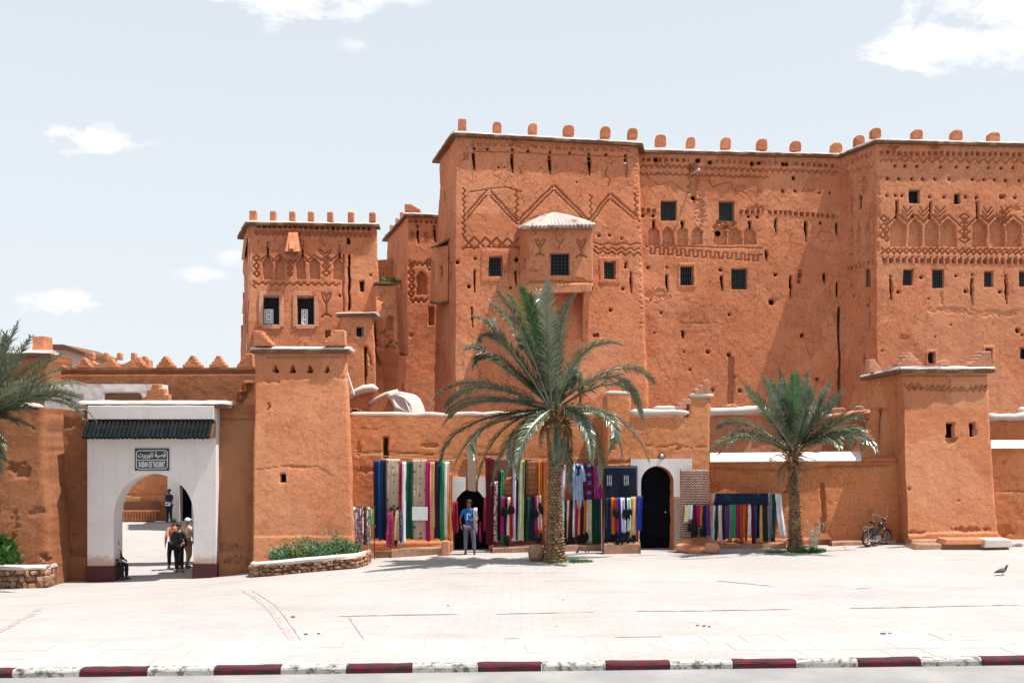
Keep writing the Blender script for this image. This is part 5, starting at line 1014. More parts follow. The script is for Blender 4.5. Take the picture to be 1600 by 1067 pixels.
o = MB().tube([at(541, 578, 34), at(553, 616, 34)], .03, 6).build('leaning_pole', MT['whiteiron']); tag(o, 'thin pale pole leaning behind the front tower near the vaulted roof', 'pole')
# ---- ledges and stones at the wall foot
def ledge(px0, px1, Y, h, label, d=.45, mat=rubble, seed=0):
    a, b = gpt(px0, Y), gpt(px1, Y); s = MB(); n = max(3, int((b.x - a.x) / .18)); vs = []
    for k in range(n + 1):
        x = a.x + (b.x - a.x) * k / n; g0 = float(gz(x, Y)); w = [float(vnoise(x * 3 + seed, j, seed, 51)) * .035 for j in range(4)]
        vs += [(x, Y + w[0], g0 - .05), (x, Y + .03 + w[1], g0 + h * (1 + w[2] * 4)), (x, Y + d, g0 + h * (1.05 + w[3] * 2)), (x, Y + d, g0 - .05)]
    fs = [(k * 4 + j, k * 4 + 4 + j, k * 4 + 4 + (j + 1) % 4, k * 4 + (j + 1) % 4) for k in range(n) for j in range(4)] + [(3, 2, 1, 0), (n * 4, n * 4 + 1, n * 4 + 2, n * 4 + 3)]
    s.add(vs, fs); o = s.build('mud_ledge', mat, bevel=.03); tag(o, label, 'ledge', 'mud ledges along the foot of the walls'); return o
ledge(577, 613, 31.25, .16, 'low mud ledge under the row of patterned clothes by the front tower', seed=1)
ledge(612, 690, 31.1, .24, 'long mud ledge under the beige cloths at the left of the market wall', seed=2)
ledge(770, 850, 31.1, .16, 'low mud ledge under the red carpet, left of the big palm trunk', seed=3)
ledge(884, 940, 31.1, .18, 'mud ledge right of the big palm trunk, under the long scarves', seed=4)
ledge(944, 1001, 30.2, .30, 'mud ledge under the dark blue rug with white windows', seed=5)
ledge(1114, 1228, 31.0, .14, 'low earth ledge below the scarves on the line beside the right palm', seed=6)
ledge(1300, 1400, 31.2, .12, 'low earth ledge at the wall foot behind the moped', seed=7)
ledge(1425, 1500, 30.3, .2, 'mud footing at the left base of the right front tower', seed=8)
def stone(px, Y, sx_, sy_, sz_, label, seed, mat=None, dz=0):
    p = gpt(px, Y); o = rockmb(p + Vector((0, 0, sz_ * .42 + dz)), (sx_, sy_, sz_), seed).build('stone', mat or MT['tower']); tag(o, label, 'stone'); return o
stone(838, 28.9, .50, .45, .52, 'brown boulder lying against the left foot of the big palm trunk', 1, rubble)
stone(1068, 30.3, .5, .4, .30, 'pinkish stone right of the tall doorway, under the brown rug', 2, MT['framepl']); stone(1090, 30.2, .9, .5, .26, 'long flat stone below the brown geometric rug', 3); stone(1112, 30.1, .45, .5, .36, 'rounded stone at the corner between the brown rug and the scarf line', 4, MT['framepl'])
stone(1592, 30.5, .22, .2, .14, 'small pale stone beside the slab at the right edge', 5, MT['capwhite']); stone(1580, 30.4, .16, .16, .10, 'smallest stone next to the slab at the right edge', 6)
def blockstone(p, sz, rz, label, mat, seed, rx=0):
    s = MB(); s.box(p, sz, rz, .92, rx); s.jitter(.02, 3, seed); o = s.build('stone_block', mat, bevel=.03); tag(o, label, 'stone'); return o
blockstone(gpt(571, 29.6) + Vector((0, 0, .2)), (.17, .25, .42), .2, 'upright brick-coloured stone at the right end of the shrub planter', MT['tower'], 8, .15)
blockstone(gpt(697, 30.9) + Vector((0, 0, .22)), (.24, .3, .44), 0, 'square stone block left of the shop doorway, under the orange scarf', MT['framepl'], 9)
blockstone(gpt(1512, 30.0) + Vector((0, 0, .22)), (1.7, .7, .16), 0, 'long flat stone step at the base of the right front tower', MT['tower'], 10)
blockstone(gpt(1495, 30.2) + Vector((0, 0, .05)), (2.9, .8, .18), 0, 'lowest footing stone below the flat step of the right front tower', rubble, 12)
blockstone(gpt(1552, 29.9) + Vector((0, 0, .18)), (.9, .6, .24), .1, 'pale-topped stone slab at the right corner of the right front tower', MT['capwhite'], 11)
# ================================================================== PALMS
def leafmat(name, c1, c2, tr=.25):
    m, n, b = newmat(name, .30, .9); g = G(n); col = g.mix(g.ramp(g.noise(3.0, 4), [(.35, 0), (.65, 1)]), c1, c2)
    rr = N(n, 'ShaderNodeObjectInfo'); col = g.mix(g.m('MULTIPLY', rr.outputs['Random'], .5), col, (c2[0] * 1.5, c2[1] * 1.35, c2[2] * 1.1))
    g.l(col, b.inputs['Base Color']); t = N(n, 'ShaderNodeBsdfTranslucent'); g.l(col, t.inputs[0]); mx = N(n, 'ShaderNodeMixShader'); mx.inputs[0].default_value = tr
    o = [x for x in n.nodes if x.type == 'OUTPUT_MATERIAL'][0]; g.l(b.outputs[0], mx.inputs[1]); g.l(t.outputs[0], mx.inputs[2]); g.l(mx.outputs[0], o.inputs[0]); return m
PLM = leafmat('palm_leaf', (.055, .085, .050), (.16, .19, .125)); PLG = leafmat('palm_leaf_young', (.035, .10, .035), (.06, .15, .05))
PLD = plain('palm_dry', (.30, .16, .075), .8, .2, .5, 4)
STEM = plain('palm_stem', (.33, .29, .16), .55, .4, .25, 3)
bkm, bkn, bkb = newmat('palm_bark', .9, .1); g = G(bkn); c_ = g.mix(g.ramp(g.noise(9, 5, .7), [(.35, 0), (.66, 1)]), (.09, .05, .03), (.44, .29, .18)); c_ = g.mix(g.ramp(g.noise(28, 4, .7), [(.5, 0), (.7, 1)]), c_, (.10, .055, .035)); g.l(c_, bkb.inputs['Base Color']); g.bump(g.noise(40, 5, .7), .8, .02, bkb)
def frond(parent, C, tip, ctl, mat, r, leafl=.42, n=58, width=.032, bare=.10, lift=0):
    C, tip, ctl = Vector(C), Vector(tip), Vector(ctl)
    def B(t): return C * (1 - t) ** 2 + ctl * 2 * t * (1 - t) + tip * t * t
    pts = [B(t) for t in np.linspace(0, 1, 13)]; mb = MB(); mb.cur = 1
    mb.tube(pts, [.034 * (1 - .85 * t) + .004 for t in np.linspace(0, 1, 13)], 4, False); mb.cur = 0
    roll = r.uniform(-.5, .5)
    for i in range(n):
        t = bare + (1 - bare) * (i + r.random() * .5) / n; p = B(min(t, 1)); d = (B(min(t + .02, 1.0)) - B(max(0, min(t, 1) - .02))).normalized()
        up = Vector((0, 0, 1)) - d * d.z
        if up.length < .15: up = Vector((0, -1, 0)) - d * -d.y
        up.normalize(); side = d.cross(up).normalized()
        up2 = up * math.cos(roll) + side * math.sin(roll); side = d.cross(up2).normalized(); up = up2
        ll = leafl * (math.sin(math.pi * min(1, (t * .80 + .20))) ** .55 if t < .98 else .4) * r.uniform(.82, 1.12)
        for sgn in (-1, 1):
            ang = r.uniform(.6, .95) * (1 - .35 * t); vd = (d * math.cos(ang) + side * sgn * math.sin(ang) + up * r.uniform(-.1, .5)).normalized()
            m1 = p + vd * ll * .5; e = p + (vd * .97 + Vector((0, 0, -.16 - .12 * r.random()))).normalized() * ll
            w = vd.cross(up).normalized() * width * .5; w = (w + up * r.uniform(-.3, .3) * width * .5)
            mb.add([p - w * .5, p + w * .5, m1 + w, m1 - w, e], [(0, 1, 2, 3), (3, 2, 4)])
    return mb.build('frond', [mat, STEM], parent, org=C)
def palm(px_base, Y, C_px, tips, trunk_r, label, leafl, seed, trunk=True, young=(), n=58, dry=14):
    r = random.Random(seed); base = gpt(px_base, Y); C = at(C_px[0], C_px[1], Y)
    P = empty('date_palm', base, label, 'palm tree', 'date palms in front of the kasbah walls')
    if trunk:
        h = C.z - base.z; s = MB(); lean = C - base; pts = []; rr = []
        for k in range(15):
            t = k / 14; pts.append(base + lean * t + Vector((0, 0, -.15 if k == 0 else 0))); rr.append(trunk_r * (1.22 - .42 * min(1, t * 2.2) + (.22 if t > .93 else 0) + (.25 * max(0, .12 - t) / .12)) * .86)
        s.tube(pts, rr, 14); s.build('trunk', bkm, P, smooth=True)
        sc = MB(); rows = int(h / .085)
        for k in range(rows):
            t = (k + .5) / rows; R_ = float(np.interp(t, np.linspace(0, 1, 15), rr)); c = base + lean * t; m = 11
            for j in range(m):
                a = 2 * math.pi * (j + (k % 2) * .5 + k * .13) / m + r.uniform(-.08, .08); o = Vector((math.cos(a), math.sin(a), 0)); q = Vector((-math.sin(a), math.cos(a), 0)); w = R_ * .30 * r.uniform(.8, 1.15); ex = r.uniform(.05, .11) * (1 + (t > .8) * .9)
                p0 = c + o * R_ * .96; z = Vector((0, 0, 1)); hh = r.uniform(.075, .11)
                sc.add([p0 - q * w - z * hh * .6, p0 + q * w - z * hh * .6, p0 + o * ex + q * w * .75 + z * hh * .35, p0 + o * ex - q * w * .75 + z * hh * .35, p0 - q * w * .8 + z * hh * .5, p0 + q * w * .8 + z * hh * .5],
                       [(0, 1, 2, 3), (3, 2, 5, 4), (1, 5, 2), (0, 3, 4)])
        tag(sc.build('leaf_bases', bkm, P), kind='stuff')
    ex = []
    for tx_, ty_, cx_, cy_ in tips[::2]: ex.append((tx_ * .86 + C_px[0] * .14 + r.uniform(-14, 14), ty_ * .86 + C_px[1] * .14 + r.uniform(-16, 12), cx_ + r.uniform(-12, 12), cy_ + r.uniform(-12, 8)))
    tips = tips + ex
    for i, (tx_, ty_, cx_, cy_) in enumerate(tips):
        dy = r.uniform(-1.5, 1.5) if len(tips[i]) == 4 else 0
        tip = at(tx_, ty_, Y + dy); L0 = (tip - C).length
        ctl = at(cx_, cy_, Y + dy * .6); ctl = C + (ctl - C) * 1.28 if False else ctl
        # make the curve pass near the control pixel: bezier control = 2*m - (a+b)/2
        mid = ctl; ctl = mid * 2 - (C + tip) * .5; ctl = mid * .35 + ctl * .65
        frond(P, C + Vector((r.uniform(-.1, .1), r.uniform(-.1, .1), r.uniform(-.1, .12))), tip, ctl, PLG if i in young else PLM, r, leafl * (.75 + .1 * L0), n)
    # dry stubs and hanging dead leaf stalks round the crown base
    if trunk:
        s = MB()
        for k in range(dry * 6):
            a = r.uniform(0, 6.283); el = r.uniform(-.6, .9); l = r.uniform(.2, .75); o = Vector((math.cos(a) * math.cos(el), math.sin(a) * math.cos(el), math.sin(el))); p = C + Vector((o.x * .15, o.y * .15, r.uniform(-.55, .1)))
            s.bar(p, p + o * l + Vector((0, 0, -.1 * l)), r.uniform(.025, .06), .02)
        s.build('leaf_stubs', PLD, P)
        for k in range(dry):
            a = r.uniform(0, 6.283); l = r.uniform(.5, 1.0); o = Vector((math.cos(a), math.sin(a), 0)); p = C + Vector((0, 0, -.3))
            frond(P, p, p + o * .45 + Vector((0, 0, -l)), p + o * .5 + Vector((0, 0, -.1)), PLD, r, .16, 16, .02).name = 'dead_frond'
    return P
def Z(lst, x0, y0, s): return [(x0 + a / s, y0 + b / s, x0 + c / s, y0 + d / s) for a, b, c, d in lst]
t1 = Z([(60, 710, 320, 575), (140, 790, 330, 670), (260, 400, 440, 440), (300, 520, 440, 440), (300, 210, 490, 330), (345, 360, 450, 340), (410, 130, 560, 300), (440, 60, 590, 270), (500, 70, 620, 250),
        (590, 40, 660, 270), (690, 60, 705, 300), (750, 0, 745, 290), (905, 80, 815, 290), (1195, 380, 950, 400), (890, 640, 880, 520), (1385, 610, 1160, 490), (1310, 820, 1170, 570), (1350, 1080, 1180, 800),
        (1190, 1040, 1090, 800), (1060, 1200, 1010, 850), (880, 1240, 850, 940), (800, 1100, 790, 880), (490, 1180, 610, 870), (330, 1180, 470, 860), (190, 1100, 390, 820), (110, 1080, 260, 830),
        (420, 1200, 540, 880), (560, 1080, 640, 860), (120, 860, 350, 690), (950, 640, 900, 560), (1000, 900, 930, 760), (640, 90, 690, 300), (560, 330, 640, 470), (1010, 1080, 960, 830)], 660, 440, 3.81)
PALM1 = palm(867, 28.7, (867, 640), t1, .225, 'tallest date palm, scaly trunk in front of the hanging textiles', .44, 11, young=(8, 9), n=104)
t2 = Z([(150, 790, 400, 625), (210, 590, 440, 520), (300, 730, 500, 640), (450, 230, 640, 460), (470, 310, 660, 500), (590, 130, 700, 430), (660, 190, 750, 450), (730, 90, 790, 400), (840, 130, 850, 420), (880, 120, 880, 430),
        (970, 130, 910, 430), (1000, 230, 930, 480), (1165, 200, 1010, 460), (1265, 260, 1090, 500), (1190, 300, 1040, 510), (1400, 380, 1150, 540), (1450, 440, 1180, 560), (1440, 600, 1200, 590), (1540, 770, 1330, 610), (1240, 750, 1120, 650), (1400, 700, 1220, 630), (770, 330, 820, 560), (930, 330, 900, 560)], 1080, 560, 5.333)
PALM2 = palm(1243, 30.2, (1239, 706), t2, .17, 'smaller date palm with green grass at its foot, standing before the low wall', .42, 12, young=(6, 7, 8, 9), n=90, dry=8)
t3 = [(28, 505, -8, 590), (48, 528, 0, 600), (22, 545, -20, 610), (97, 553, 30, 600), (80, 590, 20, 620), (136, 603, 50, 605), (147, 655, 80, 612), (120, 640, 50, 620), (0, 520, -25, 600), (60, 640, 10, 640), (10, 700, -30, 650), (-20, 760, -45, 690),
      (-180, 600, -110, 590), (-190, 680, -120, 630), (-120, 520, -80, 590), (-60, 490, -45, 580), (-160, 760, -100, 680), (105, 575, 40, 600), (2, 740, -22, 690), (70, 560, 15, 600), (118, 620, 45, 610), (90, 615, 25, 630), (45, 600, 0, 620), (12, 530, -18, 600), (35, 560, -5, 605), (130, 625, 60, 608), (55, 670, 5, 650), (30, 620, -5, 635)]
PALM3 = palm(-46, 28.2, (-42, 665), t3, .34, 'date palm at the left edge, only its fronds reaching into view over the wall', .50, 13, n=96, dry=8)
# ground grass under the trunks
def grass(name, c, rx, ry, h, n, seed, label, mat='leaf', kind='stuff'):
    r = random.Random(seed); mb = MB()
    for i in range(n):
        a = r.random() * 6.283; q = math.sqrt(r.random()); x, y = c[0] + rx * q * math.cos(a), c[1] + ry * q * math.sin(a); z = float(gz(x, y)); l = h * r.uniform(.4, 1.1) * (1.1 - .6 * q); d = Vector((r.uniform(-.6, .6), r.uniform(-.6, .6), 1)).normalized(); w = Vector((math.cos(a), math.sin(a), 0)) * .012
        mb.add([(x - w.x, y - w.y, z), (x + w.x, y + w.y, z), tuple(Vector((x, y, z)) + d * l)], [(0, 1, 2)])
    o = mb.build(name, MT[mat]); return tag(o, label, 'grass', kind=kind)
MT['grass'] = plain('fresh_grass', (.07, .17, .035), .6, .3, .4, 8)
p = gpt(878, 28.6); grass('grass_tuft', (p.x + .15, p.y - .15), .75, .35, .13, 900, 1, 'thin green grass growing round the foot of the big palm', 'grass')
p = gpt(1262, 29.9); grass('grass_tuft', (p.x, p.y), .55, .35, .24, 900, 2, 'bright green grass tuft at the right foot of the smaller palm', 'grass')
p = gpt(1212, 29.9); grass('grass_tuft', (p.x, p.y), .3, .2, .16, 200, 3, 'small green tuft at the left foot of the smaller palm', 'grass')
# a dry plant standing right of the small palm trunk
wd = plain('dry_plant', (.42, .38, .28), .8, .2, .3, 9); r = random.Random(4); s = MB(); p = gpt(1270, 30.0)
for k in range(16):
    a = Vector((p.x + r.uniform(-.08, .08), p.y + r.uniform(-.1, .1), p.z)); b = a + Vector((r.uniform(-.3, .3), r.uniform(-.2, .2), r.uniform(.4, .95))); s.tube([a, a.lerp(b, .5) + Vector((r.uniform(-.05, .05), 0, 0)), b], [.014, .01, .005], 4)
    for q in range(7): c = a.lerp(b, r.uniform(.3, 1)); d = Vector((r.uniform(-1, 1), r.uniform(-1, 1), r.uniform(-.2, 1))) * .09; w = d.cross(Vector((0, 1, .3))).normalized() * .02; s.add([c, c + d * .5 + w, c + d, c + d * .5 - w], [(0, 1, 2, 3)])
tag(s.build('dry_plant', wd), 'tall withered plant growing right of the smaller palm trunk', 'plant')

# ================================================================== PLANTERS
stone_m = plain('rubble_stone', (.22, .115, .07), .9, .1, .45, 5, .7); stone_m2 = plain('rubble_stone_pale', (.34, .20, .13), .9, .1, .4, 5, .7); mort = mud('mortar', (.22, .11, .065), cracks=.1, stain=0)  # stone colours darkened to carry the shade on the planter fronts
def planter(path, h, label, seed, closed_back, stones=True):
    """stone-faced bed: path = front outline, photo column + depth, left to right"""
    P = [gpt(px, Y) for px, Y in path]; c = sum(P, Vector()) / len(P); T = empty('stone_planter', (c.x, c.y, float(gz(c.x, c.y))), label, 'planter', 'stone planters with shrubs'); r = random.Random(seed)
    top = lambda p: Vector((p.x, p.y, float(gz(p.x, p.y)) + h))
    ring = P + [Vector((P[-1].x, closed_back, P[-1].z)), Vector((P[0].x, closed_back, P[0].z))]
    s = MB(); n = len(ring); body = [Vector((p.x, p.y + (.03 if i < len(P) else 0), p.z - .2)) for i, p in enumerate(ring)]; tp = [Vector((p.x, p.y + (.03 if i < len(P) else 0), top(p).z - .06)) for i, p in enumerate(ring)]
    s.add(body + tp, [tuple(range(n))[::-1], tuple(range(n, 2 * n))] + [(i, (i + 1) % n, n + (i + 1) % n, n + i) for i in range(n)]); s.build('core', mort, T)
    s = MB(); vs = []; m = 0
    for a, b in zip(P[:-1], P[1:]):
        k_ = max(2, int((b - a).length / .2))
        for k in range(k_ + (b is P[-1])):
            p = a.lerp(b, k / k_); w = [float(vnoise(p.x * 3, j, seed, 61)) * .04 for j in range(4)]
            t = top(p).z; vs += [(p.x, p.y - .05 + w[0], t - .09), (p.x, p.y - .06 + w[1], t + .0), (p.x, p.y + .30 + w[2], t + .03), (p.x, p.y + .34, t - .09)]; m += 1
    s.add(vs, [(i * 4 + j, i * 4 + 4 + j, i * 4 + 4 + (j + 1) % 4, i * 4 + (j + 1) % 4) for i in range(m - 1) for j in range(4)] + [(3, 2, 1, 0), tuple((m - 1) * 4 + j for j in range(4))]); s.build('coping', MT['capwhite'], T, bevel=.03)  # pale colour carries the sunlit top of the planter
    i = 0
    for a, b in zip(P[:-1], P[1:]):
        d = b - a; L_ = d.length; dd = d.normalized(); out = Vector((dd.y, -dd.x, 0)); x = 0; rows = 3
        for rw in range(rows):
            x = r.uniform(-.1, .02)
            while x < L_ - .03:
                w = r.uniform(.10, .34) ; w = min(w, L_ - x + .05); hh = h / rows * r.uniform(.7, 1.25)
                p = a + dd * (x + w / 2); g_ = float(gz(p.x, p.y)); q = rockmb((0, 0, 0), (w * .98, .16, hh), seed * 100 + i, 1); rot = math.atan2(dd.y, dd.x)
                ca, sa = math.cos(rot), math.sin(rot); zc = g_ + (rw + .5) * (h - .07) / rows + r.uniform(-.03, .03)
                q.v = [(p.x + vx * ca - vy * sa + out.x * .0, p.y + vx * sa + vy * ca, zc + vz) for vx, vy, vz in q.v]; q.build('stone', stone_m if r.random() < .6 else stone_m2, T); i += 1; x += w * .95
    return T
planter([(392, 29.6), (397, 28.9), (430, 28.6), (500, 28.6), (555, 28.7), (572, 29.4), (576, 30.1)], .38, 'long stone planter with green shrubs at the foot of the left front tower', 3, 30.3)
planter([(-60, 28.6), (-10, 28.5), (40, 28.5), (72, 28.7), (82, 29.6)], .62, 'rough stone planter at the left edge of the plaza, with a green plant', 4, 29.9)
MT['shrubl'] = plain('shrub_leaf', (.085, .17, .075), .55, .35, .45, 7); MT['shrubd'] = plain('shrub_leaf_dry', (.30, .27, .16), .7, .2, .3, 7); 
MT['shrubo'] = plain('shrub_leaf_olive', (.17, .21, .08), .6, .3, .35, 7)
def at_bed(px, Y, h): p = gpt(px, Y); return Vector((p.x, p.y, p.z + h))
for i, (px, Y, rx, rz, n, mat, lb) in enumerate([(443, 29.35, .42, .52, 1600, 'shrubl', 'leftmost green shrub in the planter below the left front tower'), (472, 29.4, .45, .68, 1900, 'shrubo', 'yellow-green shrub in the planter, second from the left'),
        (503, 29.3, .50, .46, 1700, 'shrubl', 'low green shrub in the middle of the planter'), (527, 29.35, .40, .62, 1500, 'shrubl', 'green shrub below the dry twigs in the planter'), (548, 29.4, .30, .42, 900, 'shrubl', 'rightmost green shrub in the planter, next to the patterned clothes')]):
    o = bush('shrub', at_bed(px, Y, .38), rx, .38, rz, n, .085, 20 + i, mat); tag(o, lb, 'shrub', 'shrubs in the planter below the left front tower')
for k, (px, h_, lb) in enumerate([(480, .95, 'dry twiggy stems rising from the second shrub in the planter'), (519, 1.05, 'tall dry twigs above the right half of the planter'), (430, .6, 'pale dry stems at the left end of the planter')]):
    s = MB(); p = at_bed(px, 29.45, .35)
    for q in range(18):
        a = p + Vector((r.uniform(-.12, .12), r.uniform(-.1, .1), 0)); b = a + Vector((r.uniform(-.35, .35), r.uniform(-.2, .2), r.uniform(.5, 1) * h_)); s.tube([a, a.lerp(b, .6) + Vector((r.uniform(-.04, .04), 0, 0)), b], [.009, .007, .003], 4)
        for u in range(6): c = a.lerp(b, r.uniform(.4, 1)); d = Vector((r.uniform(-1, 1), r.uniform(-1, 1), r.uniform(-.2, 1))) * .05; w = d.cross(Vector((0, 1, .3))).normalized() * .012; s.add([c, c + d * .5 + w, c + d, c + d * .5 - w], [(0, 1, 2, 3)])
    tag(s.build('dry_twigs', MT['shrubd']), lb, 'plant')
o = bush('spiky_plant', at_bed(2, 29.2, .55), .42, .4, .85, 700, .30, 33, 'grass'); tag(o, 'bright green spiky plant in the stone planter at the left edge', 'plant')
o = bush('dry_shrub', at_bed(24, 29.3, .55), .22, .25, .72, 300, .07, 34, 'shrubd'); tag(o, 'small dry shrub right of the spiky plant in the left planter', 'plant')
# ================================================================== TEXTILES
_fm = {}
def fabric(c, pat=None):
    if max(c) < .2: c = tuple(x * .55 for x in c)
    elif sum(c) < 1.0: c = tuple(x * .8 for x in c)
    key_ = (c, pat)
    if key_ in _fm: return _fm[key_]
    m, n, b = newmat('fabric_' + (pat or 'plain'), .85, .2); g = G(n); v = g.obj
    if pat is None: col = g.mix(g.ramp(g.noise(5, 4), [(.35, 0), (.7, 1)]), c3(c, .82), c3(c, 1.12))
    elif pat == 'dots':
        f = g.vor(5.2, vec=v, rand=.35); n2 = g.vor(5.2, vec=v, out='Color', rand=.35); sp = N(n, 'ShaderNodeSeparateColor'); g.l(n2, sp.inputs[0])
        col = g.mix(g.ramp(f, [(.20, 1), (.26, 0)]), c, g.mix(g.ramp(sp.outputs[0], [(.4, 0), (.45, 1)], 'CONSTANT'), (.30, .06, .04), (.06, .04, .05))); col = g.mix(g.ramp(f, [(.08, 1), (.12, 0)]), col, (.42, .22, .09))
    elif pat in ('kilim', 'kilim_orange'):
        mp = N(n, 'ShaderNodeMapping'); mp.inputs['Scale'].default_value = (1, 1, 1); g.l(v, mp.inputs[0]); sp = N(n, 'ShaderNodeSeparateXYZ'); g.l(mp.outputs[0], sp.inputs[0])
        fz = g.m('FRACT', g.m('MULTIPLY', sp.outputs[2], 3.1)); fx = g.m('PINGPONG', g.m('MULTIPLY', sp.outputs[0], 8.0), .5); zg = g.m('FRACT', g.m('ADD', g.m('MULTIPLY', sp.outputs[2], 9.0), fx))
        a = g.ramp(fz, [(.0, (.18, .02, .02)), (.28, c), (.55, (.05, .02, .04)), (.75, (c[0] * 1.3, c[1] * 1.9, c[2] * 1.6))], 'CONSTANT'); col = g.mix(g.ramp(zg, [(.5, 0), (.52, 1)]), a, c3(c, .55))
        ck = N(n, 'ShaderNodeTexChecker', inp={'Scale': 26.0}); g.l(v, ck.inputs[0]); col = g.mix(g.m('MULTIPLY', ck.outputs[1], .35), col, (.5, .3, .16))
    elif pat == 'flower':
        f = g.vor(3.6, vec=v, rand=.1); col = g.mix(g.ramp(f, [(.28, 1), (.33, 0)]), c, g.mix(g.ramp(f, [(.12, 1), (.15, 0)]), (.05, .10, .40), (.45, .5, .62))); col = g.mix(g.m('MULTIPLY', g.ramp(g.noise(22, 3, vec=v), [(.56, 0), (.6, 1)]), .7), col, (.25, .05, .18))
    elif pat == 'weave':
        sp = N(n, 'ShaderNodeSeparateXYZ'); g.l(v, sp.inputs[0]); fx = g.m('PINGPONG', g.m('MULTIPLY', sp.outputs[0], 11.0), .5); zz = g.m('FRACT', g.m('ADD', g.m('MULTIPLY', sp.outputs[2], 13.0), fx)); col = g.mix(g.ramp(zz, [(.45, 0), (.5, 1)]), c, (.46, .30, .24)); col = g.mix(g.m('MULTIPLY', g.ramp(g.noise(30, 3, vec=v), [(.5, 0), (.56, 1)]), .6), col, (.10, .05, .05))
    elif pat == 'sparkle':
        col = g.mix(g.ramp(g.noise(34, 3, .7, vec=v), [(.58, 0), (.62, 1)]), c, (.55, .35, .5))
    elif pat == 'multi':
        n2 = g.noise(9, 4, .7, vec=v); col = g.ramp(n2, [(.0, c), (.42, (.62, .60, .58)), (.50, c3(c, .4)), (.56, (.4, .09, .10)), (.62, (.05, .09, .25))], 'CONSTANT')
    g.l(col, b.inputs['Base Color']); g.bump(g.noise(60, 3), .3, .01, b); b.inputs['Sheen Weight'].default_value = .0; _fm[key_] = m; return m
CC_ = dict(navy=((.014, .022, .062), 'navy'), darkblue=((.012, .03, .075), 'dark blue'), bright=((.012, .075, .34), 'bright blue'), royal=((.012, .04, .30), 'royal blue'), crimson=((.38, .012, .05), 'crimson'), white=((.66, .65, .70), 'white'),
           green=((.010, .10, .055), 'dark green'), emerald=((.012, .34, .10), 'emerald green'), magenta=((.42, .010, .14), 'magenta'), peach=((.66, .33, .13), 'peach'), pinkwhite=((.66, .52, .52), 'pale pink'), orange=((.62, .17, .02), 'orange'),
           lavender=((.56, .50, .66), 'lavender'), purple=((.07, .03, .14), 'dark purple'), palegreen=((.40, .44, .24), 'pale green'), olive=((.035, .045, .025), 'dark olive'), black=((.012, .012, .016), 'black'), maroon=((.13, .012, .03), 'maroon'),
           aqua=((.30, .58, .55), 'aqua'), salmon=((.6, .3, .22), 'salmon'), cream=((.6, .55, .42), 'cream'), red=((.48, .02, .02), 'red'), mint=((.35, .62, .50), 'mint'), grey=((.09, .09, .11), 'dark grey'), silver=((.26, .24, .30), 'silver grey'), rust=((.34, .09, .02), 'rust brown'),
           tan=((.42, .34, .2), 'tan'), paleyellow=((.62, .58, .32), 'pale yellow'), violet=((.08, .04, .20), 'violet'), brown=((.14, .07, .05), 'brown'), lime=((.20, .42, .12), 'leaf green'))
def cloth_mesh(px0, px1, y0, y1, Y, seed, fold=.022, flare=.06, nf=None, skew=0):
    a, b = at(px0, y0, Y), at(px1, y0, Y); z1 = at(px0, y1, Y).z; w = b.x - a.x; h = a.z - z1; nx = max(6, int(w / .022)); nz = max(6, int(h / .09)); r = random.Random(seed); ph = r.random() * 9; nf = nf or max(1.2, w / .13)
    mb = MB(); cx = (a.x + b.x) / 2
    for j in range(nz + 1):
        t = j / nz
        for i in range(nx + 1):
            s_ = i / nx; amp = fold * (.35 + .65 * min(1, t * 3)); x = cx + (s_ - .5) * w * (1 + flare * t - .04 * math.sin(t * 3.1)) + math.sin(t * 4 + ph) * .012 + skew * t * t
            y = Y + math.sin(s_ * nf * 6.283 + ph + math.sin(t * 3 + ph) * .5) * amp + float(vnoise(x * 3, t * 3, seed, 71)) * .02 - .03 * math.sin(t * 3.14)
            mb.v.append((x, y, a.z - h * t - (.02 * math.sin(s_ * 7 + ph) * t)))
    for j in range(nz):
        for i in range(nx): mb.f.append((j * (nx + 1) + i, (j + 1) * (nx + 1) + i, (j + 1) * (nx + 1) + i + 1, j * (nx + 1) + i + 1)); mb.mi.append(0)
    return mb
def drape(name, px0, px1, y0, y1, Y, mat, label, cat, group=None, seed=0, thick=.008, parent=None, **kw):
    o = cloth_mesh(px0, px1, y0, y1, Y, seed, **kw).build(name, mat, parent, smooth=True); s = o.modifiers.new('thickness', 'SOLIDIFY'); s.thickness = thick; s.offset = 0
    return tag(o, label, cat, group) if label else o
def row(items, Y, where, group, y0d, y1d, seed=0, dy=.018):
    names = [CC_[it[2]][1] for it in items]
    for i, it in enumerate(items):
        x0, x1, c = it[:3]; y0 = it[3] if len(it) > 3 else y0d; y1 = it[4] if len(it) > 4 else y1d
        y1 = y1 + rnd.uniform(-3.5, 3.0); y0 = y0 + rnd.uniform(-.8, .8)
        nb = (('between the %s and %s ones' % (names[i - 1], names[i + 1])) if 0 < i < len(items) - 1 else ('beside the %s one' % (names[1] if i == 0 else names[-2])))
        end = ', leftmost' if i == 0 else (', rightmost' if i == len(items) - 1 else '')
        drape('scarf', x0, x1, y0, y1, Y + (i % 2) * dy, fabric(CC_[c][0]), '%s scarf %s%s%s' % (names[i], nb, where, end), 'scarf', group, seed + i, skew=(it[5] if len(it) > 5 else rnd.uniform(-.02, .02)), fold=rnd.uniform(.018, .036))
def rope(a, b, Y, label, sag=.05, r=.008, Yb=None):
    A, B = at(a[0], a[1], Y), at(b[0], b[1], Yb or Y); pts = [A.lerp(B, t) + Vector((0, 0, -sag * 4 * t * (1 - t))) for t in np.linspace(0, 1, 13)]
    tag(MB().tube(pts, r, 5).build('rope', plain('rope_fibre', (.45, .38, .28), .9, .1, .2, 20)), label, 'rope', 'ropes carrying the textiles')
Y1 = 31.40
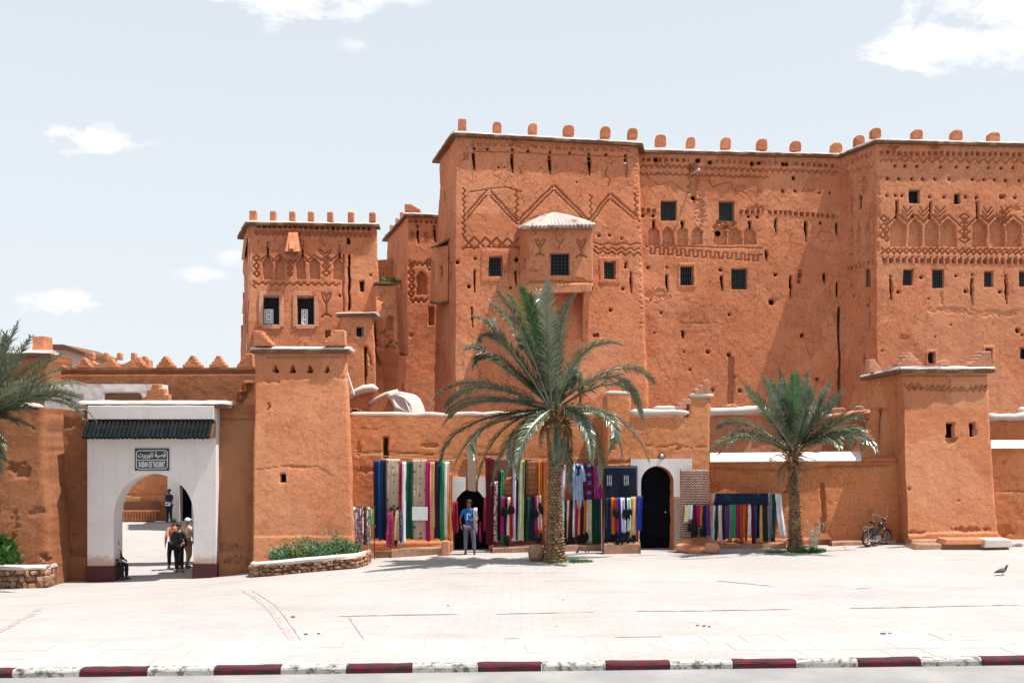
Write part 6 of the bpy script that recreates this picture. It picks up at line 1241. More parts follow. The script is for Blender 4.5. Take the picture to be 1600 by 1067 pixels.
rope((548, 707), (712, 719), Y1, 'sagging rope carrying the scarves at the left end of the market wall', .03); rope((768, 716), (944, 713), Y1 - .05, 'rope carrying the rugs and robe behind the big palm', .04); rope((1109, 770), (1224, 770), 31.1, 'rope carrying the scarf row beside the smaller palm', .02)
drape('patterned_cloth', 602.5, 624.5, 716.5, 799, Y1 + .06, fabric((.44, .34, .24), 'dots'), 'left beige cloth with small dark motifs, short, hanging beside the navy scarf', 'cloth', 'beige patterned cloths', 1, fold=.008)
drape('patterned_cloth', 644, 666.5, 717.5, 842, Y1 + .06, fabric((.44, .34, .24), 'dots'), 'right beige cloth with small dark motifs, long, behind the white paper sheet', 'cloth', 'beige patterned cloths', 2, fold=.008)
row([(583.6, 592.5, 'darkblue', 720, 841), (591.8, 596.5, 'bright', 719, 843), (595.8, 604, 'navy', 719, 842), (623.5, 628.3, 'crimson', 721, 831), (627.8, 634.3, 'white', 721, 849), (633.8, 645, 'green', 721, 844), (665.5, 672.5, 'magenta', 721, 845), (671.5, 679.5, 'peach', 721, 824), (679, 688, 'navy', 720, 841), (687.5, 694, 'emerald', 720, 842), (693.5, 701.5, 'pinkwhite', 721, 842), (701, 706.5, 'orange', 739, 846)], Y1 - .03, ' on the left rope', 'long scarves on the left rope', 720, 842, 10)
def bundle(px, y0, y1, Y, w, cols, label, seed):
    T = empty('scarf_bundle', at(px, y1, Y), label, 'scarves', 'knotted bundles of scarves'); r = random.Random(seed); n = len(cols)
    for i, c in enumerate(cols):
        x0 = px - w / 2 + w * i / n; s = MB(); pts = []; A = at(px + (x0 - px) * .3, y0, Y - .06)
        for t in np.linspace(0, 1, 9): p = at(px + (x0 + w / n / 2 - px) * (.3 + .9 * math.sin(min(1, t * 1.5) * 1.57)), y0 + (y1 - y0) * t * r.uniform(.97, 1), Y - .08 - .05 * math.sin(t * 3)); pts.append(p)
        s.tube(pts, [.03, .045, .06, .055, .05, .06, .055, .05, .02], 7); s.build('strand', fabric(CC_[c][0], None if i % 2 else 'sparkle'), T, smooth=True)
    MB().sphere(at(px, y0, Y - .08), .06, 7).build('knot', fabric(CC_['black'][0]), T)
bundle(612, 795, 856, Y1, 14, ['magenta', 'magenta', 'rust', 'darkblue'], 'knotted bundle of pink and brown scarves below the left beige cloth', 1)
bundle(622, 794, 848, Y1 - .03, 10, ['peach', 'tan', 'darkblue'], 'knotted bundle of ochre scarves right of the pink bundle', 2)
sh = MB(); a, b = at(644, 812.5, Y1 - .14), at(668.3, 791.5, Y1 - .14); sh.box(((a.x + b.x) / 2, Y1 - .14, (a.z + b.z) / 2), (b.x - a.x, .006, b.z - a.z), 0); tag(sh.build('paper_sheet', plain('paper', (.66, .66, .66), .8, .1, .05, 6)), 'white paper sheet pinned over the right beige patterned cloth', 'paper')
# rail of patterned clothes by the front tower
rk = empty('clothes_rail', gpt(568, 31.0), 'metal clothes rail beside the left front tower, holding patterned clothes', 'clothes rail')
for x in (554, 585): p = gpt(x, 31.0); MB().tube([p, at(x, 791, 31.0)], .015, 6).build('post', MT['iron'], rk)
MB().tube([at(553, 792, 31.0), at(586, 792, 31.0)], .014, 6).build('rail', MT['iron'], rk)
for i, (x0, x1, y1, c, pat, lb) in enumerate([(552.5, 557, 845, 'white', 'multi', 'white patterned garment at the left end of the clothes rail'), (556, 563, 858, 'bright', 'multi', 'blue and white patterned dress on the clothes rail'), (562.5, 568, 852, 'crimson', 'multi', 'red and white striped garment in the middle of the clothes rail'), (567.5, 573.5, 851, 'brown', 'sparkle', 'dark brown garment on the clothes rail'),
        (573, 579, 855, 'lime', 'multi', 'green patterned garment on the clothes rail'), (578, 583.5, 823, 'lime', 'sparkle', 'short slanting green garment at the right end of the clothes rail')]):
    drape('garment', x0, x1, 792, y1, 30.98 + (i % 2) * .03, fabric(CC_[c][0], pat), lb, 'garment', 'clothes on the rail', 40 + i, skew=.06 if i == 5 else 0)
# red garments either side of the shop doorway
for i, (x0, x1, y0, y1, c, lb) in enumerate([(707.5, 715.5, 783, 832, 'crimson', 'red garment hanging at the left side of the shop doorway'), (755.5, 762, 777, 830, 'crimson', 'red garment hanging at the right side of the shop doorway, by the man'), (749, 752, 815, 846, 'magenta', 'thin pink and green scarf hanging behind the man in the shop doorway')]):
    drape('garment', x0, x1, y0, y1, 31.55, fabric(CC_[c][0]), lb, 'garment', 'red garments at the shop doorway', 50 + i)
# big carpet group behind the palm
drape('carpet', 771, 852, 716, 856, Y1 + .12, fabric((.20, .022, .025), 'kilim'), 'large dark red patterned carpet behind the scarves, left of the big palm trunk', 'carpet', None, 60, fold=.01, nf=2, flare=.0)
drape('rug', 759, 772.5, 714.5, 851, Y1 + .02, fabric((.15, .012, .025), None), 'long narrow maroon rug at the right edge of the shop doorway', 'rug', None, 61, fold=.01)
drape('rug', 772, 778, 752, 846, Y1 - .02, fabric((.40, .05, .04), 'multi'), 'narrow red and white patterned strip beside the maroon rug', 'rug', None, 62, fold=.01)
drape('rug', 819, 841.5, 718.5, 774.5, Y1 - .04, fabric((.36, .10, .03), 'kilim_orange'), 'orange patchwork rug beside the orange scarf, left of the palm trunk', 'rug', None, 63, fold=.006, flare=0)
drape('rug', 785.5, 800, 745, 775, Y1 - .04, fabric((.34, .09, .03), 'kilim_orange'), 'small orange patchwork rug left of the lavender scarf', 'rug', None, 64, fold=.006, flare=0)
row([(778, 782.5, 'black', 736, 845), (782, 786.5, 'emerald', 735, 846), (800.6, 807.5, 'lavender', 718, 843), (807, 810.5, 'purple', 719, 843), (810, 819, 'palegreen', 719, 845), (818.6, 822.5, 'olive', 720, 845), (841, 847, 'orange', 719, 838), (846, 853, 'rust', 719, 822)], Y1 - .10, ' left of the big palm', 'long scarves left of the big palm trunk', 719, 844, 70)
row([(782.5, 788, 'magenta', 775, 832), (787.5, 793, 'navy', 776, 834), (792.5, 797, 'cream', 776, 838), (796.6, 801, 'red', 776, 840), (822.5, 827, 'green', 776, 842), (826.5, 835.5, 'navy', 776, 842), (835, 840, 'magenta', 774, 830), (839.5, 845.5, 'white', 774, 829)], Y1 - .14, ' below the carpet rows', 'short scarves left of the big palm trunk', 775, 835, 85)
# right of the trunk
drape('shirt', 876, 882.5, 725, 781, Y1 - .05, fabric(CC_['lavender'][0]), 'pale lavender shirt hanging right of the big palm trunk', 'garment', None, 95)
rb_ = empty('robe', at(903, 793, Y1 - .1), 'pale blue long-sleeved robe hanging between the palm trunk and the flowered rug', 'garment')
bl = fabric((.33, .45, .66)); drape('robe_body', 895.5, 911, 724, 793.5, Y1 - .1, bl, None, None, None, 96, parent=rb_, fold=.03, nf=3)
s = MB(); s.tube([at(909, 727, Y1 - .12), at(912, 740, Y1 - .12), at(913.5, 752, Y1 - .12)], [.05, .06, .055], 8); s.tube([at(897, 727, Y1 - .12), at(895, 742, Y1 - .12), at(896, 758, Y1 - .12)], [.05, .06, .055], 8); s.build('sleeve', bl, rb_, smooth=True)
s = MB(); s.tube([at(899, 724, Y1 - .14), at(903, 733, Y1 - .15), at(905, 741, Y1 - .15)], [.02, .025, .03], 6); s.sphere(at(905, 730, Y1 - .15), .05, 6); s.sphere(at(902.5, 741, Y1 - .15), .045, 6); s.build('collar_tassel', fabric(CC_['navy'][0]), rb_)
drape('rug', 910, 928.5, 724.5, 782, Y1 - .02, fabric((.17, .015, .03), 'flower'), 'maroon rug with blue flowers, right of the pale blue robe', 'rug', None, 97, fold=.008, flare=0)
drape('rug', 928, 942, 726, 780.5, Y1 - .04, fabric((.44, .015, .24), 'sparkle'), 'bright magenta rug with small sparkles, left of the dark blue rug', 'rug', None, 98, fold=.01, flare=0)
row([(877, 882, 'aqua'), (881.6, 885.5, 'black'), (885, 888.5, 'salmon'), (888, 895.5, 'olive'), (895, 898.5, 'pinkwhite'), (898, 903, 'magenta'), (902.6, 906.5, 'peach'), (906, 912.5, 'maroon'), (912, 916.3, 'orange'), (916, 924.5, 'cream'), (924, 934.5, 'green'), (934, 941.5, 'grey')], Y1 - .12, ' right of the trunk', 'scarves right of the big palm trunk', 781, 846, 100)
# dark tied tassels across the rows
r = random.Random(8)
s = MB()
for px, y in [(785, 795), (789, 794), (797, 792), (800, 794), (835, 797), (838, 800), (843, 788), (846, 792), (788, 838), (793, 842), (840, 838), (845, 834), (884, 842), (890, 844), (896, 840), (903, 838), (912, 836), (917, 834), (960, 796), (965, 800), (975, 798), (980, 800), (984, 797), (965, 842), (972, 838), (980, 840), (990, 838), (1077, 818), (1082, 816), (1088, 822), (1095, 826), (1083, 828)]:
    Yy = Y1 - .20 if px < 944 else 30.28
    for q in range(5): d = Vector((r.uniform(-.05, .05), r.uniform(-.02, .02), -r.uniform(.12, .26))); p = at(px + r.uniform(-2, 2), y + r.uniform(-3, 3), Yy); s.tube([p, p + d * .5, p + d], [.03, .04, .012], 5)
tag(s.build('dark_fringes', fabric(CC_['black'][0])), 'black knotted fringes tied across the hanging scarf rows', 'fringes', kind='stuff')
o = MB().tube([gpt(940.5, 31.0), at(940, 779, 31.1)], .016, 8).build('pole', MT['whiteiron']); tag(o, 'thin white pole standing between the grey scarf and the dark blue rug', 'pole')
# dark blue rug with white windows
Y3 = 30.52
rg = empty('window_rug', at(969, 846, Y3), 'large dark blue rug with small white window motifs, left of the tall doorway', 'rug')
drape('weave', 943.5, 997, 727.5, 848, Y3, fabric((.012, .020, .05)), None, None, None, 120, fold=.010, nf=1.3, flare=0, parent=rg)
s = MB()
for cx, cy in ((952, 750.5), (978.5, 750.5), (950.5, 825)):
    for dx in (-3, 0, 3): s.bar(at(cx + dx, cy - 8, Y3 - .035), at(cx + dx, cy + 8, Y3 - .035), .02, .006)
    for dy in (-4, 4): s.bar(at(cx - 3.5, cy + dy, Y3 - .037), at(cx + 3.5, cy + dy, Y3 - .037), .02, .006)
for x in np.linspace(945, 995, 26): s.box(at(x, 730, Y3 - .03), (.025, .004, .012)); 
for y in np.linspace(733, 843, 40): s.box(at(995, y, Y3 - .03), (.012, .004, .03))
s.build('white_motif', fabric((.5, .5, .52)), rg)
row([(947, 955, 'darkblue', 778, 838), (954.8, 960.3, 'orange', 777, 832), (960, 964.6, 'red', 777, 832), (964.2, 970, 'royal', 777, 835), (969.8, 976.5, 'lavender', 777, 832), (976, 980.3, 'purple', 778, 832), (980, 985.6, 'mint', 777, 833), (985.3, 994.3, 'peach', 776, 840), (993.8, 1003, 'royal', 774, 828)], Y3 - .12, ' over the dark blue rug', 'scarves in front of the dark blue rug', 777, 834, 130)
# brown rug right of the tall doorway
drape('rug', 1062.5, 1106.5, 733, 841, Y3 + .02, fabric((.13, .065, .05), 'weave'), 'brown geometric rug hanging right of the tall doorway', 'rug', None, 140, fold=.008, nf=1.5, flare=0)
row([(1069.5, 1076.2, 'paleyellow', 789, 816), (1076, 1083, 'white', 789, 811), (1082.6, 1088, 'maroon', 789, 836), (1087.8, 1094, 'magenta', 790, 822), (1093.6, 1097.3, 'orange', 790, 823), (1097, 1104, 'navy', 790, 838), (1103.5, 1109.5, 'violet', 788, 838)], Y3 - .10, ' over the brown rug', 'scarves in front of the brown rug', 789, 836, 150)
# scarf line beside the smaller palm
Y4 = 31.08
drape('cloth_band', 1117, 1200, 770.5, 788, Y4 - .07, fabric(CC_['darkblue'][0]), 'dark blue cloth laid along the top of the scarf line beside the smaller palm', 'cloth', None, 160, fold=.02, nf=3)
row([(1112, 1117.5, 'white', 771, 845, -.02), (1116.5, 1123, 'green', 771, 843, -.03), (1122, 1127.5, 'pinkwhite', 779, 843), (1127, 1133, 'olive', 779, 845), (1133, 1140, 'violet', 779, 842), (1139.8, 1143.3, 'silver', 780, 846), (1143, 1150, 'emerald', 780, 843), (1149.6, 1156, 'magenta', 778, 844), (1155.6, 1160.5, 'rust', 780, 848), (1160, 1165.5, 'orange', 780, 842), (1165, 1168.5, 'red', 780, 844), (1168, 1173.5, 'white', 783, 840), (1173, 1179, 'maroon', 780, 846), (1178.6, 1184, 'bright', 783, 844), (1183.6, 1186.5, 'black', 778, 844), (1186, 1192, 'peach', 776, 850), (1191.6, 1199, 'olive', 772, 846), (1198.6, 1206, 'silver', 771, 846), (1205.6, 1212, 'green', 771, 845), (1211.5, 1222, 'white', 771, 838, .14)], Y4, ' by the smaller palm', 'scarves on the rope beside the smaller palm', 771, 845, 170)

# ================================================================== PEOPLE
import bmesh
SKIN = plain('skin_brown', (.16, .075, .045), .6, .35, .06, 8); SKIN2 = plain('skin_tan', (.34, .17, .11), .6, .35, .06, 8); HAIR = plain('hair_black', (.012, .010, .010), .6, .4, .2, 20)
def skinned(name, J, E, mat, parent, root, xf, sub=2):
    bm = bmesh.new(); lay = bm.verts.layers.skin.verify(); ids = {}
    for k, (x, y, z, r_) in J.items():
        v = bm.verts.new(xf(Vector((x, y, z)))); v[lay].radius = (r_[0] if isinstance(r_, tuple) else r_, r_[1] if isinstance(r_, tuple) else r_); v[lay].use_root = (k == root); ids[k] = v
    for a, b in E: bm.edges.new((ids[a], ids[b]))
    me = bpy.data.meshes.new(name); bm.to_mesh(me); bm.free(); me.materials.append(mat)
    o = link(name, me, parent, wloc(parent), False); m = o.modifiers.new('skin', 'SKIN'); m.use_smooth_shade = True; s = o.modifiers.new('subsurf', 'SUBSURF'); s.levels = sub; s.render_levels = sub; return o
def person(px, Y, h, rot, label, pose, shirt, trousers, skin=SKIN, sleeve='short', hair='short', shoes=None, hat=None, extra=None, z=None):
    base = gpt(px, Y)
    if z is not None: base.z = z
    T = empty('person', base, label, 'person'); k = h / 1.75; ca, sa = math.cos(rot), math.sin(rot)
    xf = lambda v: base + Vector((v.x * ca - v.y * sa, v.x * sa + v.y * ca, v.z)) * k
    J = dict(pelvis=(0, 0, .95, (.125, .095)), waist=(0, 0, 1.10, (.115, .085)), chest=(0, 0, 1.30, (.145, .095)), collar=(0, 0, 1.43, (.075, .06)), neck=(0, -.005, 1.50, .052), jaw=(0, -.03, 1.57, (.058, .062)), head=(0, -.015, 1.655, (.077, .088)), crown=(0, 0, 1.715, (.055, .062)),
             lhip=(.095, 0, .88, .085), lknee=(.105, -.02, .50, .058), lank=(.11, .02, .10, .037), lheel=(.11, .05, .045, .035), ltoe=(.125, -.15, .03, .032),
             rhip=(-.095, 0, .88, .085), rknee=(-.105, -.02, .50, .058), rank=(-.11, .02, .10, .037), rheel=(-.11, .05, .045, .035), rtoe=(-.125, -.15, .03, .032),
             lsh=(.175, 0, 1.41, .055), lel=(.235, .02, 1.14, .040), lwr=(.255, -.06, .90, .026), lpalm=(.255, -.085, .835, (.020, .036)),
             rsh=(-.175, 0, 1.41, .055), rel=(-.235, .02, 1.14, .040), rwr=(-.255, -.06, .90, .026), rpalm=(-.255, -.085, .835, (.020, .036)))
    for q, v in pose.items(): J[q] = (*v, J[q][3])
    E = [('pelvis', 'waist'), ('waist', 'chest'), ('chest', 'collar'), ('collar', 'neck'), ('neck', 'jaw'), ('jaw', 'head'), ('head', 'crown'), ('pelvis', 'lhip'), ('lhip', 'lknee'), ('lknee', 'lank'), ('lank', 'lheel'), ('lheel', 'ltoe'), ('pelvis', 'rhip'), ('rhip', 'rknee'), ('rknee', 'rank'), ('rank', 'rheel'), ('rheel', 'rtoe'), ('collar', 'lsh'), ('lsh', 'lel'), ('lel', 'lwr'), ('lwr', 'lpalm'), ('collar', 'rsh'), ('rsh', 'rel'), ('rel', 'rwr'), ('rwr', 'rpalm')]
    JB = dict(J); EB = list(E)
    for s_ in 'lr':
        w = Vector(J[s_ + 'wr'][:3]); p = Vector(J[s_ + 'palm'][:3]); d = (p - w).normalized(); sg = 1 if s_ == 'l' else -1
        side = d.cross(Vector((sg, 0, 0))); side = side.normalized() if side.length > .1 else Vector((0, -1, 0)); inn = Vector((-sg, 0, 0))
        for fi, (off, ln) in enumerate(((.027, .062), (.009, .072), (-.009, .068), (-.027, .052))):
            a = p + side * off + d * .03; b = a + d * ln * .55 + inn * .006; c = b + d * ln * .4 + inn * .018
            for nm, q, rr in (('a', a, .0095), ('b', b, .009), ('c', c, .0075)): JB['%sf%d%s' % (s_, fi, nm)] = (*q, rr)
            EB += [(s_ + 'palm', '%sf%da' % (s_, fi)), ('%sf%da' % (s_, fi), '%sf%db' % (s_, fi)), ('%sf%db' % (s_, fi), '%sf%dc' % (s_, fi))]
        a = w + d * .03 + side * .03; b = a + d * .03 + side * .025; c = b + d * .03 + side * .004
        for nm, q, rr in (('a', a, .011), ('b', b, .010), ('c', c, .008)): JB[s_ + 'th' + nm] = (*q, rr)
        EB += [(s_ + 'wr', s_ + 'tha'), (s_ + 'tha', s_ + 'thb'), (s_ + 'thb', s_ + 'thc')]
    skinned('body', {q: v[:3] + ((tuple(x * k for x in v[3]) if isinstance(v[3], tuple) else v[3] * k),) for q, v in JB.items()}, EB, skin, T, 'pelvis', xf)
    def grow(names, f, add=.0): 
        out = {}
        for q in names: v = J[q]; out[q] = v[:3] + ((tuple((x * f + add) * k for x in v[3]) if isinstance(v[3], tuple) else (v[3] * f + add) * k),)
        return out
    def sub_(a, b, t): A, B = Vector(J[a][:3]), Vector(J[b][:3]); return tuple(A.lerp(B, t))
    S = grow(['pelvis', 'waist', 'chest', 'collar', 'lsh', 'rsh'], 1.12, .012); S['pelvis'] = (*S['pelvis'][:2], J['pelvis'][2] - .02, S['pelvis'][3]); ES = [('pelvis', 'waist'), ('waist', 'chest'), ('chest', 'collar'), ('collar', 'lsh'), ('collar', 'rsh')]
    for s_ in 'lr':
        if sleeve == 'short': S[s_ + 's'] = (*sub_(s_ + 'sh', s_ + 'el', .75), .062 * k); ES.append((s_ + 'sh', s_ + 's'))
        else: S[s_ + 'el'] = (*J[s_ + 'el'][:3], .052 * k); S[s_ + 'wr'] = (*sub_(s_ + 'el', s_ + 'wr', .92), .038 * k); ES += [(s_ + 'sh', s_ + 'el'), (s_ + 'el', s_ + 'wr')]
    skinned('shirt', S, ES, shirt, T, 'chest', xf)
    Tn = grow(['pelvis', 'lhip', 'rhip', 'lknee', 'rknee', 'lank', 'rank'], 1.12, .014); Tn['lank'] = (*J['lank'][:3], .058 * k); Tn['rank'] = (*J['rank'][:3], .058 * k)
    skinned('trousers', Tn, [('pelvis', 'lhip'), ('pelvis', 'rhip'), ('lhip', 'lknee'), ('lknee', 'lank'), ('rhip', 'rknee'), ('rknee', 'rank')], trousers, T, 'pelvis', xf)
    for s_ in 'lr':
        a, b = J[s_ + 'heel'], J[s_ + 'toe']; skinned('shoe', {'a': (*a[:3], .046 * k), 'm': (*sub_(s_ + 'heel', s_ + 'toe', .5), .044 * k), 'b': (*b[:3], .04 * k)}, [('a', 'm'), ('m', 'b')], shoes or MT['iron'], T, 'a', xf, 1)
    hd = xf(Vector(J['head'][:3])); cr = xf(Vector(J['crown'][:3])); R3 = Matrix.Rotation(rot, 3, 'Z')
    def hp(x, y, z): return hd + (R3 @ Vector((x, y, z))) * k
    hm = MB(); n = 12
    for i in range(7):
        ph = i / 6 * 1.75
        for j in range(n + 1):
            th = 2 * math.pi * j / n; front = max(0, -math.sin(th)); pp = min(ph, 1.75 - .75 * front); hm.v.append(tuple(hp(math.sin(pp) * math.cos(th) * .092, .012 + math.sin(pp) * math.sin(th) * .104, .018 + math.cos(pp) * .098)))
    for i in range(6):
        for j in range(n): hm.f.append((i * (n + 1) + j, i * (n + 1) + j + 1, (i + 1) * (n + 1) + j + 1, (i + 1) * (n + 1) + j)); hm.mi.append(0)
    hb = hm.build('cap' if hat else 'hair', hat or HAIR, T, smooth=True); q = hb.modifiers.new('t', 'SOLIDIFY'); q.thickness = .012
    if hat: s = MB(); s.box(hp(0, -.12, .06), (.13 * k, .10 * k, .012), rot); s.build('cap_visor', hat, T)
    f = MB(); f.sphere(hp(.03, -.098, .005), .010 * k, 6); f.sphere(hp(-.03, -.098, .005), .010 * k, 6); f.build('eyes', HAIR, T)
    f = MB(); f.sphere(hp(0, -.108, -.028), .017 * k, 6, (.8, 1, 1.4)); f.sphere(hp(.086, .0, -.01), .022 * k, 6, (.4, .8, 1.2)); f.sphere(hp(-.086, .0, -.01), .022 * k, 6, (.4, .8, 1.2)); f.build('nose_and_ears', skin, T)
    f = MB(); f.box(hp(0, -.098, -.065), (.045 * k, .012, .008), rot); f.build('mouth', plain('lips', (.14, .04, .035), .5, .3, .05, 5), T)
    if extra: extra(T, xf, k, rot, R3)
    return T
blue = plain('tshirt_blue', (.012, .13, .42), .85, .2, .12, 7); jeans = plain('jeans_grey', (.12, .12, .16), .9, .1, .3, 7); dk = plain('dark_clothes', (.018, .022, .026), .9, .1, .25, 7); dkgreen = plain('dark_green_jacket', (.022, .035, .034), .9, .1, .3, 9)
coral = plain('coral_shirt', (.50, .20, .13), .85, .2, .15, 7); pale = plain('pale_shirt', (.62, .50, .40), .85, .2, .15, 7); khaki = plain('khaki', (.30, .22, .15), .9, .1, .15, 7); redbag = plain('red_bag', (.40, .015, .06), .7, .3, .15, 7)
def ex_man(T, xf, k, rot, R3):
    s = MB(); 
    for a, b, w in (((-.045, 1.31), (-.045, 1.14), .03), ((-.045, 1.31), (.03, 1.31), .03), ((.03, 1.31), (.045, 1.27), .03), ((-.06, 1.14), (-.01, 1.14), .03)): s.bar(xf(Vector((a[0], -.128, a[1]))), xf(Vector((b[0], -.128, b[1]))), w, .012, up=(0, -1, 0))
    s.build('shirt_print', plain('print_white', (.7, .7, .72), .7, .2, .05, 5), T)
    for i, c in enumerate(('aqua', 'paleyellow', 'violet', 'crimson')):
        x = .17 + i * .028; pts = [xf(Vector((x - .02, .08, 1.38))), xf(Vector((x, .0, 1.50))), xf(Vector((x, -.10, 1.36))), xf(Vector((x + .01, -.14, 1.1))), xf(Vector((x + .02, -.13, .86 - .07 * i)))]
        s = MB(); s.tube(pts, [.014, .02, .022, .022, .012], 6); tag(s.build('hanging_scarf', fabric(CC_[c][0], 'multi')), 'thin %s scarf slung over the shoulder of the man in blue' % CC_[c][1], 'scarf', 'scarves over the shoulder of the man in blue')
person(733, 30.95, 1.68, R(-6), 'man in a bright blue t-shirt and grey jeans standing in the shop doorway', dict(rel=(-.30, .06, 1.16), rwr=(-.26, -.06, .93), rpalm=(-.24, -.10, .87), lel=(.28, -.02, 1.16), lwr=(.22, -.22, 1.12), lpalm=(.17, -.27, 1.13), lank=(.17, .0, .10), lheel=(.17, .04, .045), ltoe=(.20, -.15, .03), lknee=(.15, -.02, .5), rank=(-.12, .0, .10)), blue, jeans, SKIN, extra=ex_man)
def backpack(c1, y=.20, z0=.98, z1=1.42):
    def f(T, xf, k, rot, R3):
        s = MB(); pts = []
        s.box(xf(Vector((0, y, (z0 + z1) / 2))), (.30 * k, .18 * k, (z1 - z0) * k), rot, .85); o = s.build('backpack', c1, None, bevel=.05); tag(o, 'dark rucksack on the back of the person in dark clothes under the gateway', 'backpack')
        s = MB(); s.box(xf(Vector((0, y + .10, z0 + .15))), (.20 * k, .05 * k, .18 * k), rot); s.build('pocket', c1, o, bevel=.02)
        s = MB(); s.sphere(xf(Vector((.20, .05, .93))), .11, 8, (.7, .6, 1.1)); tag(s.build('shoulder_bag', dk), 'dark shoulder bag at the hip of the person with the rucksack', 'bag')
    return f
person(279, 32.55, 1.60, R(180), 'person in dark clothes with a rucksack, seen from behind under the gateway arch', dict(rel=(-.25, -.02, 1.15), lel=(.25, -.04, 1.15), lwr=(.20, -.18, 1.02), lpalm=(.17, -.22, 1.0), lank=(.07, .02, .10), lheel=(.07, .05, .045), ltoe=(.08, -.14, .03), lknee=(.08, -.02, .5), rank=(-.12, -.02, .10), rheel=(-.12, .02, .045), rtoe=(-.14, -.17, .03)), dkgreen, dk, SKIN2, 'long', extra=backpack(plain('rucksack', (.03, .03, .038), .8, .2, .4, 12)))
def ex_bag(T, xf, k, rot, R3):
    o = MB(); o.box(xf(Vector((-.27, .05, 1.02))), (.12, .26, .40), rot); o = o.build('striped_bag', redbag, None, bevel=.04); tag(o, 'red bag with white stripes carried by the walking person in coral', 'bag')
    s = MB()
    for z in (.92, 1.03, 1.1): s.box(xf(Vector((-.27, .05, z))), (.128, .268, .022), rot)
    s.build('stripe', MT['whiteiron'], o)
person(271, 33.3, 1.70, R(-150), 'person in a coral shirt walking with a red striped bag under the gateway', dict(lknee=(.10, -.22, .52), lank=(.10, -.20, .12), lheel=(.10, -.16, .07), ltoe=(.11, -.36, .06), rknee=(-.10, .12, .50), rank=(-.10, .40, .16), rheel=(-.10, .44, .12), rtoe=(-.12, .30, .04), lel=(.26, .10, 1.15), rel=(-.25, .0, 1.15), rwr=(-.27, -.02, .92)), coral, dk, SKIN2, 'long', extra=ex_bag)
person(293, 33.6, 1.68, R(150), 'person in a pale shirt and white cap beside the right side of the gateway arch', dict(rel=(-.27, .0, 1.15), lel=(.26, -.02, 1.15), lknee=(.10, -.12, .52), lank=(.10, -.1, .10), lheel=(.1, -.06, .045), ltoe=(.11, -.26, .03), rank=(-.1, .15, .12), rheel=(-.1, .18, .07), rtoe=(-.12, .03, .03)), pale, khaki, SKIN2, 'short', hat=plain('cap_white', (.6, .6, .62), .8, .2, .05, 5))
def ex_pouch(T, xf, k, rot, R3):
    tag(MB().box(xf(Vector((.04, -.15, .98))), (.30, .10, .20), rot).build('white_pouch', MT['whiteiron'], bevel=.03), 'white pouch held at the waist of the man far inside the courtyard', 'bag')
person(264.5, 52.0, 1.72, R(-20), 'man in a dark t-shirt standing far inside the courtyard, seen through the arch', dict(lel=(.24, -.05, 1.15), lwr=(.12, -.2, 1.02), lpalm=(.07, -.22, 1.0)), plain('navy_tshirt', (.018, .03, .06), .9, .1, .1, 6), plain('navy_trousers', (.02, .03, .055), .9, .1, .1, 6), SKIN, extra=ex_pouch)
st = tag(empty('stool', gpt(178, 31.25), 'low wooden stool under the seated person inside the left of the gateway', 'stool'))
p = gpt(178, 31.25); MB().box(p + Vector((0, 0, .42)), (.36, .34, .05)).build('seat', MT['wood'], st)
for a in (-.14, .14):
    for b in (-.13, .13): MB().box(p + Vector((a, b, .20)), (.04, .04, .40)).build('leg', MT['wood'], st)
sit = dict(pelvis=(0, 0, .55), waist=(0, -.02, .70), chest=(0, -.05, .90), collar=(0, -.07, 1.03), neck=(0, -.09, 1.09), jaw=(0, -.12, 1.16), head=(0, -.11, 1.24), crown=(0, -.10, 1.30), lhip=(.10, -.05, .53), rhip=(-.10, -.05, .53), lknee=(.12, -.42, .52), rknee=(-.12, -.42, .52), lank=(.12, -.42, .10), rank=(-.12, -.40, .10), lheel=(.12, -.38, .045), rheel=(-.12, -.36, .045), ltoe=(.13, -.58, .03), rtoe=(-.13, -.56, .03),
           lsh=(.17, -.06, 1.01), rsh=(-.17, -.06, 1.01), lel=(.22, -.12, .76), rel=(-.22, -.12, .76), lwr=(.15, -.33, .66), rwr=(-.15, -.33, .66), lpalm=(.12, -.40, .64), rpalm=(-.12, -.40, .64))
person(177.5, 31.25, 1.62, R(75), 'person in dark clothes sitting on a stool inside the left side of the gateway', sit, dk, dk, SKIN, 'long')

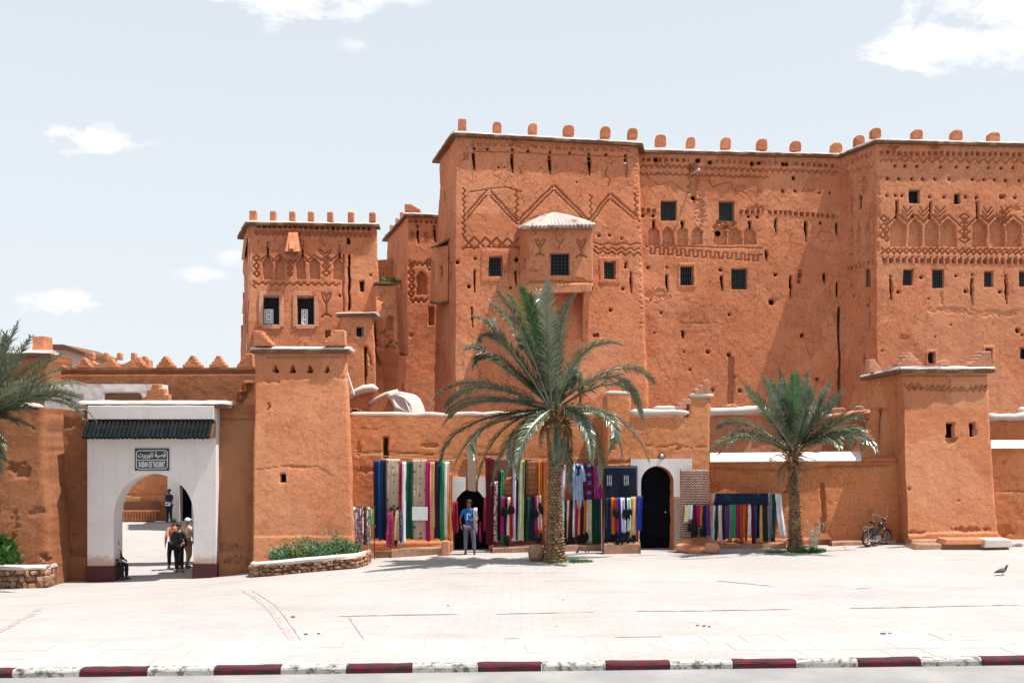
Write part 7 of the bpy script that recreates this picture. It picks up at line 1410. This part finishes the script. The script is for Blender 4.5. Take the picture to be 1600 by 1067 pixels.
# ================================================================== MOPED
mp_o = gpt(1370, 30.95); rz = R(33); MPD = empty('moped', mp_o, 'old black moped with chrome rims parked by the right front tower', 'moped')
def mx(x, y, z): v = Matrix.Rotation(rz, 3, 'Z') @ Vector((x, y, z)); return mp_o + v
chrome = plain('chrome', (.40, .40, .41), .35, .8, .05, 9, metal=.8); tyre = plain('tyre_rubber', (.02, .02, .02), .85, .2, .2, 20); bp = plain('black_paint', (.015, .015, .018), .35, .5, .1, 9); rp = plain('red_paint', (.22, .012, .035), .4, .5, .1, 9)
def ring(cx, cz, R_, r_, n=28, m=7, y=0):
    s = MB(); s.tube([mx(cx + R_ * math.cos(t), y, cz + R_ * math.sin(t)) for t in np.linspace(0, 2 * math.pi, n + 1)], r_, m, False); return s
for cx in (-.46, .46):
    w = empty('wheel', mx(cx, 0, .255)); w.parent = MPD; w.location = Vector(w.location) - mp_o
    ring(cx, .255, .222, .034).build('tyre', tyre, w, smooth=True); ring(cx, .255, .195, .012).build('rim', chrome, w, smooth=True)
    s = MB()
    for k in range(16): t = k * math.pi / 8; s.tube([mx(cx + .02 * math.cos(t), .02 * (-1) ** k, .255 + .02 * math.sin(t)), mx(cx + .195 * math.cos(t + .12), 0, .255 + .195 * math.sin(t + .12))], .0022, 4)
    s.build('spokes', chrome, w); MB().tube([mx(cx, -.05, .255), mx(cx, .05, .255)], .028, 8).build('hub', chrome, w)
    s = MB(); a0, a1 = (.3, 2.4) if cx < 0 else (.5, 2.9); s.tube([mx(cx + .268 * math.cos(t), 0, .255 + .268 * math.sin(t)) for t in np.linspace(a0, a1, 10)], .026, 6); s.build('mudguard', bp if cx < 0 else rp, MPD, smooth=True)
s = MB()
for a, b, rr in (((.46, -.055, .255), (.33, -.055, .66), .014), ((.46, .055, .255), (.33, .055, .66), .014), ((.33, 0, .64), (.26, 0, .86), .018), ((.30, 0, .66), (-.05, 0, .34), .03), ((-.05, 0, .34), (-.46, 0, .27), .022), ((-.05, 0, .36), (-.16, 0, .70), .02), ((-.16, 0, .55), (-.46, -.06, .27), .014), ((-.16, 0, .55), (-.46, .06, .27), .014)): s.tube([mx(*a), mx(*b)], rr, 7)
s.build('frame', bp, MPD)
s = MB(); s.tube([mx(.10, 0, .62), mx(.2, 0, .66), mx(.30, 0, .68)], [.05, .085, .06], 10); s.build('fuel_tank', bp, MPD, smooth=True)
s = MB(); s.tube([mx(-.28, 0, .74), mx(-.18, 0, .75), mx(-.04, 0, .73)], [.085, .09, .03], 10); s.v = [(x, y, mp_o.z + .74 + (z - mp_o.z - .74) * .5) for x, y, z in s.v]; s.build('saddle', bp, MPD, smooth=True)
MB().prism([mx(-.24, -.05, .36), mx(.0, -.05, .34), mx(.08, -.05, .48), mx(-.12, -.05, .58), mx(-.26, -.05, .54)], mx(0, .10, 0) - mx(0, 0, 0)).build('side_panel', bp, MPD, bevel=.02)
s = MB(); s.box(mx(-.02, 0, .24), (.22, .17, .15), rz); 
for k in range(4): s.box(mx(.07, 0, .20 + k * .035), (.12, .15, .012), rz)
s.tube([mx(.05, -.06, .2), mx(-.1, -.09, .16), mx(-.5, -.09, .2)], [.012, .02, .03], 7); s.build('engine', chrome, MPD, bevel=.008)
s = MB(); s.tube([mx(.12, -.27, .92), mx(.22, -.22, .95), mx(.26, -.06, .88), mx(.26, .06, .88), mx(.22, .22, .95), mx(.12, .27, .92)], .011, 6); s.build('handlebar', chrome, MPD)
s = MB(); s.tube([mx(.24, .2, .94), mx(.22, .22, 1.12)], .005, 4); s.tube([mx(.24, -.2, .94), mx(.22, -.22, 1.10)], .005, 4); s.sphere(mx(.22, .22, 1.13), .035, 7, (.4, 1, 1)); s.sphere(mx(.22, -.22, 1.11), .035, 7, (.4, 1, 1)); s.build('mirrors', chrome, MPD)
s = MB(); s.tube([mx(.33, 0, .80), mx(.38, 0, .80), mx(.42, 0, .80)], [.04, .06, .062], 10); s.build('headlight', rp, MPD, smooth=True)
s = MB(); s.tube([mx(-.25, -.09, .62), mx(-.55, -.09, .60), mx(-.55, .09, .60), mx(-.25, .09, .62)], .009, 5); s.tube([mx(-.55, -.09, .60), mx(-.46, -.06, .27)], .008, 5); s.tube([mx(-.55, .09, .60), mx(-.46, .06, .27)], .008, 5); s.build('luggage_rack', chrome, MPD)
s = MB(); s.tube([mx(-.02, -.10, .22), mx(.10, -.13, .12)], .011, 5); s.tube([mx(.0, .08, .18), mx(.06, .24, .02)], .011, 5); s.box(mx(.12, -.15, .12), (.08, .06, .02), rz); s.build('pedals_and_stand', chrome, MPD)
# ================================================================== PIGEON
p = gpt(1566, 24.8); T = empty('pigeon', p, 'dark grey pigeon walking on the plaza at the right', 'pigeon'); pg = plain('pigeon_feathers', (.05, .05, .06), .6, .3, .4, 25)
s = MB(); s.tube([p + Vector(v) for v in ((-.20, 0, .075), (-.10, 0, .10), (-.02, 0, .125), (.05, 0, .14), (.09, 0, .18), (.105, 0, .225), (.12, 0, .25), (.145, 0, .255))], [.012, .034, .055, .052, .032, .024, .028, .012], 10); s.build('body', pg, T, smooth=True)
s = MB(); s.tube([p + Vector((.145, 0, .254)), p + Vector((.175, 0, .245))], [.007, .001], 5); s.build('beak', MT['iron'], T)
for sy in (-1, 1):
    s = MB(); s.tube([p + Vector(v) for v in ((.04, sy * .045, .145), (-.04, sy * .055, .13), (-.16, sy * .03, .09))], [.02, .03, .006], 7); s.build('wing', plain('pigeon_wing', (.09, .09, .10), .6, .3, .3, 25), T, smooth=True)
    s = MB(); s.tube([p + Vector((.01, sy * .025, .09)), p + Vector((.015, sy * .028, .01))], .006, 5); s.tube([p + Vector((.015, sy * .028, .01)), p + Vector((.05, sy * .03, .005))], .005, 4); s.build('leg', plain('pigeon_leg', (.3, .08, .07), .6, .3, .1, 9), T)
# small things at the wall foot
s = MB(); p = gpt(908, 30.5)
for a, b in (((-.16, 0, 0), (-.05, 0, .22)), ((.16, 0, 0), (.05, 0, .22)), ((-.05, .02, .22), (.18, .02, .20)), ((.18, 0, .2), (.24, 0, .03)), ((-.1, .15, 0), (-.02, .1, .2))): s.tube([p + Vector(a), p + Vector(b)], .02, 6)
tag(s.build('wooden_trestle', MT['wood']), 'little broken wooden trestle under the scarves right of the big palm', 'trestle')
